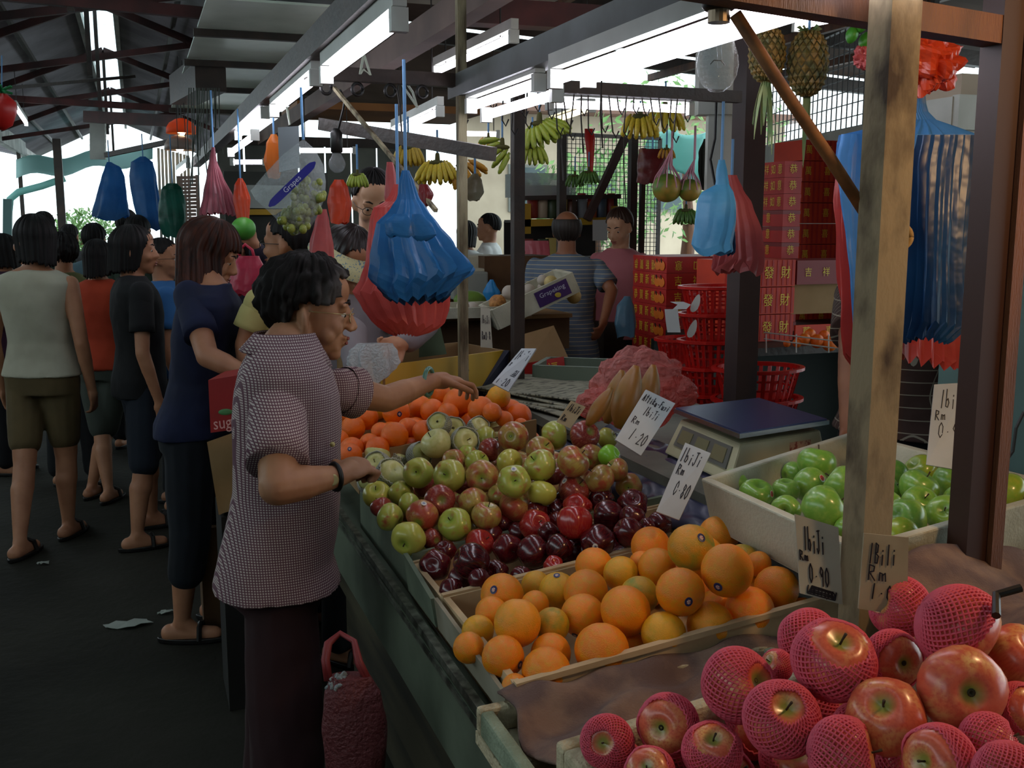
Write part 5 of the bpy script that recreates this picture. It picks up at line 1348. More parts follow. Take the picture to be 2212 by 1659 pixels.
# stacks right of the maroon post, standing on the long back shelf
c2 = P(1696, 347, 5.15); yb2 = PX(1636, 347, c2.x).y; h2 = .082; zs = 1.55-5.2*(.1547+(829.5-752)/FPX*-.988+0)
zs = PY(1720, 745, P(1720, 745, 5.0).y).z
h2 = (c2.z-zs)/11
for k in range(11):
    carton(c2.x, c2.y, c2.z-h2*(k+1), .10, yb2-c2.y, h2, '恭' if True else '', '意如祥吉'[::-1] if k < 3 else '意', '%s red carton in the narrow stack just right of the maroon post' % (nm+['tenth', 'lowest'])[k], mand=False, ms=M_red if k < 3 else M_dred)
c3 = P(1736, 300, 5.75); h3 = (c3.z-zs)/9
for k in range(9):
    carton(c3.x, c3.y, c3.z-h3*(k+1), .46, .28, h3, '萬 喜  發財', '', '%s orange-red carton in the tall stack behind the sloping stick' % nm[k], mf=M_ored, rib=True, fs=.55)
c4 = P(1640, 560, 4.75); w4 = PY(1719, 565, c4.y).x-c4.x; h4 = (c4.z-PY(1640, 738, c4.y).z)/3
zs2 = c4.z-3*h4
for k in range(3):
    carton(c4.x-.18, c4.y, c4.z-h4*(k+1), w4+.18, .25, h4, '恭喜發財', '', '%s striped carton in the short stack right beside the maroon post' % ('top', 'middle', 'bottom')[k], mf=M_ored, rib=True, fs=.6)
x5 = c4.x+w4+.01
carton(x5, c4.y, c4.z-h4*.95, .42, .25, h4*.9, '吉祥如意', '', 'dark red carton lying at the top right of the short striped stack', mf=M_dred, fs=.5)
t = thing('open_carton', (x5+.2, c4.y+.1, zs2), 'open carton with bare cardboard inside and oranges in front', 'carton')
G().box((x5+.21, c4.y+.14, c4.z-h4*1.52), (.42, .2, h4*1.1)).build('inner_wall', M_card, t)
G().box((x5+.21, c4.y, zs2+.035), (.42, .012, .07)).build('front', M_ored, t)
for i, ch in enumerate('萬喜發'): text(ch, 'lettering', M_gold, t, (x5+.06+.13*i, c4.y-.007, zs2+.035), (1, 0, 0), (0, 0, 1), .05)
t = thing('long_shelf', (x5+.1, c4.y, 0), 'long dark shelf carrying the red cartons on the right', 'shelf')
G().box((c4.x+.66, c4.y+.52, zs2-.02), (1.58, 1.45, .036)).build('board', M_steeldark, t)
G().box((c4.x+.60, c4.y+.6, (zs2-.04)/2), (1.65, .03, zs2-.04)).build('back_panel', mat('dark_green_board', '#1c2622', rough=.7), t)
for a in (-.2, .6, 1.4): G().box((c4.x+a, c4.y-.15, (zs2-.04)/2), (.05, .05, zs2-.04)).build('leg', M_steeldark, t)
oz = fmesh('orange_d')
for k, (u, v, r) in enumerate([(1700, 742, 8), (1722, 741, 10), (1738, 733, 13), (1765, 737, 15), (1792, 742, 17), (1750, 722, 12), (1808, 738, 14), (1780, 725, 12)]):
    d = 4.55 if k not in (5, 7) else 4.66; p = P(u, v, d); rr_ = r*d/FPX
    o = bpy.data.objects.new('orange', fmesh('orange_d')); C.objects.link(o); o.location = p; o.scale = (rr_, rr_, rr_)
    tag(o, 'small orange on the dark shelf by the open carton, %s from the left' % ORD[[0, 1, 2, 4, 6, 3, 7, 5][k]], 'orange', 'oranges on the dark shelf')
t = thing('wire_guard', P(1760, 760, 4.48), 'thin pale wire guard rail in front of the small oranges', 'rail')
for dv_ in (0, 14): G().tube([P(1650, 718+dv_, 4.5), P(1815, 738+dv_*1.1, 4.4)], .003, 6).build('wire', M_white, t)
for u in (1655, 1720, 1790): G().tube([P(u, 722, 4.47), P(u, 762, 4.47)], .003, 6).build('wire', M_white, t)

# red plastic baskets
M_bask = mat('basket_red', '#c41c16', rough=.35, sheer=.15)
def basket(c, r, h, label, sq=.75):
    t = thing('basket', c, label, 'basket', 'red plastic baskets'); c = Vector(c); n = 28
    def rg(k, z): return [c+Vector((math.cos(2*pi*i/n)*r*k, math.sin(2*pi*i/n)*r*k*sq, z)) for i in range(n)]
    G().ring_loft([rg(1.0, h), rg(1.12, h), rg(1.12, h-.012), rg(1.0, h-.016), rg(.97, h-.016), rg(.97, h)], False).build('rim', M_bask, t, smooth=False)
    G().ring_loft([rg(.80, 0), rg(.82, .012), rg(.78, .012)], True).build('base', M_bask, t)
    for z, k in ((.33*h, .865), (.62*h, .92)):
        G().ring_loft([rg(k, z), rg(k, z+.008), rg(k-.02, z+.008), rg(k-.02, z)], False).build('band', M_bask, t)
    g = G()
    for i in range(n):
        a = 2*pi*(i+.5)/n; e = Vector((math.cos(a), math.sin(a)*sq, 0))
        g.bar(c+e*r*.81, c+e*r*.99+Vector((0, 0, h-.01)), .012*r/.14, .004)
    o = g.build('slats', M_bask, t); return t
bc = P(1548, 672, 4.35); st_ = .112
for k in range(5): basket((bc.x, bc.y, bc.z-st_*k-.01), .155, .118, '%s red plastic basket in the tall stack left of the maroon post' % nm[k])
bc2 = P(1478, 775, 4.7)
for k in range(3): basket((bc2.x, bc2.y, bc2.z-st_*k-.02), .13, .118, '%s red plastic basket in the half hidden stack behind the pink bag' % nm[k])
bc3 = P(1635, 860, 4.2)
basket((bc3.x, bc3.y, bc3.z-.0), .175, .13, 'wide red plastic basket low behind the scale', .8)
basket((bc3.x, bc3.y, bc3.z-.125), .175, .13, 'red plastic basket under the wide one behind the scale', .8)
t = thing('basket_stand', (bc.x, bc.y, 0), 'dark low crate under the stacks of red baskets', 'stand')
zb = min(bc.z-st_*4-.01, bc2.z-st_*2-.02, bc3.z-.125)
G().box((bc.x+.02, bc.y-.02, (zb-.01)/2), (.7, .42, zb-.01)).build('body', M_steeldark, t)
for a in ((0, 0),):
    pts = [P(1462, 652, 4.1), P(1478, 658, 4.08), P(1468, 668, 4.05), P(1450, 668, 4.04), P(1452, 690, 4.04), P(1456, 718, 4.04)]
    g = G(); w = RT*.026
    g.add([p-w for p in pts]+[p+w for p in pts], [(i, i+1, 7+i, 6+i) for i in range(5)])
    tag(g.build('paper_strip', mat('white_paper', '#c2c6c4', rough=.6), thick=.001), 'curling white paper strip hanging beside the red baskets', 'paper')
for u, v, lab in ((1503, 655, 'white leaf-shaped tag on the top red basket'), (1496, 710, 'white leaf-shaped tag on the second red basket')):
    g = G(); c = P(u, v, 4.12); n = 14
    pts = [c+RT*(.016*math.sin(2*pi*i/n)*(1-.3*math.cos(2*pi*i/n)))+RT*.012*math.cos(2*pi*i/n)+UP*(.036*math.cos(2*pi*i/n)) for i in range(n)]
    g.add(pts, [tuple(range(n))]); tag(g.build('leaf_tag', mat('white_paper', '#c2c6c4'), thick=.002), lab, 'tag')
# white wall box with cable
t = thing('white_post', P(1562, 240, 4.4), 'white painted post with cables behind the clear bulb', 'post')
q = P(1552, 300, 4.4)
G().box((q.x, q.y, q.z+.02), (.10, .06, 1.0), rot=-YAW).build('post_face', M_white, t)
G().box((q.x-.02, q.y, PY(1530, 180, q.y).z), (.16, .10, .26), rot=-YAW).build('junction_box', M_white, t)
G().tube([P(1548, 205, 4.25), P(1545, 300, 4.25), P(1535, 345, 4.25), P(1545, 400, 4.25)], .006, 6).build('cable', M_black, t)
# ================================================================ people
def skin(name, c, c2=None): return mat(name, c, rough=.55, col2=c2 or c, nscale=12, sss=.0)
SK1 = skin('skin_tan', '#b07c5c', '#a06c4e'); SK2 = skin('skin_light', '#c89a7a', '#b98868'); SK3 = skin('skin_brown', '#8a5c40', '#7c5038')
HB = mat('black_hair', '#0c0a0a', rough=.62, spec=.25, col2='#1b1514', nscale=60, stretch=(1, 1, .1))
HA = mat('auburn_hair', '#4a200e', rough=.55, spec=.3, col2='#1e0f0a', nscale=50, stretch=(1, 1, .08), ncon=(.3, .7))
HG = mat('greying_hair', '#14100e', rough=.7, spec=.2, col2='#5a5654', nscale=9, ncon=(.58, .8))
M_eye = mat('eye_white', '#c9c2b8', rough=.25); M_iris = mat('eye_dark', '#120c0a', rough=.2); M_lip = mat('lip', '#8c4a40', rough=.5)
class Person:
    """local frame: x to the person's left hand side is -x ... +y faces forward; root placed at the feet"""
    def __init__(s, name_label, xy, face, h, vox=.010, skinm=None, group=None, wide=1.0, lean=0, leandir=0, bulk=1.0):
        s.root = thing('person', (xy[0], xy[1], 0), name_label, 'person', group)
        s.h = h; s.k = h/1.62; s.F = Vector((math.cos(face), math.sin(face), 0)); s.Rr = Vector((s.F.y, -s.F.x, 0)); s.o = Vector((xy[0], xy[1], 0))
        s.vox = vox; s.skin = skinm or SK1; s.w = wide; s.lean = lean; s.bulk = bulk; s.g = G(); s.torso_rings(0)
    def W(s, x, y, z): return s.o+s.Rr*x+s.F*y+Vector((0, 0, z))
    def tr(s, z):      # forward shift of the trunk at height z from leaning at the hip
        hz = .52*s.h; return max(0, z-hz)*math.tan(s.lean)
    def T(s, x, y, z): return s.W(x, y+s.tr(z), z-max(0, z-.52*s.h)*(1-math.cos(s.lean)))
    def torso_rings(s, inf, z0=.47, hem=None, n=28, flare=0, neckr=.058, belly=0):
        h, w, b = s.h, s.w, s.bulk; rings = []
        prof = [(.47, .160, .110, -.005), (.52, .168, .118, -.008), (.57, .150, .108, 0), (.62, .136, .100, .006), (.68, .145, .106, .006), (.73, .158, .112, .004), (.77, .172, .105, 0), (.80, .178, .092, -.006), (.822, .150, .074, -.010), (.838, .100, .060, -.012), (.848, .064, .056, -.008)]
        if hem is not None:
            prof = [p for p in prof if p[0] > hem+.01]; prof = [(hem, .165+flare, .116+flare, -.004)]+prof
        for f, rx, ry, oy in prof:
            bl = belly*math.exp(-((f-.60)/.07)**2)
            rx_, ry_ = (rx*w*s.k+inf), (ry*b*s.k+inf+bl)
            if f > .83: rx_, ry_ = rx*s.k+inf*.8, ry*s.k+inf*.8
            c = lambda x, y: s.T(x, y+(oy+bl*.6)*s.k, f*h)
            ring = []
            for i in range(n):
                a = 2*pi*i/n; ca, sa = math.cos(a), math.sin(a)
                e = .85
                ring.append(c(rx_*math.copysign(abs(ca)**e, ca), ry_*math.copysign(abs(sa)**e, sa)))
            rings.append(ring)
        return rings
    def legs(s, feet=None, thigh=.082, calf=.050, shoes=None, soles=True, knees=None):
        k = s.k; s.hip = [s.W(-.085*k*s.w, 0, .50*s.h), s.W(.085*k*s.w, 0, .50*s.h)]
        feet = feet or [s.W(-.10, .0, 0), s.W(.10, .0, 0)]
        s.feet = [Vector(f) for f in feet]; s.knee = []; s.ank = []
        for i in range(2):
            a = s.feet[i]+Vector((0, 0, .075*k)); kn = (s.hip[i]+a)/2+s.F*.015+Vector((0, 0, -.01))
            if knees: kn = Vector(knees[i])
            s.knee.append(kn); s.ank.append(a)
            s.g.cap(s.hip[i], kn, thigh*k, .056*k); s.g.cap(kn, kn.lerp(a, .35), .052*k, calf*1.06*k); s.g.cap(kn.lerp(a, .35)-s.F*.008, a, calf*1.08*k, .030*k)
            ft = s.feet[i]
            s.g.cap(ft+Vector((0, 0, .035))-s.F*.045*k, ft+Vector((0, 0, .026))+s.F*.12*k, .036*k, .030*k); s.g.cap(a, ft+Vector((0, 0, .03))+s.F*.06*k, .034*k, .028*k)
            if soles:
                m = shoes or M_black; g = G(); n = 20
                rg = lambda z, q: [ft+s.Rr*(math.cos(2*pi*j/n)*.046*k*q*(1+.15*math.sin(2*pi*j/n)))+s.F*(.04+math.sin(2*pi*j/n)*.135)*k*q+Vector((0, 0, z)) for j in range(n)]
                g.ring_loft([rg(.001, .96), rg(.006, 1), rg(.018, 1), rg(.020, .97)]); g.build('sandal', m, s.root, smooth=False)
                c = ft+s.F*.07*k; g = G().tube([c-s.Rr*.045*k+Vector((0, 0, .015)), c-s.Rr*.03*k+Vector((0, 0, .062)), c+Vector((0, 0, .07)), c+s.Rr*.03*k+Vector((0, 0, .062)), c+s.Rr*.045*k+Vector((0, 0, .015))], .010, 6)
                g.build('sandal_strap', m, s.root)
    def arm(s, side, elbow=None, wrist=None, shoulder=None, hand=None, r=.040, palm=None, curl=.5, grip=None):
        """side -1 = person's left; points in world space; default: hanging"""
        k = s.k; sh = shoulder or s.T(.168*s.w*k*side, -.006, .795*s.h)
        el = Vector(elbow) if elbow is not None else sh+s.Rr*side*.05-Vector((0, 0, .285*k))-s.F*.02
        wr = Vector(wrist) if wrist is not None else el+s.Rr*side*.005-Vector((0, 0, .24*k))+s.F*.06
        s.g.cap(sh, el, r*1.12*k, r*.88*k); s.g.cap(el, el.lerp(wr, .4), r*.90*k, r*.86*k); s.g.cap(el.lerp(wr, .3), wr, r*.86*k, .024*k)
        if not hasattr(s, 'A'): s.A = {}
        s.A[side] = (Vector(sh), el, wr)
        hd = Vector(hand) if hand is not None else wr+(wr-el).normalized()*.09*k
        s.hand(wr, (hd-wr).normalized(), palm if palm is not None else -s.Rr*side, side, curl, grip)
    def hand(s, wr, d, pn, side, curl=.5, grip=None, sc=1):
        """d along the hand, pn out of the palm"""
        k = s.k*sc; pn = (Vector(pn)-d*Vector(pn).dot(d)).normalized(); ac = d.cross(pn).normalized()*side   # ac points to the thumb side
        pc = wr+d*.045*k
        M = Matrix((ac, pn, d)).transposed()
        s.g.ell(pc, (.038*k, .016*k, .048*k), M, 14, 10); s.g.cap(wr, wr+d*.03*k, .024*k, .026*k)
        L = [.070, .078, .073, .058]
        for i in range(4):
            off = ac*(.027-.018*i)*k; b0 = wr+d*.078*k+off; dd = (d+ac*(.12-.08*i)).normalized(); p = b0-d*.02*k; r = .0092*k
            c = curl*(1+.08*i)
            for q, f in enumerate((.45, .32, .25)):
                a = c*(.45 if q == 0 else 1.0)
                ax = dd.cross(pn)
                if q == 0: dirn = (dd*math.cos(a*.8)+pn*math.sin(a*.8)).normalized()
                else: dirn = (dd*math.cos(a*(.8+.8*q))+pn*math.sin(a*(.8+.8*q))).normalized()
                ln = L[i]*f*k+(.02*k if q == 0 else 0)
                e = p+dirn*ln; s.g.cap(p, e, r*(1-.06*q), r*(.94-.08*q), 10); p = e
        t0 = wr+d*.022*k+ac*.022*k; t1 = t0+(d*.6+ac*.75+pn*.25).normalized()*.036*k; t2 = t1+(d*.85+ac*.25+pn*.55*max(.3, curl)).normalized()*.030*k; t3 = t2+(d*.9+pn*.6*max(.3, curl)).normalized()*.022*k
        s.g.cap(t0, t1, .0135*k, .0115*k, 10); s.g.cap(t1, t2, .0112*k, .0100*k, 10); s.g.cap(t2, t3, .0100*k, .0085*k, 10)
    def head(s, face=None, pitch=0, roll=0, z=None, pos=None, size=1.0, eyes=True, ears=True):
        """face: world heading angle; pitch>0 looks down"""
        k = s.k*size; s.hk = k
        fa = face if face is not None else math.atan2(s.F.y, s.F.x)
        f = Vector((math.cos(fa)*math.cos(pitch), math.sin(fa)*math.cos(pitch), -math.sin(pitch))); r = Vector((math.sin(fa), -math.cos(fa), 0)); u = r.cross(f)
        if roll: r, u = r*math.cos(roll)+u*math.sin(roll), u*math.cos(roll)-r*math.sin(roll)
        c = Vector(pos) if pos is not None else s.T(0, .005, .925*s.h); s.hc, s.hf, s.hr, s.hu = c, f, r, u
        M = Matrix((r, f, u)).transposed()
        def L(x, y, z): return c+(r*x+f*y+u*z)*k
        s.L = L; g = s.g
        E = lambda p, q, nu=18, nv=12: g.ell(L(*p), tuple(a*k for a in q), M, nu, nv)
        E((0, -.012, .030), (.073, .092, .084), 24, 16); E((0, .030, -.010), (.060, .062, .088), 24, 16); E((0, .034, -.066), (.046, .052, .040)); E((0, .070, -.098), (.021, .019, .017))
        E((0, .05, .05), (.056, .042, .045))
        for q in (-1, 1):
            E((q*.032, .066, -.030), (.024, .022, .024)); E((q*.028, .083, .022), (.024, .010, .008)); E((q*.011, .103, -.033), (.009, .010, .008))
            E((q*.030, .080, .010), (.016, .012, .0075)); E((q*.030, .080, -.009), (.015, .009, .006))
            if ears:
                E((q*.074, -.006, -.008), (.009, .016, .028)); E((q*.070, .002, -.028), (.008, .010, .012))
        g.cap(L(0, .088, .014), L(0, .108, -.028), .0085*k, .0125*k); E((0, .094, -.058), (.023, .009, .006)); E((0, .090, -.070), (.019, .010, .007)); E((0, .074, -.083), (.025, .014, .012))
        nb = s.T(0, -.010, .835*s.h); s.nb = nb
        g.cap(nb, L(0, -.022, -.055), .056*k, .052*k)
        if eyes:
            for q in (-1, 1):
                G().ell(L(q*.0295, .0800, .0005), .0098*k, nu=12, nv=8).build('eye', M_eye, s.root, smooth=True); G().ell(L(q*.030, .0855, -.001), (.0058*k,)*3, nu=10, nv=6).build('iris', M_iris, s.root, smooth=True)
                pts = [L(q*x, y, z_) for x, y, z_ in ((.012, .095, .024), (.026, .0925, .031), (.042, .082, .027))]
                G().tube(pts, [.0022*k, .0032*k, .0015*k], 6).build('eyebrow', HB, s.root)
            g2 = G(); n = 9
            g2.ell(L(0, .1005, -.0575), (.020*k, .0040*k, .0042*k), M, 14, 8).ell(L(0, .0975, -.0685), (.017*k, .0048*k, .0050*k), M, 14, 8)
            g2.build('lips', M_lip, s.root, smooth=True)
    def hairdo(s, style, m, seed=0, name='hair', thick=.012):
        """strands as ridged columns running down from the crown round the skull"""
        k, L = s.hk, s.L; rr = random.Random(seed)
        NA, NT = 150, 26; vs = []
        col = [rr.uniform(-1, 1) for _ in range(NA)]; fine = [rr.uniform(-1, 1) for _ in range(NA)]
        for i in range(NA):
            a = 2*pi*i/NA-pi                      # 0 = face direction
            aa = abs(a)
            smooth = lambda lo, hi: 0 if aa < lo else 1 if aa > hi else ((aa-lo)/(hi-lo))**2*(3-2*(aa-lo)/(hi-lo))
            if style == 'bob': S = .118+.150*smooth(.55, 1.25)+.012*smooth(2, 3)
            elif style == 'long': S = .122+.20*smooth(.60, 1.15)+.17*smooth(1.2, 2.2)
            elif style == 'short': S = .098+.035*smooth(.75, 1.15)+.075*smooth(1.4, 2.2)
            elif style == 'curly': S = .086+.062*smooth(.45, .95)+.085*smooth(1.5, 2.1)
            elif style == 'crop': S = .082+.055*smooth(.8, 1.2)+.055*smooth(1.5, 2.2)
            elif style == 'pinned': S = .10+.06*smooth(.7, 1.2)+.08*smooth(1.3, 2.0)
            elif style == 'bald': S = .05+.10*smooth(1.3, 1.8)
            S += col[i]*(.010 if style in ('long', 'bob') else .004)
            rel = (.0022*col[i]+.0012*fine[i]+.0018*math.sin(i*.9))*(2.0 if style in ('long', 'curly') else 1)
            row = []
            for j in range(NT+1):
                t = j/NT; sl = S*t
                if style == 'bald': sl = .105+(S-.05+.035)*t*.9 if aa > 1.3 else .105
                off = thick*(1.35 if style == 'curly' else 1)*(1-.35*t if style in ('crop', 'short') else 1)+rel*min(1, t*3)
                th = sl/.090
                cx = math.sin(a); cy = math.cos(a)
                lim = 1.75 if style in ('bob', 'long') else 2.5
                t_ = min(th, lim)
                rx, ry, rz = .073+off, .094+off, .086+off
                x = cx*math.sin(t_)*rx; y = -.012+cy*math.sin(t_)*ry; z = .030+math.cos(t_)*rz
                dz = 0
                if th > lim:
                    dz = (th-lim)*.090; w_ = 1-.9*dz if style == 'bob' else 1+.10*dz+.03*math.sin(i*.35)
                    x *= w_; y = -.012+(y+.012)*w_-.0*dz
                p = Vector((x, y, z))
                if style == 'curly':
                    n_ = noise.noise(p*38+Vector((seed, 0, 0)))*.010+noise.noise(p*80)*.005; p += Vector((x, y, z-.03)).normalized()*n_
                hz = s.nb-s.hc; hz.z = 0; bw = (1-math.cos(a))/2
                row.append(L(p.x, p.y, p.z)-Vector((0, 0, dz*k))+(hz*1.15-s.hf*.012)*min(1, dz/.14)*bw)
            vs.append(row)
        g = G(); o = 0
        for row in vs: g.v += row
        n = NT+1
        for i in range(NA):
            i2 = (i+1) % NA
            for j in range(NT): g.f.append((i*n+j, i2*n+j, i2*n+j+1, i*n+j+1))
        ob = g.build(name, m, s.root, smooth=True)
        md = ob.modifiers.new('t', 'SOLIDIFY'); md.thickness = .010*k; md.offset = -1
        return ob
    def finish(s):
        s.g.ring_loft(s.torso_rings(0)); return remesh(s.g, 'body', s.skin, s.root, s.vox, smooth=3)
    def top(s, m, name='shirt', hem=.50, sleeve=.5, inf=.014, flare=.008, tank=False, wr=.006, belly=0, collar=None, sl_r=.056, vox=None, sleeves=(-1, 1)):
        g = G(); R_ = s.torso_rings(inf, hem=hem, flare=flare, belly=belly)
        if tank:
            R_ = [r for r in R_[:-1]]
        g.ring_loft(R_)
        if not tank:
            for sd in sleeves:
                if sd in getattr(s, 'A', {}):
                    sh, el, wrr = s.A[sd]; sv = sleeve[sd] if isinstance(sleeve, dict) else sleeve
                    if sv <= .7:
                        e = sh.lerp(el, min(1, sv/.5*.72)); q0 = sh.lerp(e, .35)
                        g.cap(sh-(el-sh)*.02, q0, .058*s.k, sl_r*.98*s.k)
                        pts = [sh.lerp(e, f) for f in (.15, .35, .55, .8, 1, 1.0, .9)]
                        q = sl_r*s.k
                        G().tube(pts, [q*.98, q*1.04, q*1.06, q*1.08, q*1.10, q*1.04, q*1.0], 26, cap=False).build('sleeve', m, s.root, smooth=True)
                    else: g.cap(sh, el, .058*s.k, sl_r*s.k)
                    if sv > .7: g.cap(el, el.lerp(wrr, sv-.15), sl_r*s.k, .045*s.k)
        return remesh(g, name, m, s.root, vox or max(.008, s.vox), smooth=3, wrinkle=wr, wfreq=9)
    def bottom(s, m, name='trousers', length=.9, r0=.098, r1=.066, inf=.0, skirt=False, wr=.004, top_=.56):
        g = G(); k = s.k
        R_ = s.torso_rings(.005, hem=.46); g.ring_loft(R_[:3])
        if skirt:
            n = 26; rg = lambda z, a_, b_: [s.W(a_*math.cos(2*pi*i/n), b_*math.sin(2*pi*i/n), z) for i in range(n)]
            g.ring_loft([rg(.50*s.h, .185*k, .135*k), rg(length*s.h, .20*k, .15*k)])
        else:
            for i in range(2):
                if length <= .5:
                    e = s.hip[i].lerp(s.knee[i], length/.5); g.cap(s.hip[i], e, r0*k, r1*k)
                else:
                    f = (length-.5)/.5; g.cap(s.hip[i], s.knee[i], r0*k, r1*1.12*k); g.cap(s.knee[i], s.knee[i].lerp(s.ank[i], f), r1*1.12*k, r1*k)
        return remesh(g, name, m, s.root, max(.009, s.vox), smooth=3, wrinkle=wr, wfreq=8)
    def glasses(s, m=None):
        m = m or M_black; k = s.hk; L = s.L
        g = G()
        for q in (-1, 1):
            g.tube([L(q*.031+.020*math.cos(2*pi*i/16), .104-.004*abs(math.cos(2*pi*i/16)), -.002+.015*math.sin(2*pi*i/16)) for i in range(17)], .0013*k, 5)
            g.tube([L(q*.051, .100, .004), L(q*.072, .06, .004), L(q*.078, .0, .002), L(q*.077, -.012, -.010)], .0013*k, 5)
        g.tube([L(-.011, .104, .002), L(0, .108, .004), L(.011, .104, .002)], .0013*k, 5)
        g.build('glasses', m, s.root, smooth=True)
def toward(a, b): return math.atan2(b.y-a.y, b.x-a.x)
VA = math.atan2(FW.y, FW.x); RA = math.atan2(RT.y, RT.x)     # headings: away from the camera, to the right

# ---------------------------------------------------------------- elderly woman choosing fruit
M_ging = cloth('gingham_shirt', '#b0a29c', '#5a3844', kx=185, kz=185, w=.38, diag=.12)
e0 = P(640, 900, 2.37)
el = Person('elderly woman with short greying hair and checked blouse reaching over the fruit', (.27, 2.33), RA+.22, 1.53, vox=.0045, skinm=skin('skin_elder', '#a87a58', '#94664a'), wide=.90, lean=math.radians(5), bulk=.96)
el.legs(feet=[(.24, 2.42, 0), (.24, 2.20, 0)], thigh=.088)
sh_n = P(600, 845, 2.22); el_n = P(600, 1052, 2.07); wr_n = P(735, 1028, 2.16)
el.arm(1, elbow=el_n, wrist=wr_n, shoulder=sh_n, hand=P(768, 1008, 2.20), r=.046, curl=1.15, palm=Vector((0, .4, -1)))
sh_f = P(735, 842, 2.50); el_f = P(832, 862, 2.62); wr_f = P(938, 822, 2.78)
el.arm(-1, elbow=el_f, wrist=wr_f, shoulder=sh_f, hand=P(1015, 822, 2.84), r=.041, curl=.62, palm=Vector((.25, 0, -1)))
el.head(face=RA+.12, pitch=.14, pos=P(666, 668, 2.37), size=1.02)
# fuller cheeks and jaw of age
for q in (-1, 1): el.g.ell(el.L(q*.038, .052, -.052), (.020, .024, .022))
el.g.ell(el.L(0, .030, -.085), (.030, .034, .022))
for q in (-1, 1): el.g.ell(el.L(q*.087, -.002, -.020), (.008, .018, .031)); el.g.ell(el.L(q*.084, .004, -.044), (.007, .010, .012))
el.finish()
el.top(M_ging, 'blouse', hem=.480, sleeve={1: .54, -1: .22}, inf=.020, flare=.022, wr=.004, belly=.010, sl_r=.062, vox=.007)
el.bottom(mat('maroon_trousers', '#2c0f12', rough=.85, col2='#220b0e', nscale=5), length=.95, r0=.086, r1=.082)
el.hairdo('curly', HG, seed=3, thick=.015)
el.glasses(mat('thin_gold_frame', '#a89468', metal=.8, rough=.3))
def collar(p, m, inf=.02):
    n = 30; g = G(); r0, r1 = [], []
    for i in range(n+1):
        a = -pi*.90+2*pi*.90*i/n-pi/2+pi*0
        x, y = math.cos(a), math.sin(a)
        op = max(0, y)
        r0.append(p.T(.068*x*p.k, -.012+.070*y*p.k, .856*p.h)); r1.append(p.T(.125*x*p.k, -.005+(.110*y)*p.k, .832*p.h-.040*op))
    g.add(r0+r1, [(i, i+1, n+1+i+1, n+1+i) for i in range(n)]); return g.build('collar', m, p.root, smooth=True, thick=.004)
collar(el, M_ging)
for v, du in ((880, 722), (985, 730)):
    pass
for k_, (u, v, d) in enumerate(((703, 898, 2.24), (718, 960, 2.24))): G().ell(P(u, v, d), (.006, .006, .006), nu=10, nv=6).build('button', mat('cream_button', '#b8ab6c'), el.root, smooth=True)
G().tube([P(926, 825, 2.75)+Vector((0, 0, 0))+RT*(.010*math.cos(a_))+UP*(.036*math.sin(a_))+Vector((FW.x, FW.y, 0))*(.030*math.cos(a_)) for a_ in [2*pi*i/24 for i in range(25)]], .006, 8).build('jade_bangle', mat('jade', '#5e8a7c', rough=.25, col2='#3f6a5c', nscale=40), el.root, smooth=True)
wd_ = (wr_n-el_n).normalized(); wq = wd_.to_track_quat('Z', 'Y').to_matrix(); wc = wr_n-wd_*.012
G().tube([wc+wq @ Vector((math.cos(2*pi*i/20)*.026, math.sin(2*pi*i/20)*.028, 0)) for i in range(21)], .005, 6).build('watch_strap', M_black, el.root, smooth=True)
wf = wc-Vector((FW.x, FW.y, 0))*.027
G().lathe([(.0125, 0), (.0125, .004), (.010, .005)], wf, 18, M=(-FW).to_track_quat('Z', 'Y').to_matrix()).build('watch_face', mat('watch_gold', '#b8a878', metal=.6, rough=.3), el.root)
G().ell(el.L(.094, .004, -.052), .0035).build('earring', mat('green_stone', '#3f6a58', rough=.2), el.root, smooth=True)
# red shopping basket bag by her legs
t = thing('shopping_bag', (.43, 2.02, .0), 'dark red woven plastic shopping bag beside the elderly woman', 'bag')
cb = P(762, 1560, 2.05); rows = [(1460, 712, 800), (1500, 700, 825), (1560, 696, 838), (1620, 700, 838), (1700, 712, 825)]
bagmesh(G(), rows, 2.0, ratio=.55, np_=2, amp=.02, steps=14).build('body', mat('woven_maroon', '#5c2426', rough=.6, bump=.6, bscale=140), t)
for du in (0, 6):
    G().tube([P(706+du, 1470, 2.0), P(700+du, 1425, 2.0), P(706+du, 1390, 2.02), P(735, 1368, 2.04), P(765, 1385, 2.02), P(778-du, 1430, 2.0), P(800-du, 1475, 2.0)], .006, 8).build('handle', mat('bag_red', '#7a2a2c', rough=.5), t, smooth=True)
crumple('white_parcel', 'white plastic parcel inside the red shopping bag', 735, 1478, 26, 2.0, mat('white_film', '#9aa6a8', rough=.3, sheer=.4), cat='parcel', seed=9)
crumple('white_parcel', 'second white plastic parcel inside the red shopping bag, on the right', 778, 1482, 20, 2.02, mat('white_film', '#9aa6a8'), cat='parcel', seed=12)

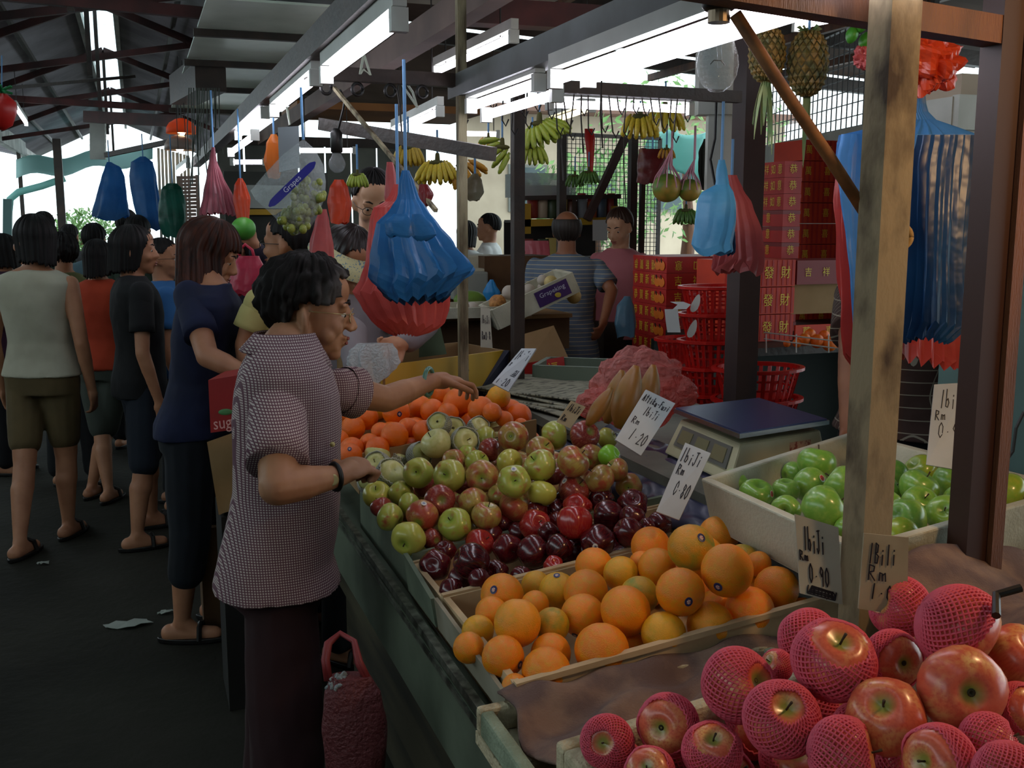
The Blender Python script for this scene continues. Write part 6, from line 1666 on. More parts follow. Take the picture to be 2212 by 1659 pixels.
# ---------------------------------------------------------------- woman in navy
nv = Person('woman in navy t-shirt and dark capri trousers with auburn hair, bending to the fruit', (.17, 3.95), RA+.10, 1.58, vox=.007, skinm=SK1, lean=math.radians(11))
nv.legs(feet=[PZ(475, 1335, 0), PZ(395, 1385, 0)], knees=None)
nv.arm(1, elbow=P(448, 770, 3.52), wrist=P(545, 812, 3.48), shoulder=P(412, 642, 3.68), hand=P(578, 822, 3.48), r=.045, curl=.5)
nv.arm(-1, elbow=P(478, 800, 4.05), wrist=P(510, 868, 3.95), shoulder=P(470, 640, 4.08), hand=P(550, 885, 3.92), curl=.6)
nv.head(face=RA+.05, pitch=.42, pos=P(452, 548, 3.85), size=1.05)
nv.finish()
nv.top(mat('navy_cotton', '#141c3e', rough=.9, col2='#10162e', nscale=5), hem=.49, sleeve=.46, inf=.016, wr=.007)
nv.bottom(mat('dark_denim', '#141a22', rough=.9, col2='#0e1218', nscale=6), 'capri_trousers', length=.72, r0=.100, r1=.070)
nv.hairdo('long', HA, seed=5, thick=.018)
# ---------------------------------------------------------------- crowd on the left
def quick(label, head_px, d, h, face, hface=None, style='short', hair=HB, top_='tee', tm=None, bm=None, blen=.9, feet=None, arms=True, pitch=0, sk=SK1, hem=.50, sleeve=.45, wide=1, glasses=False, legs=True, size=1.0, vox=.011, bulk=1, lean=0, group=None, skirt=False, armpose=None, shoulder_off=None, flare=.008):
    c = P(head_px[0], head_px[1], d); hh = h or c.z/.925
    p = Person(label, (c.x, c.y), face, hh, vox=vox, skinm=sk, wide=wide, bulk=bulk, lean=lean, group=group)
    if legs: p.legs(feet=feet)
    else: p.legs(soles=True)
    for sd in (-1, 1):
        if armpose and sd in armpose: p.arm(sd, **armpose[sd])
        else: p.arm(sd)
    pos = c if h is None else None
    p.head(face=hface if hface is not None else face, pitch=pitch, pos=pos, size=size)
    p.finish(); p.hairdo(style, hair, seed=int(head_px[0]))
    p.top(tm, 'tank_top' if top_ == 'tank' else 'shirt', hem=hem, sleeve=sleeve, tank=(top_ == 'tank'), flare=flare)
    p.bottom(bm, 'shorts' if blen <= .5 else 'skirt' if skirt else 'trousers', length=blen, skirt=skirt, r1=.078 if blen <= .5 else .070)
    if glasses: p.glasses()
    return p
dk = mat('black_trousers', '#101114', rough=.9); kh = mat('khaki_cotton', '#5f5032', rough=.9, col2='#51442a', nscale=5); ol_ = mat('olive_grey_cotton', '#3a4038', rough=.9)
quick('woman in white sleeveless top and khaki shorts seen from behind', (72, 530), 4.95, 1.58, VA-.1, VA+1.15, 'bob', HB, 'tank', mat('white_knit', '#b3b09c', rough=.9, col2='#a09c88', nscale=5), kh, .38, feet=[PZ(45, 1205, 0), PZ(150, 1160, 0)], hem=.515, wide=1.06, size=1.05, vox=.009)
quick('girl in black t-shirt and denim knee shorts looking right', (288, 553), 4.95, 1.53, RA+.55, RA+.15, 'bob', HB, 'tee', mat('black_cotton', '#121214', rough=.9, col2='#0c0c0e', nscale=5), mat('blue_black_denim', '#161d28', rough=.9), .5, feet=[PZ(330, 1140, 0), PZ(298, 1188, 0)], vox=.009, size=1.05, hem=.47)
quick('person in orange-red t-shirt behind the girl in black', (212, 560), 5.8, None, VA-.15, VA, 'bob', HB, 'tee', mat('orange_cotton', '#b03c1c', rough=.9, col2='#9c3216', nscale=5), ol_, .48, feet=[PZ(236, 1085, 0), PZ(200, 1075, 0)], wide=1.05)
quick('person in light blue t-shirt and glasses looking right', (353, 560), 5.5, None, RA+.4, RA-.1, 'short', HB, 'tee', mat('sky_blue_cotton', '#2f6298', rough=.9), dk, .95, glasses=True)
quick('curly-haired person in olive top behind the woman in white', (135, 545), 6.0, None, VA+.2, VA+.7, 'curly', HB, 'tee', mat('olive_cotton', '#5a5a34', rough=.9), dk, .95)
quick('person in grey-blue shirt with round black hair, behind the orange-red shirt', (205, 520), 7.0, None, VA, VA, 'short', HB, 'tee', mat('slate_cotton', '#4c646c', rough=.9), dk, .95, wide=1.1)
quick('dark-haired person behind the girl in black, under the blue sacks', (300, 505), 6.9, None, VA, VA-.2, 'short', HB, 'tee', mat('dull_green_cotton', '#2f3c30', rough=.9), dk, .95)
quick('distant person with reddish dark hair under the left blue sack', (275, 487), 8.2, None, VA, VA, 'short', HB, 'tee', mat('grey_cotton', '#4a4a4c', rough=.9), dk, .95)
quick('distant dark-haired person above the woman in white against the bright opening', (95, 492), 8.0, None, VA, VA+.3, 'short', HB, 'tee', mat('dark_green_cotton', '#26382e', rough=.9), dk, .95)
quick('dark-haired person in glasses and purple top at the left edge', (2, 545), 6.3, None, VA+1.5, VA+1.5, 'bob', HB, 'tee', mat('plum_cotton', '#3c1e34', rough=.9), dk, .95, glasses=True)
quick('far person with small dark head between the others at left', (152, 512), 9.5, None, VA, VA, 'short', HB, 'tee', mat('grey_cotton', '#4a4a4c'), dk, .95)
quick('person in dark jacket holding a green melon behind the woman in navy', (505, 540), 4.9, None, VA+1.9, VA+2.1, 'short', HB, 'tee', mat('dark_purple_cotton', '#1c1626', rough=.9), dk, .95, sleeve=.9, armpose={1: dict(elbow=P(575, 590, 4.75), wrist=P(552, 528, 4.62), hand=P(530, 510, 4.6), curl=.5)})
c = P(526, 494, 4.58)
tag(G().ell(c, (.054, .054, .051), nu=24, nv=16).build('green_melon', mat('melon_skin', '#57a03a', rough=.4, col2='#3f8a30', nscale=8), smooth=True), 'round green melon held up in a raised hand', 'melon')
cbag = bundle('carrier_bag', 'translucent pink carrier bag full of fruit held behind the woman in navy', 'plastic bag', [([(553, 512, 560), (580, 503, 572), (605, 495, 572), (628, 494, 566), (638, 500, 560)], 4.5, plastic('bright_pink_plastic', '#d8506a', '#c0405a', sheer=.5), dict(ratio=.7, np_=5, amp=.05))])
G().tube([P(518, 560, 4.5), P(516, 540, 4.5), P(530, 528, 4.5), P(545, 540, 4.5), P(550, 560, 4.5)], .007, 6).build('handle', MATS['bright_pink_plastic'], cbag, smooth=True)
quick('person in pale yellow shirt with black hair and glasses facing left behind the elderly woman', (628, 528), 3.75, None, VA+1.0, VA+1.25, 'short', HB, 'tee', mat('pale_yellow_cotton', '#b7ae72', rough=.85, col2='#a39a60', nscale=5), dk, .95, glasses=True, vox=.008, size=1.0, wide=1.05, sleeve=.42,
      armpose={-1: dict(elbow=P(528, 745, 3.65), wrist=P(540, 850, 3.6)), })
# ---------------------------------------------------------------- sellers and people beyond the stall
hs = quick('seller in a flowered sun visor and long grey sleeves bending behind the red bags', (752, 560), 3.55, None, -pi/2+.75, -pi/2+.5, 'pinned', mat('brown_black_hair', '#1c100c', rough=.4), 'tee', mat('mauve_grey_cotton', '#8c8488', rough=.85, col2='#7a7276', nscale=5), dk, .95, pitch=.5, sk=SK1, sleeve=1.0, vox=.006,
      armpose={-1: dict(elbow=P(915, 700, 3.42), wrist=P(875, 742, 3.30), hand=P(838, 752, 3.26), curl=.6), 1: dict(elbow=P(760, 720, 3.4), wrist=P(770, 800, 3.3))})
hp = hs.hc; g = G(); n = 30
r0 = [hs.L(math.sin(a_)*.085, math.cos(a_)*.105-.012, .045+.0*a_) for a_ in [2*pi*i/n for i in range(n)]]; r1 = [hs.L(math.sin(a_)*.135, math.cos(a_)*.165, -.010) for a_ in [2*pi*i/n for i in range(n)]]
g.ring_loft([r0, r1], False); o = g.build('sun_visor', mat('flower_print', '#bdb88c', rough=.8, col2='#5f7a8c', nscale=130, ncon=(.55, .6)), hs.root, smooth=True, thick=.004, label='flower-printed visor brim')
quick('man in glasses with short black hair looking down behind the blue bags', (806, 436), 4.3, None, -pi/2, -pi/2-.1, 'crop', HB, 'tee', mat('blue_apron', '#1f4a86', rough=.8), dk, .95, pitch=.35, sk=SK2, glasses=True, vox=.008)
st_m = cloth('striped_shirt', '#5c6c80', '#b0a88c', kz=42, w=.14)
quick('balding man in a grey-blue striped shirt seen from behind', (1224, 500), 5.9, None, VA-.15, VA+.05, 'bald', mat('short_grey_hair', '#241f1c', rough=.6), 'tee', st_m, mat('dark_grey_trousers', '#2a2c30', rough=.85), .95, sk=mat('skin_sun', '#8a5a40', rough=.5), vox=.009, wide=1.04, bulk=1.15, hem=.46, sleeve=.5, flare=.02,
      armpose={1: dict(elbow=P(1322, 628, 5.8), wrist=P(1305, 690, 5.65))})
quick('man in white t-shirt facing left in the bright opening', (1055, 492), 9.0, None, VA+1.4, VA+1.5, 'crop', HB, 'tee', mat('white_cotton', '#c9c9c6', rough=.9), dk, .95, sk=SK1)
quick('person in white top with dark bobbed hair beside the pale post', (1010, 508), 8.6, None, VA-.8, VA-.4, 'bob', HB, 'tee', mat('white_cotton', '#c9c9c6'), dk, .95)
quick('person in pink shirt right of the balding man in the bright opening', (1338, 492), 6.5, None, VA+2.4, VA+2.6, 'short', mat('brown_hair', '#3a2418', rough=.5), 'tee', mat('dull_pink_cotton', '#b46a70', rough=.9), dk, .95, sk=SK2, pitch=.3)
pk = quick('person in a brown checked top standing behind the large blue bags', (1965, 420), 3.15, 1.66, VA+2.2, None, 'short', HB, 'tee', cloth('checked_shorts', '#3d2a24', '#8a8474', kx=26, kz=26, w=.08), dk, .45, sk=SK3, vox=.009, hem=.54, wide=1.1, bulk=1.1,
      armpose={1: dict(elbow=P(1838, 770, 3.0), wrist=P(1832, 930, 2.95))})
# ================================================================ things behind the stall
def solid(name, c, size, m, label, cat, rot=0, bevel=0, group=None):
    o = G().box(c, size, rot=rot).build(name, m)
    if bevel: b = o.modifiers.new('b', 'BEVEL'); b.width = bevel; b.segments = 2
    return tag(o, label, cat, group)
# yellow-sided carton behind the far oranges
t = thing('yellow_carton', P(950, 800, 3.35), 'open cardboard carton with yellow and dark blue sides behind the far oranges', 'carton')
A = P(826, 790, 3.18); B = P(1088, 757, 3.75); dn = Vector((0, 0, -.16)); bk = Vector((-.08, .30, 0))
yw = mat('carton_yellow', '#b8921c', rough=.6); nb = mat('carton_navy', '#1a1e30', rough=.6)
th = (B-A).cross(dn).normalized()*.008
G().hexa([A+dn, A.lerp(B, .72)+dn, A.lerp(B, .72)+dn+th, A+dn+th], [A, B, B+th, A+th]).build('front', yw, t)
G().hexa([A.lerp(B, .72)+dn-th*.1, B+dn-th*.1, B+dn+th, A.lerp(B, .72)+dn+th], [B-th*.1, B+.02*RT-th*.1, B+.02*RT+th, B+th]).build('printed_corner', nb, t)
G().hexa([A+dn+bk, B+dn+bk, B+dn+bk+th, A+dn+bk+th], [A+bk, B+bk, B+bk+th, A+bk+th]).build('back', M_card, t)
G().hexa([A+dn, A+dn+bk, A+dn+bk+RT*.008, A+dn+RT*.008], [A, A+bk, A+bk+RT*.008, A+RT*.008]).build('side', M_card, t)
G().hexa([B+dn, B+dn+bk, B+dn+bk+RT*.008, B+dn+RT*.008], [B, B+bk, B+bk+RT*.008, B+RT*.008]).build('side', M_card, t)
G().hexa([A+dn, B+dn, B+dn+bk, A+dn+bk], [A+dn*.95, B+dn*.95, B+dn*.95+bk, A+dn*.95+bk]).build('base', M_card, t)
text('2', 'lettering', M_ink, t, P(1003, 792, 3.5)-th*1.2, (B-A), UP, .05)
solid('side_table', (1.01, 3.62, .42), (.34, .42, .84), M_carddark, 'dark low table carrying the yellow-sided carton', 'table')
# table of melons and netted pears
mt = P(1225, 672, 5.2); ml = P(930, 690, 5.0)
tz = 1.13
t = thing('melon_table', (1.45, 5.2, 0), 'brown table of netted pears and melons in front of the balding man', 'table')
pa, pb_, = PY(925, 690, 4.9), PY(1226, 676, 4.9)
zt = pa.z+.01
G().box(((pa.x+pb_.x)/2, 5.25, zt-.10), (pb_.x-pa.x, .75, .16)).build('apron', M_carddark, t)
G().box(((pa.x+pb_.x)/2, 5.25, zt-.01), (pb_.x-pa.x+.02, .78, .02)).build('table_top', M_card, t)
for x in (pa.x+.08, pb_.x-.08):
    for y in (4.98, 5.5): G().box((x, y, (zt-.18)/2), (.06, .06, zt-.18)).build('leg', M_carddark, t)
def foamtray(name, c, l, w, h, rotz, tilt, label, m=M_wfoam):
    t = thing(name, c, label, 'crate'); M = Matrix.Rotation(rotz, 3, 'Z') @ Matrix.Rotation(tilt, 3, 'Y'); c = Vector(c)
    for nm, o, s in (('base', (0, 0, .006), (l, w, .012)), ('side', (0, -w/2, h/2), (l, .02, h)), ('side', (0, w/2, h/2), (l, .02, h)), ('end', (-l/2, 0, h/2), (.02, w, h)), ('end', (l/2, 0, h/2), (.02, w, h))):
        G().box(c+M @ Vector(o), s, M=M).build(nm, m, t)
    return t, M
ft, FM_ = foamtray('foam_tray', P(1165, 668, 5.0)+Vector((0, .1, .0)), .42, .34, .10, -.15, -.42, 'tilted white styrofoam tray of netted pears with a purple label')
lc = P(1165, 668, 5.0)+Vector((0, .1, 0))+FM_ @ Vector((.09, -.182, .05))
G().box(lc, (.17, .004, .075), M=FM_).build('printed_label', mat('label_purple', '#3a1c58', rough=.5), ft)
G().ell(lc+FM_ @ Vector((.02, -.003, -.018)), (.018, .002, .012)).build('printed_fruit', mat('label_gold', '#b09a30'), ft)
text('Grapeking', 'lettering', mat('print_white', '#b9bccb'), ft, lc+FM_ @ Vector((0, -.003, .012)), FM_ @ Vector((1, 0, 0)), FM_ @ Vector((0, 0, 1)), .032)
foamtray('foam_tray', P(1010, 685, 4.95)+Vector((0, .12, 0)), .60, .34, .05, 0, 0, 'flat white styrofoam tray of wrapped pears on the melon table')
M_pear = mat('pale_pear', '#bfae72', rough=.5, col2='#b09a5c', nscale=9); M_wrap = mat('foam_wrap', '#c8c0b2', rough=.7, sheer=.3)
pr2 = [(1190, 610, 15, 0), (1215, 612, 13, 1), (1160, 640, 15, 0), (1185, 640, 15, 0), (1205, 638, 13, 0), (1240, 640, 16, 0), (1228, 622, 12, 1), (1142, 628, 15, 1), (1175, 622, 14, 1), (1100, 632, 16, 1), (1115, 655, 14, 1), (1150, 658, 14, 0), (1075, 655, 19, 2), (1020, 668, 16, 1), (1000, 662, 14, 1), (1045, 672, 12, 1), (1130, 665, 13, 0), (1172, 605, 12, 1)]
wds = rank_words([(a, b) for a, b, c, d in pr2], 22)
for i, (u, v, r, kk) in enumerate(pr2):
    d = 5.0+R.uniform(0, .15); c = P(u, v, d); q = r*d/FPX
    o = bpy.data.objects.new('pear' if kk == 0 else 'wrapped_pear', MESH.setdefault('pr%d' % kk, [OR[0].mesh('pear', (M_pear, M_wrap, mat('orange_netting', '#c08848', rough=.6, col2='#8f6030', nscale=3))[kk], smooth=True)])[0])
    C.objects.link(o); o.location = c; o.scale = (q, q, q)
    tag(o, '%s pear on the melon table, %s, %s' % (('bare pale', 'white-wrapped', 'orange-netted')[kk], wds[i][1], wds[i][0]), 'pear', 'pears on the melon table')
bundle('knotted_bag', 'small knotted bright blue plastic bag standing on the melon table', 'plastic bag', [([(604, 1058, 1066), (616, 1050, 1072), (632, 1042, 1082), (650, 1050, 1078), (668, 1055, 1072)], 5.35, plastic('bright_blue_plastic', '#2f8cc8', sheer=.4), dict(ratio=.5, np_=5, amp=.15))])
o = G().ell(P(1015, 648, 5.5), (.09, .06, .05), nu=20, nv=12).build('green_squash', mat('squash_green', '#5a7a2a', rough=.5), smooth=True); tag(o, 'rounded green fruit behind the white-wrapped pears', 'fruit')
solid('foam_box', P(1035, 575, 6.4), (.22, .2, .14), M_wfoam, 'upper white foam box behind the melon table', 'box', bevel=.01)
solid('foam_box', P(1035, 600, 6.3), (.26, .22, .12), M_wfoam, 'lower white foam box behind the melon table', 'box', bevel=.01)
solid('foam_box', P(1005, 615, 6.2), (.22, .22, .16), mat('grey_foam', '#8d938c', rough=.7), 'grey foam box at the left behind the melon table', 'box', bevel=.01)
solid('dark_crate', P(1100, 590, 6.4), (.42, .3, .22), M_carddark, 'dark brown crate behind the melon table', 'crate')
solid('rear_counter', (2.05, 6.35, .57), (1.5, .7, 1.14), M_carddark, 'dark counter behind the melon table', 'counter')
# cardboard below the table
qa = P(1170, 760, 4.3)
o = G().hexa([P(1132, 800, 4.35), P(1232, 782, 4.45), P(1232, 782, 4.47), P(1132, 800, 4.37)], [P(1130, 722, 4.45), P(1196, 703, 4.5), P(1196, 703, 4.52), P(1130, 722, 4.47)]).build('cardboard_sheet', M_card); tag(o, 'upright olive-brown cardboard sheet below the melon table', 'cardboard')
t = thing('red_carton', P(1180, 815, 3.95), 'small red printed carton behind the newspapers', 'carton')
G().hexa([P(1132, 828, 3.9), P(1222, 812, 4.0), P(1222, 812, 4.15), P(1132, 828, 4.05)], [P(1128, 786, 3.9), P(1218, 770, 4.0), P(1218, 770, 4.15), P(1128, 786, 4.05)]).build('body', mat('leaflet_red', '#a81c18', rough=.5), t)
for i, ch in enumerate('禧福'): text(ch, 'lettering', M_gold, t, P(1152+i*42, 806-i*8, 3.94)-FW*.012, P(1222, 812, 4.0)-P(1132, 828, 3.9), UP, .05)
t, _M = foamtray('plastic_tray', P(1255, 822, 3.9), .30, .24, .07, -.6, 0, 'grey-green plastic tray behind the pink bag', mat('grey_green_plastic', '#5d6a5a', rough=.5))
o = G().hexa([P(905, 772, 3.7), P(965, 765, 3.7), P(965, 765, 3.72), P(905, 772, 3.72)], [P(905, 692, 3.7), P(950, 700, 3.7), P(950, 700, 3.72), P(905, 692, 3.72)]).build('board', mat('olive_board', '#4c5a42', rough=.7)); tag(o, 'olive green board standing left of the pale post', 'board')
bundle('clear_bag', 'crinkled clear plastic bag held below the seller\'s hand', 'plastic bag', [([(742, 770, 850), (760, 752, 862), (790, 748, 868), (812, 755, 860)], 3.15, film('crinkle_film', '#dfe4e6', .6, .1), dict(ratio=.4, np_=9, amp=.25, rag=.02))])
# yellow rack of jars behind the balding man
t = thing('yellow_rack', P(1235, 600, 7.2), 'yellow-framed shop rack of jars and packets behind the balding man', 'rack')
Yr = 6.9
def PYY(u, v): return PY(u, v, Yr)
ym = mat('yellow_paint', '#b08a1c', rough=.5)
G().bar(PYY(1130, 482), PYY(1335, 476), .05, .05).build('shelf_rail', ym, t); G().bar(PYY(1137, 440), PYY(1137, 505), .05).build('upright', ym, t); G().bar(PYY(1328, 445), PYY(1328, 500), .04).build('upright', ym, t)
q0, q1 = PYY(1130, 478), PYY(1335, 474)
G().box(((q0.x+q1.x)/2, Yr+.2, q0.z), (q1.x-q0.x, .4, .02)).build('shelf', M_steeldark, t)
G().box(((q0.x+q1.x)/2, Yr+.4, q0.z/2+.05), (q1.x-q0.x, .02, q0.z-.1)).build('back_panel', mat('rack_dark', '#2a2522', rough=.8), t)
for i, v in enumerate((560, 610, 665)):
    z = PYY(1200, v).z; G().box(((q0.x+q1.x)/2, Yr+.2, z), (q1.x-q0.x, .4, .02)).build('shelf', M_steeldark, t)
jc = ['#8c2c20', '#b0a088', '#3a4a30', '#c8b468', '#5a3424', '#8a8f94', '#b8582c', '#4a5a6c']
def goods(u0, u1, v, n, h0, h1, lab, grp, Y_=Yr, jar=True):
    for k in range(n):
        u = u0+(u1-u0)*k/(n-1); p = PY(u, v, Y_+.08); h = R.uniform(h0, h1); m = mat('goods_%d' % (k % 8), jc[k % 8], rough=.4)
        t2 = thing('jar' if jar else 'packet', p, lab+', %s from the left' % ORD[k], 'jar' if jar else 'packet', grp)
        if jar:
            G().lathe([(.036, 0), (.040, .01), (.040, h*.8), (.030, h*.88)], p, 14).build('glass', m, t2, smooth=True); G().lathe([(.034, h*.88), (.034, h)], p, 14).build('lid', mat('lid_red', '#a02018', rough=.4), t2)
        else: G().box(p+Vector((0, 0, h/2)), (.07, .04, h)).build('pack', m, t2)
goods(1150, 1320, 472, 9, .12, .2, 'jar with a lid on the yellow rack behind the balding man', 'jars on the yellow rack')
goods(1140, 1190, 556, 4, .10, .14, 'small packet on the upper shelf below the yellow rail', 'packets below the yellow rail', jar=False)
goods(1140, 1190, 606, 4, .10, .16, 'small packet on the middle shelf below the yellow rail', 'packets on the middle shelf', jar=False)
goods(1140, 1190, 661, 4, .12, .18, 'small packet on the lowest shelf below the yellow rail', 'packets on the lowest shelf', jar=False)
bundle('red_cloth', 'pink-red cloth hanging below the yellow rack', 'cloth', [([(520, 1134, 1188), (540, 1132, 1190), (556, 1134, 1188)], 6.75, plastic('rack_pink', '#b8505a', sheer=.1), dict(ratio=.2, np_=7, amp=.1, steps=6))])
t = thing('clear_crate', P(1180, 395, 6.8), 'clear plastic crate standing on top of the rack', 'crate')
ca, cb2 = PY(1122, 425, 6.9), PY(1243, 375, 6.9)
G().box(((ca.x+cb2.x)/2, 7.05, (ca.z+cb2.z)/2), (cb2.x-ca.x, .3, cb2.z-ca.z)).build('body', film('frosted_film', '#d5dcdc', .5, .3), t)
for k in range(6): G().box((ca.x+(cb2.x-ca.x)*(k+.5)/6, 7.05, ca.z+.045), (.06, .12, .08)).build('packet', mat('goods_%d' % (k % 8), jc[k % 8]), t)
G().bar(PY(1120, 428, 6.9), PY(1340, 424, 6.9), .03).build('rail', M_steeldark, t)
for u in (1125, 1240, 1330): G().bar(PY(u, 428, 6.9), PY(u, 480, 6.9), .02).build('rod', M_steeldark, t)
o = G().hexa([PY(1280, 520, 6.6), PY(1312, 520, 6.6), PY(1312, 520, 6.62), PY(1280, 520, 6.62)], [PY(1280, 475, 6.6), PY(1312, 475, 6.6), PY(1312, 475, 6.62), PY(1280, 475, 6.62)]).build('paper_notice', mat('white_paper', '#c2c6c4')); tag(o, 'white paper notice right of the balding man\'s head', 'paper')
# mesh fence with posts behind
M_mesh = mat('mesh_wire', '#3a3634', rough=.6)
def meshpanel(name, a, b, h, nx, nz, label, frame=.03, w=.006):
    t = thing(name, a, label, 'wire mesh'); a, b = Vector(a), Vector(b); up = Vector((0, 0, h)); g = G()
    for i in range(nx+1): q = a.lerp(b, i/nx); g.bar(q, q+up, w)
    for j in range(nz+1): g.bar(a+up*j/nz, b+up*j/nz, w)
    g.build('mesh', M_mesh, t)
    for q in (a, b): G().bar(q, q+up, frame).build('frame_bar', M_steeldark, t)
    for z in (0, h): G().bar(a+Vector((0, 0, z)), b+Vector((0, 0, z)), frame).build('frame_bar', M_steeldark, t)
a = PY(1215, 560, 8.3); b = PY(1420, 560, 8.3); hh_ = PY(1215, 290, 8.3).z-a.z
meshpanel('wire_mesh', a, b, hh_, 24, 28, 'tall wire mesh screen behind the yellow bananas', w=.005)
meshpanel('wire_mesh', (4.52, 7.0, 2.1), (3.85, 4.4, 2.1), .62, 34, 8, 'wire mesh strip on top of the whitewashed wall', w=.006)
for u, v0, v1, w, lab in ((1361, 290, 720, .05, 'slim dark post between the balding man and the red cartons'), (1385, 320, 560, .03, 'thin dark post just right of the slim one, among palm leaves'), (1213, 290, 420, .05, 'short dark post left of the mesh screen')):
    q = PY(u, v1, 6.4); qq = PY(u, v0, 6.4)
    tag(G().bar((q.x, q.y, 0), (q.x, q.y, qq.z), w).build('post', M_steeldark), lab, 'post')
tag(G().bar(PY(1350, 298, 6.8), PY(1268, 475, 6.8), .05, .05).build('brace', mat('brown_steel', '#4a3430', rough=.6)), 'sloping brown brace between the bananas and the jars', 'bar')
bundle('red_tassel', 'long red cloth strip hanging before the wire mesh', 'cloth', [([(278, 1262, 1282), (300, 1262, 1286), (340, 1266, 1284), (385, 1270, 1282)], 6.2, plastic('tassel_red', '#b01c18', sheer=.1), dict(ratio=.3, np_=5, amp=.2))])
bundle('cable_tangle', 'dark tangle of leaves and cords hanging left of the white post', 'cords', [([(300, 1520, 1530), (330, 1508, 1540), (370, 1506, 1545), (410, 1515, 1538)], 4.9, mat('tangle_dark', '#22241c', rough=.8), dict(ratio=.6, np_=17, amp=.45))])
# greenery and sheets outdoors
M_fol = mat('foliage', '#4f7a3a', rough=.7, col2='#7fa060', nscale=3)
def tree(x, y, h, r, label, seed):
    t = thing('tree', (x, y, 0), label, 'tree', 'trees outside'); rr = random.Random(seed)
    G().tube([(x, y, 0), (x+.1, y, h*.4), (x, y, h*.75)], [.14, .10, .05], 8).build('trunk', M_brownwood, t, smooth=True)
    g = G()
    for k in range(900):
        a, b, q = rr.random()*6.28, math.acos(rr.uniform(-1, 1)), r*rr.random()**.4
        c = Vector((x+q*math.sin(b)*math.cos(a), y+q*math.sin(b)*math.sin(a), h*.75+q*math.cos(b)*.8)); e = Vector((rr.uniform(-1, 1), rr.uniform(-1, 1), rr.uniform(-1, 1))).normalized(); f_ = e.orthogonal().normalized(); s = rr.uniform(.05, .11)
        g.add([c-e*s, c+f_*s*.4, c+e*s, c-f_*s*.4], [(0, 1, 2, 3)])
    o = g.build('foliage', M_fol, t); o['kind'] = 'stuff'
tree(5.6, 12.5, 2.4, .9, 'leafy tree in the glare behind the pomelos', 1); tree(7.8, 14, 3.4, 1.6, 'leafy tree in the glare beyond the white post', 2); tree(-1.2, 27, 1.6, .9, 'low bush in the glare at the far end of the aisle', 3)
# turquoise tarpaulin frame at the far end
M_tarp = mat('turquoise_tarp', '#9ccfc8', rough=.6, sheer=.4, col2='#8cc8c0', nscale=2)
t = thing('tarpaulin_awning', PY(60, 400, 20), 'turquoise tarpaulin awning hanging at the bright far end of the aisle', 'awning')
G().tube([PY(18, 470, 20), PY(22, 430, 20), PY(40, 415, 20), PY(90, 402, 20), PY(140, 385, 20)], .06, 8).build('rolled_edge', M_tarp, t, smooth=True)
G().bar(PY(16, 540, 20), PY(17, 430, 20), .14).build('post', mat('tarp_post', '#3f5a58'), t)
a, b, c, d_ = PY(35, 385, 20.5), PY(330, 350, 20.5), PY(330, 320, 22), PY(35, 345, 22)
sheet('awning_sheet', lambda s, q: a.lerp(b, s).lerp(d_.lerp(c, s), q)+Vector((0, 0, .06*math.sin(14*s))), 20, 6, mat('pale_tarp', '#b8dcd8', rough=.6, sheer=.5), None, None, .01, parent=t)
for k, (u0, u1) in enumerate(((140, 160),)):
    _q = PY(122, 300, 18); tag(G().bar((_q.x, 18, 0), _q, .12).build('post', M_steeldark), 'dark post in the bright opening left of the blue sacks', 'post')
# distant stalls and people-level clutter in the aisle
M_lou = mat('louvre_wood', '#8a7468', rough=.7, col2='#6a564c', nscale=4)
t = thing('louvred_shutter', PY(412, 480, 9.4), 'brown louvred shutter left of the pink net sack', 'shutter')
for k in range(16):
    v = 384+k*8; G().bar(PY(388, v, 9.4), PY(424, v-1, 9.4), .02, .026).build('slat', M_lou, t)
for u in (386, 426): G().bar(PY(u, 378, 9.4), (PY(u, 520, 9.4).x, 9.4, 0), .03).build('stile', M_lou, t)
t = thing('corrugated_screen', PY(365, 440, 10), 'grey upright corrugated screen behind the green sack', 'screen')
for k in range(9): G().bar((PY(342+k*8, 500, 10).x, 10, 0), PY(342+k*8, 320+k*2, 10), .022, .03).build('rib', M_zinc2, t)
t = thing('dark_partition', PY(600, 470, 6.6), 'dark shop partition with a yellow rail behind the grape bag', 'partition')
pa_, pb3 = PY(492, 600, 6.7), PY(712, 600, 6.7); zt_ = PY(600, 372, 6.7).z
G().box(((pa_.x+pb3.x)/2, 6.7, zt_/2), (pb3.x-pa_.x, .05, zt_)).build('panel', mat('partition_grey', '#3c3f3a', rough=.8, col2='#2c2e2a', nscale=3), t)
G().bar(PY(500, 458, 6.65), PY(640, 458, 6.65), .03, .035).build('rail', ym, t)
G().box((PY(590, 420, 6.64).x, 6.66, PY(590, 425, 6.64).z), (.36, .02, .14)).build('pale_board', mat('pale_board', '#9aa09c', rough=.6), t)
pd0, pd1 = PY(478, 600, 9.6), PY(925, 600, 9.6); zz_ = PY(600, 305, 9.6).z
t = thing('market_partition', ((pd0.x+pd1.x)/2, 9.6, 0), 'tall dull grey partition far behind the man in glasses', 'partition')
for k in range(8):
    w8 = (pd1.x-pd0.x)/8; G().box((pd0.x+w8*(k+.5), 9.6, zz_/2), (w8-.02, .04, zz_)).build('panel', mat('far_panel', '#6a6a60', rough=.8, col2='#4a4a44', nscale=2), t)
G().box(((pd0.x+pd1.x)/2, 9.58, zz_), (pd1.x-pd0.x, .06, .08)).build('top_bar', M_steeldark, t)
solid('orange_awning', PY(820, 245, 7.6), (1.3, .8, .05), mat('orange_board', '#9a6430', rough=.6, col2='#7a4c22', nscale=2), 'warm orange-brown ceiling board beyond the ring hooks', 'board')
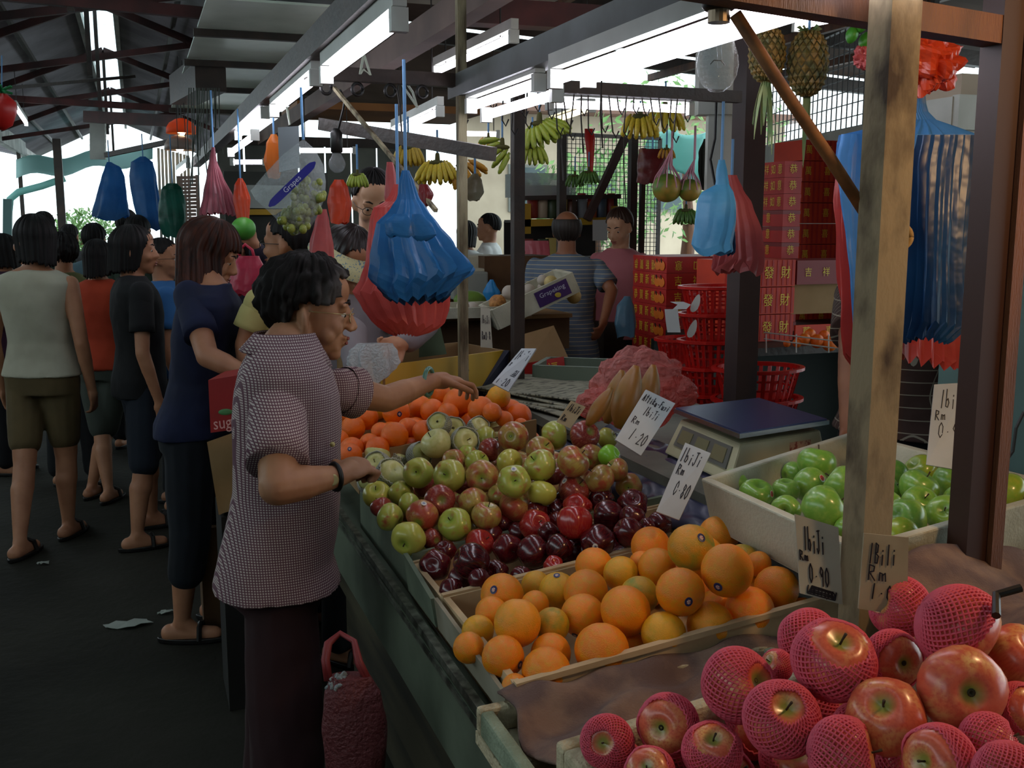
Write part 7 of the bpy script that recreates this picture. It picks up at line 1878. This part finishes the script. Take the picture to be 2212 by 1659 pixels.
# produce tables in the aisle
t = thing('produce_table', (.66, 5.2, 0), 'low produce table between the woman in navy and the yellow shirt', 'table')
G().box((.66, 5.2, .90), (.44, .7, .05)).build('table_top', M_wfoam, t)
for x, y in ((.48, 4.9), (.84, 4.9), (.48, 5.5), (.84, 5.5)): G().box((x, y, .435), (.05, .05, .87)).build('leg', M_steeldark, t)
for i, (u, v, r, m, nm, lab) in enumerate([(472, 665, 12, 'red', 'apple', 'wrapped red apple on the produce table, upper left'), (490, 672, 12, 'red', 'apple', 'wrapped red apple on the produce table, upper middle'), (478, 685, 12, 'red', 'apple', 'wrapped red apple on the produce table, lower left'), (497, 690, 12, 'red', 'apple', 'wrapped red apple on the produce table, lower right'), (510, 672, 11, 'red', 'apple', 'wrapped red apple on the produce table, far right'), (470, 640, 11, 'orange', 'orange', 'orange behind the wrapped red apples'), (490, 640, 11, 'yellow', 'apple', 'yellow apple behind the wrapped red apples')]):
    c = P(u, v, 4.95); q = r*4.95/FPX; o = bpy.data.objects.new(nm, fmesh(m)); C.objects.link(o); o.location = c; o.scale = (q, q, q); tag(o, lab, nm, 'fruit on the produce table')
for i, (u, v) in enumerate(((478, 722), (492, 716), (486, 735), (500, 738), (470, 742))):
    g = G(); p = P(u, v, 4.75)
    for k in range(7):
        a = 6.28*k/7; e = Vector((math.cos(a), math.sin(a), .6)); g.tube([p, p+e*.03, p+e*.05-Vector((0, 0, .01))], [.008, .016, .004], 6)
    tag(g.build('leafy_greens', mat('leaf_bright', '#5c9a34', rough=.6), smooth=True), 'bright green leafy bunch on the produce table, %s' % ('far left', 'top', 'middle', 'right', 'lowest')[i], 'greens')
t = thing('red_printed_carton', P(495, 890, 3.3), 'red printed fruit carton just behind the elderly woman', 'carton')
a0 = P(455, 935, 3.3); a1 = P(600, 915, 3.2); up_ = Vector((0, 0, .17)); bk_ = Vector((FW.x, FW.y, 0))*.2
G().hexa([a0, a1, a1+bk_, a0+bk_], [a0+up_, a1+up_, a1+bk_+up_, a0+bk_+up_]).build('body', mat('fruit_carton_red', '#8c1414', rough=.5), t)
solid('carton_stand', (a0.lerp(a1, .5).x-.0, a0.lerp(a1, .5).y+.12, a0.z/2-.02), (.16, .14, a0.z-.05), mat('near_black_board', '#15130f', rough=.9), 'dark support under the red printed carton', 'stand')
text('sugar', 'lettering', mat('print_pink', '#c08a84', rough=.5), t, P(494, 912, 3.24)-bk_*.02, a1-a0, UP, .055)
G().ell(P(487, 890, 3.245), (.022, .003, .010)).build('printed_leaf', mat('print_leaf', '#4a8a5a'), t)
t = thing('orange_box', P(480, 1010, 3.2), 'open cardboard box with a few oranges behind the elderly woman', 'box')
k4 = [P(447, 955, 3.15), P(560, 915, 3.1), P(600, 905, 3.5), P(520, 930, 3.6)]
dn = Vector((0, 0, -.24))
for i in range(4):
    j = (i+1) % 4; cc2 = sum(k4, Vector())/4; sh = .8
    o0, o1 = cc2+(k4[i]-cc2)*sh+dn, cc2+(k4[j]-cc2)*sh+dn
    n_ = (k4[j]-k4[i]).cross(dn).normalized()*.006
    G().hexa([o0, o1, o1+n_, o0+n_], [k4[i], k4[j], k4[j]+n_, k4[i]+n_]).build('side', M_card, t)
G().hexa([cc2+(p-cc2)*.8+dn for p in k4], [cc2+(p-cc2)*.8+dn+Vector((0, 0, .008)) for p in k4]).build('base', M_card, t)
solid('box_stand', (cc2.x+.02, cc2.y, (cc2.z-.25)/2), (.24, .26, cc2.z-.25), mat('near_black_board', '#15130f', rough=.9), 'dark stand under the open box of oranges', 'stand')
for i, (u, v) in enumerate(((500, 1040), (515, 1050), (530, 1030))):
    c = P(u, v, 3.25); o = bpy.data.objects.new('orange', fmesh('orange')); C.objects.link(o); o.location = (c.x, c.y, cc2.z-.195); o.scale = (.036,)*3; tag(o, 'orange in the open cardboard box behind the elderly woman, %s' % ('left', 'middle', 'right')[i], 'orange')
q = PZ(485, 1100, .45); tag(G().lathe([(.05, 0), (.06, .06), (.056, .06), (.046, .01)], (q.x, q.y, .42), 18).build('white_tub', M_white, smooth=True), 'small white tub beside the dark stand behind the elderly woman', 'tub')
solid('tub_shelf', (q.x, q.y, .205), (.2, .2, .41), M_carddark, 'dark block under the white tub', 'block')
# litter on the floor
def litter(u, v, w, label, seed):
    c = PZ(u, v, 0); g = G(); n = 16; rr = random.Random(seed)
    pts = [c+Vector((math.cos(6.28*i/n)*w*(.6+.5*rr.random()), math.sin(6.28*i/n)*w*.45*(.5+.6*rr.random()), .004+.012*rr.random())) for i in range(n)]
    g.v = [c+Vector((0, 0, .015))]+pts; g.f = [(0, 1+i, 1+(i+1) % n) for i in range(n)]
    tag(g.build('paper_scrap', mat('scrap_white', '#8f948c', rough=.8), thick=.002), label, 'litter')
litter(275, 1352, .11, 'torn white paper scrap on the dark floor at the lower left', 1); litter(358, 1326, .04, 'tiny white scrap beside the heel of the woman in navy', 2); litter(464, 1255, .05, 'small white scrap behind the legs of the woman in navy', 3); litter(95, 1220, .03, 'tiny pale scrap near the woman in white', 4); litter(478, 1160, .05, 'white scrap under the box behind the elderly woman', 5)
# fridge and freezer at the right
t = thing('display_fridge', (3.0, 3.1, 0), 'white display fridge with vent slats behind the large blue bags', 'fridge')
fa = P(2030, 205, 3.3); fb = P(2160, 190, 3.3)
fx = P(1990, 205, 3.3).x+.40; fy = (fa.y+fb.y)/2+.35
G().box((fx+.1, fy-.12, fa.z/2), (.75, .36, fa.z)).build('body', M_white, t)
G().box((fx+.1, fy-.31, fa.z-.05), (.74, .03, .11)).build('header', M_white, t)
G().box((fx-.10, fy-.33, fa.z-.03), (.07, .01, .025)).build('badge', mat('badge_grey', '#55524a', rough=.5), t)
for k in range(6): G().box((fx+.12, fy-.315, fa.z-.12-.014*k), (.6, .02, .007)).build('vent_slat', M_zinc2, t)
G().box((fx+.1, fy-.315, fa.z-.55), (.6, .01, .65)).build('glass_door', mat('fridge_glass', '#6b7a72', rough=.1), t)
solid('red_lidded_box', (fx+.12, fy, fa.z+.05), (.45, .3, .1), mat('cream_box', '#b8a894', rough=.6), 'cream box with red edge on top of the white fridge', 'box')
t = thing('chest_freezer', (2.4, 1.5, 0), 'pale teal freezer at the right edge behind the brown post', 'freezer')
fz = P(2260, 700, 2.6)
G().box((fz.x+.25, fz.y, fz.z*.62), (.7, .5, fz.z*1.24)).build('body', mat('teal_enamel', '#5c7a78', rough=.4, col2='#4c6664', nscale=2), t)
G().box((fz.x+.25, fz.y, fz.z*1.28), (.72, .52, .08)).build('lid', mat('pinkish_white', '#b8aeb4', rough=.4), t)
G().tube([P(2212, 890, 2.3), P(2195, 925, 2.3), P(2188, 975, 2.3), P(2170, 1000, 2.3)], .004, 6).build('cable', M_black, t)
# blue crate of bottles and grey bag right of the balding man
for k, (u, v, lab) in enumerate(((1332, 690, 'dark bottle with a yellow label right of the balding man'), (1350, 688, 'green bottle beside the dark one'))):
    p = PY(u, v, 5.9); t = thing('bottle', p, lab, 'bottle')
    G().lathe([(.035, 0), (.035, .12), (.014, .17), (.014, .21)], p, 14).build('glass', mat('bottle_dark', '#16100c' if k == 0 else '#1c3a1c', rough=.15) if k == 0 else mat('bottle_green', '#1c3a1c', rough=.15), t, smooth=True)
    G().lathe([(.0355, .03), (.0355, .09)], p, 14, cap=False).build('label_band', mat('label_yellow', '#b8a83c', rough=.5), t)
    G().lathe([(.015, .205), (.015, .225)], p, 10).build('cap', mat('lid_red', '#a02018'), t)
sz = PY(1340, 690, 5.9).z
solid('bottle_table', (PY(1345, 690, 5.9).x+.05, 6.0, sz/2-.005), (.45, .4, sz-.01), M_steeldark, 'dark low table carrying the bottles', 'table')
bundle('grey_blue_bag', 'grey-blue stuffed plastic bag standing left of the red cartons', 'plastic bag', [([(640, 1348, 1362), (662, 1332, 1370), (700, 1326, 1374), (728, 1332, 1372)], 5.4, plastic('grey_blue_plastic', '#5c86a0', sheer=.3), dict(ratio=.7, np_=5, amp=.06))])

# pale building and sheet in the glare outdoors
t = thing('building', (9, 19, 0), 'pale plastered building in the glare beyond the wire mesh', 'building')
G().box((9.5, 19.3, 1.8), (7, .4, 3.6)).build('wall', mat('glare_plaster', '#b4a48e', rough=.9, col2='#9c8c78', nscale=1), t)
for k in range(4):
    w_ = G().box((7.2+1.5*k, 19.08, 2.2), (.8, .06, .9)).build('window', mat('window_frame', '#6a6a62'), t); G().box((7.2+1.5*k, 19.04, 2.2), (.68, .03, .78)).build('pane', mat('window_pane', '#3c4a4c', rough=.1), w_)
G().box((9.5, 19.0, 3.66), (7.4, 1.0, .12)).build('roof', mat('roof_tile_brown', '#6a4a3c'), t)
a, b, c, d_ = PY(1400, 300, 9.4), PY(1600, 262, 9.4), PY(1600, 392, 9.6), PY(1400, 370, 9.6)
t = thing('turquoise_sheet', a, 'turquoise plastic sheet hanging behind the pomelos', 'sheet')
sheet('sheet', lambda s, q: a.lerp(b, s).lerp(d_.lerp(c, s), q)+Vector((0, .08*math.sin(20*s+4*q), .05*math.sin(9*s))), 30, 10, M_tarp, None, None, .01, parent=t)
bpy.data.scenes.remove(TS)
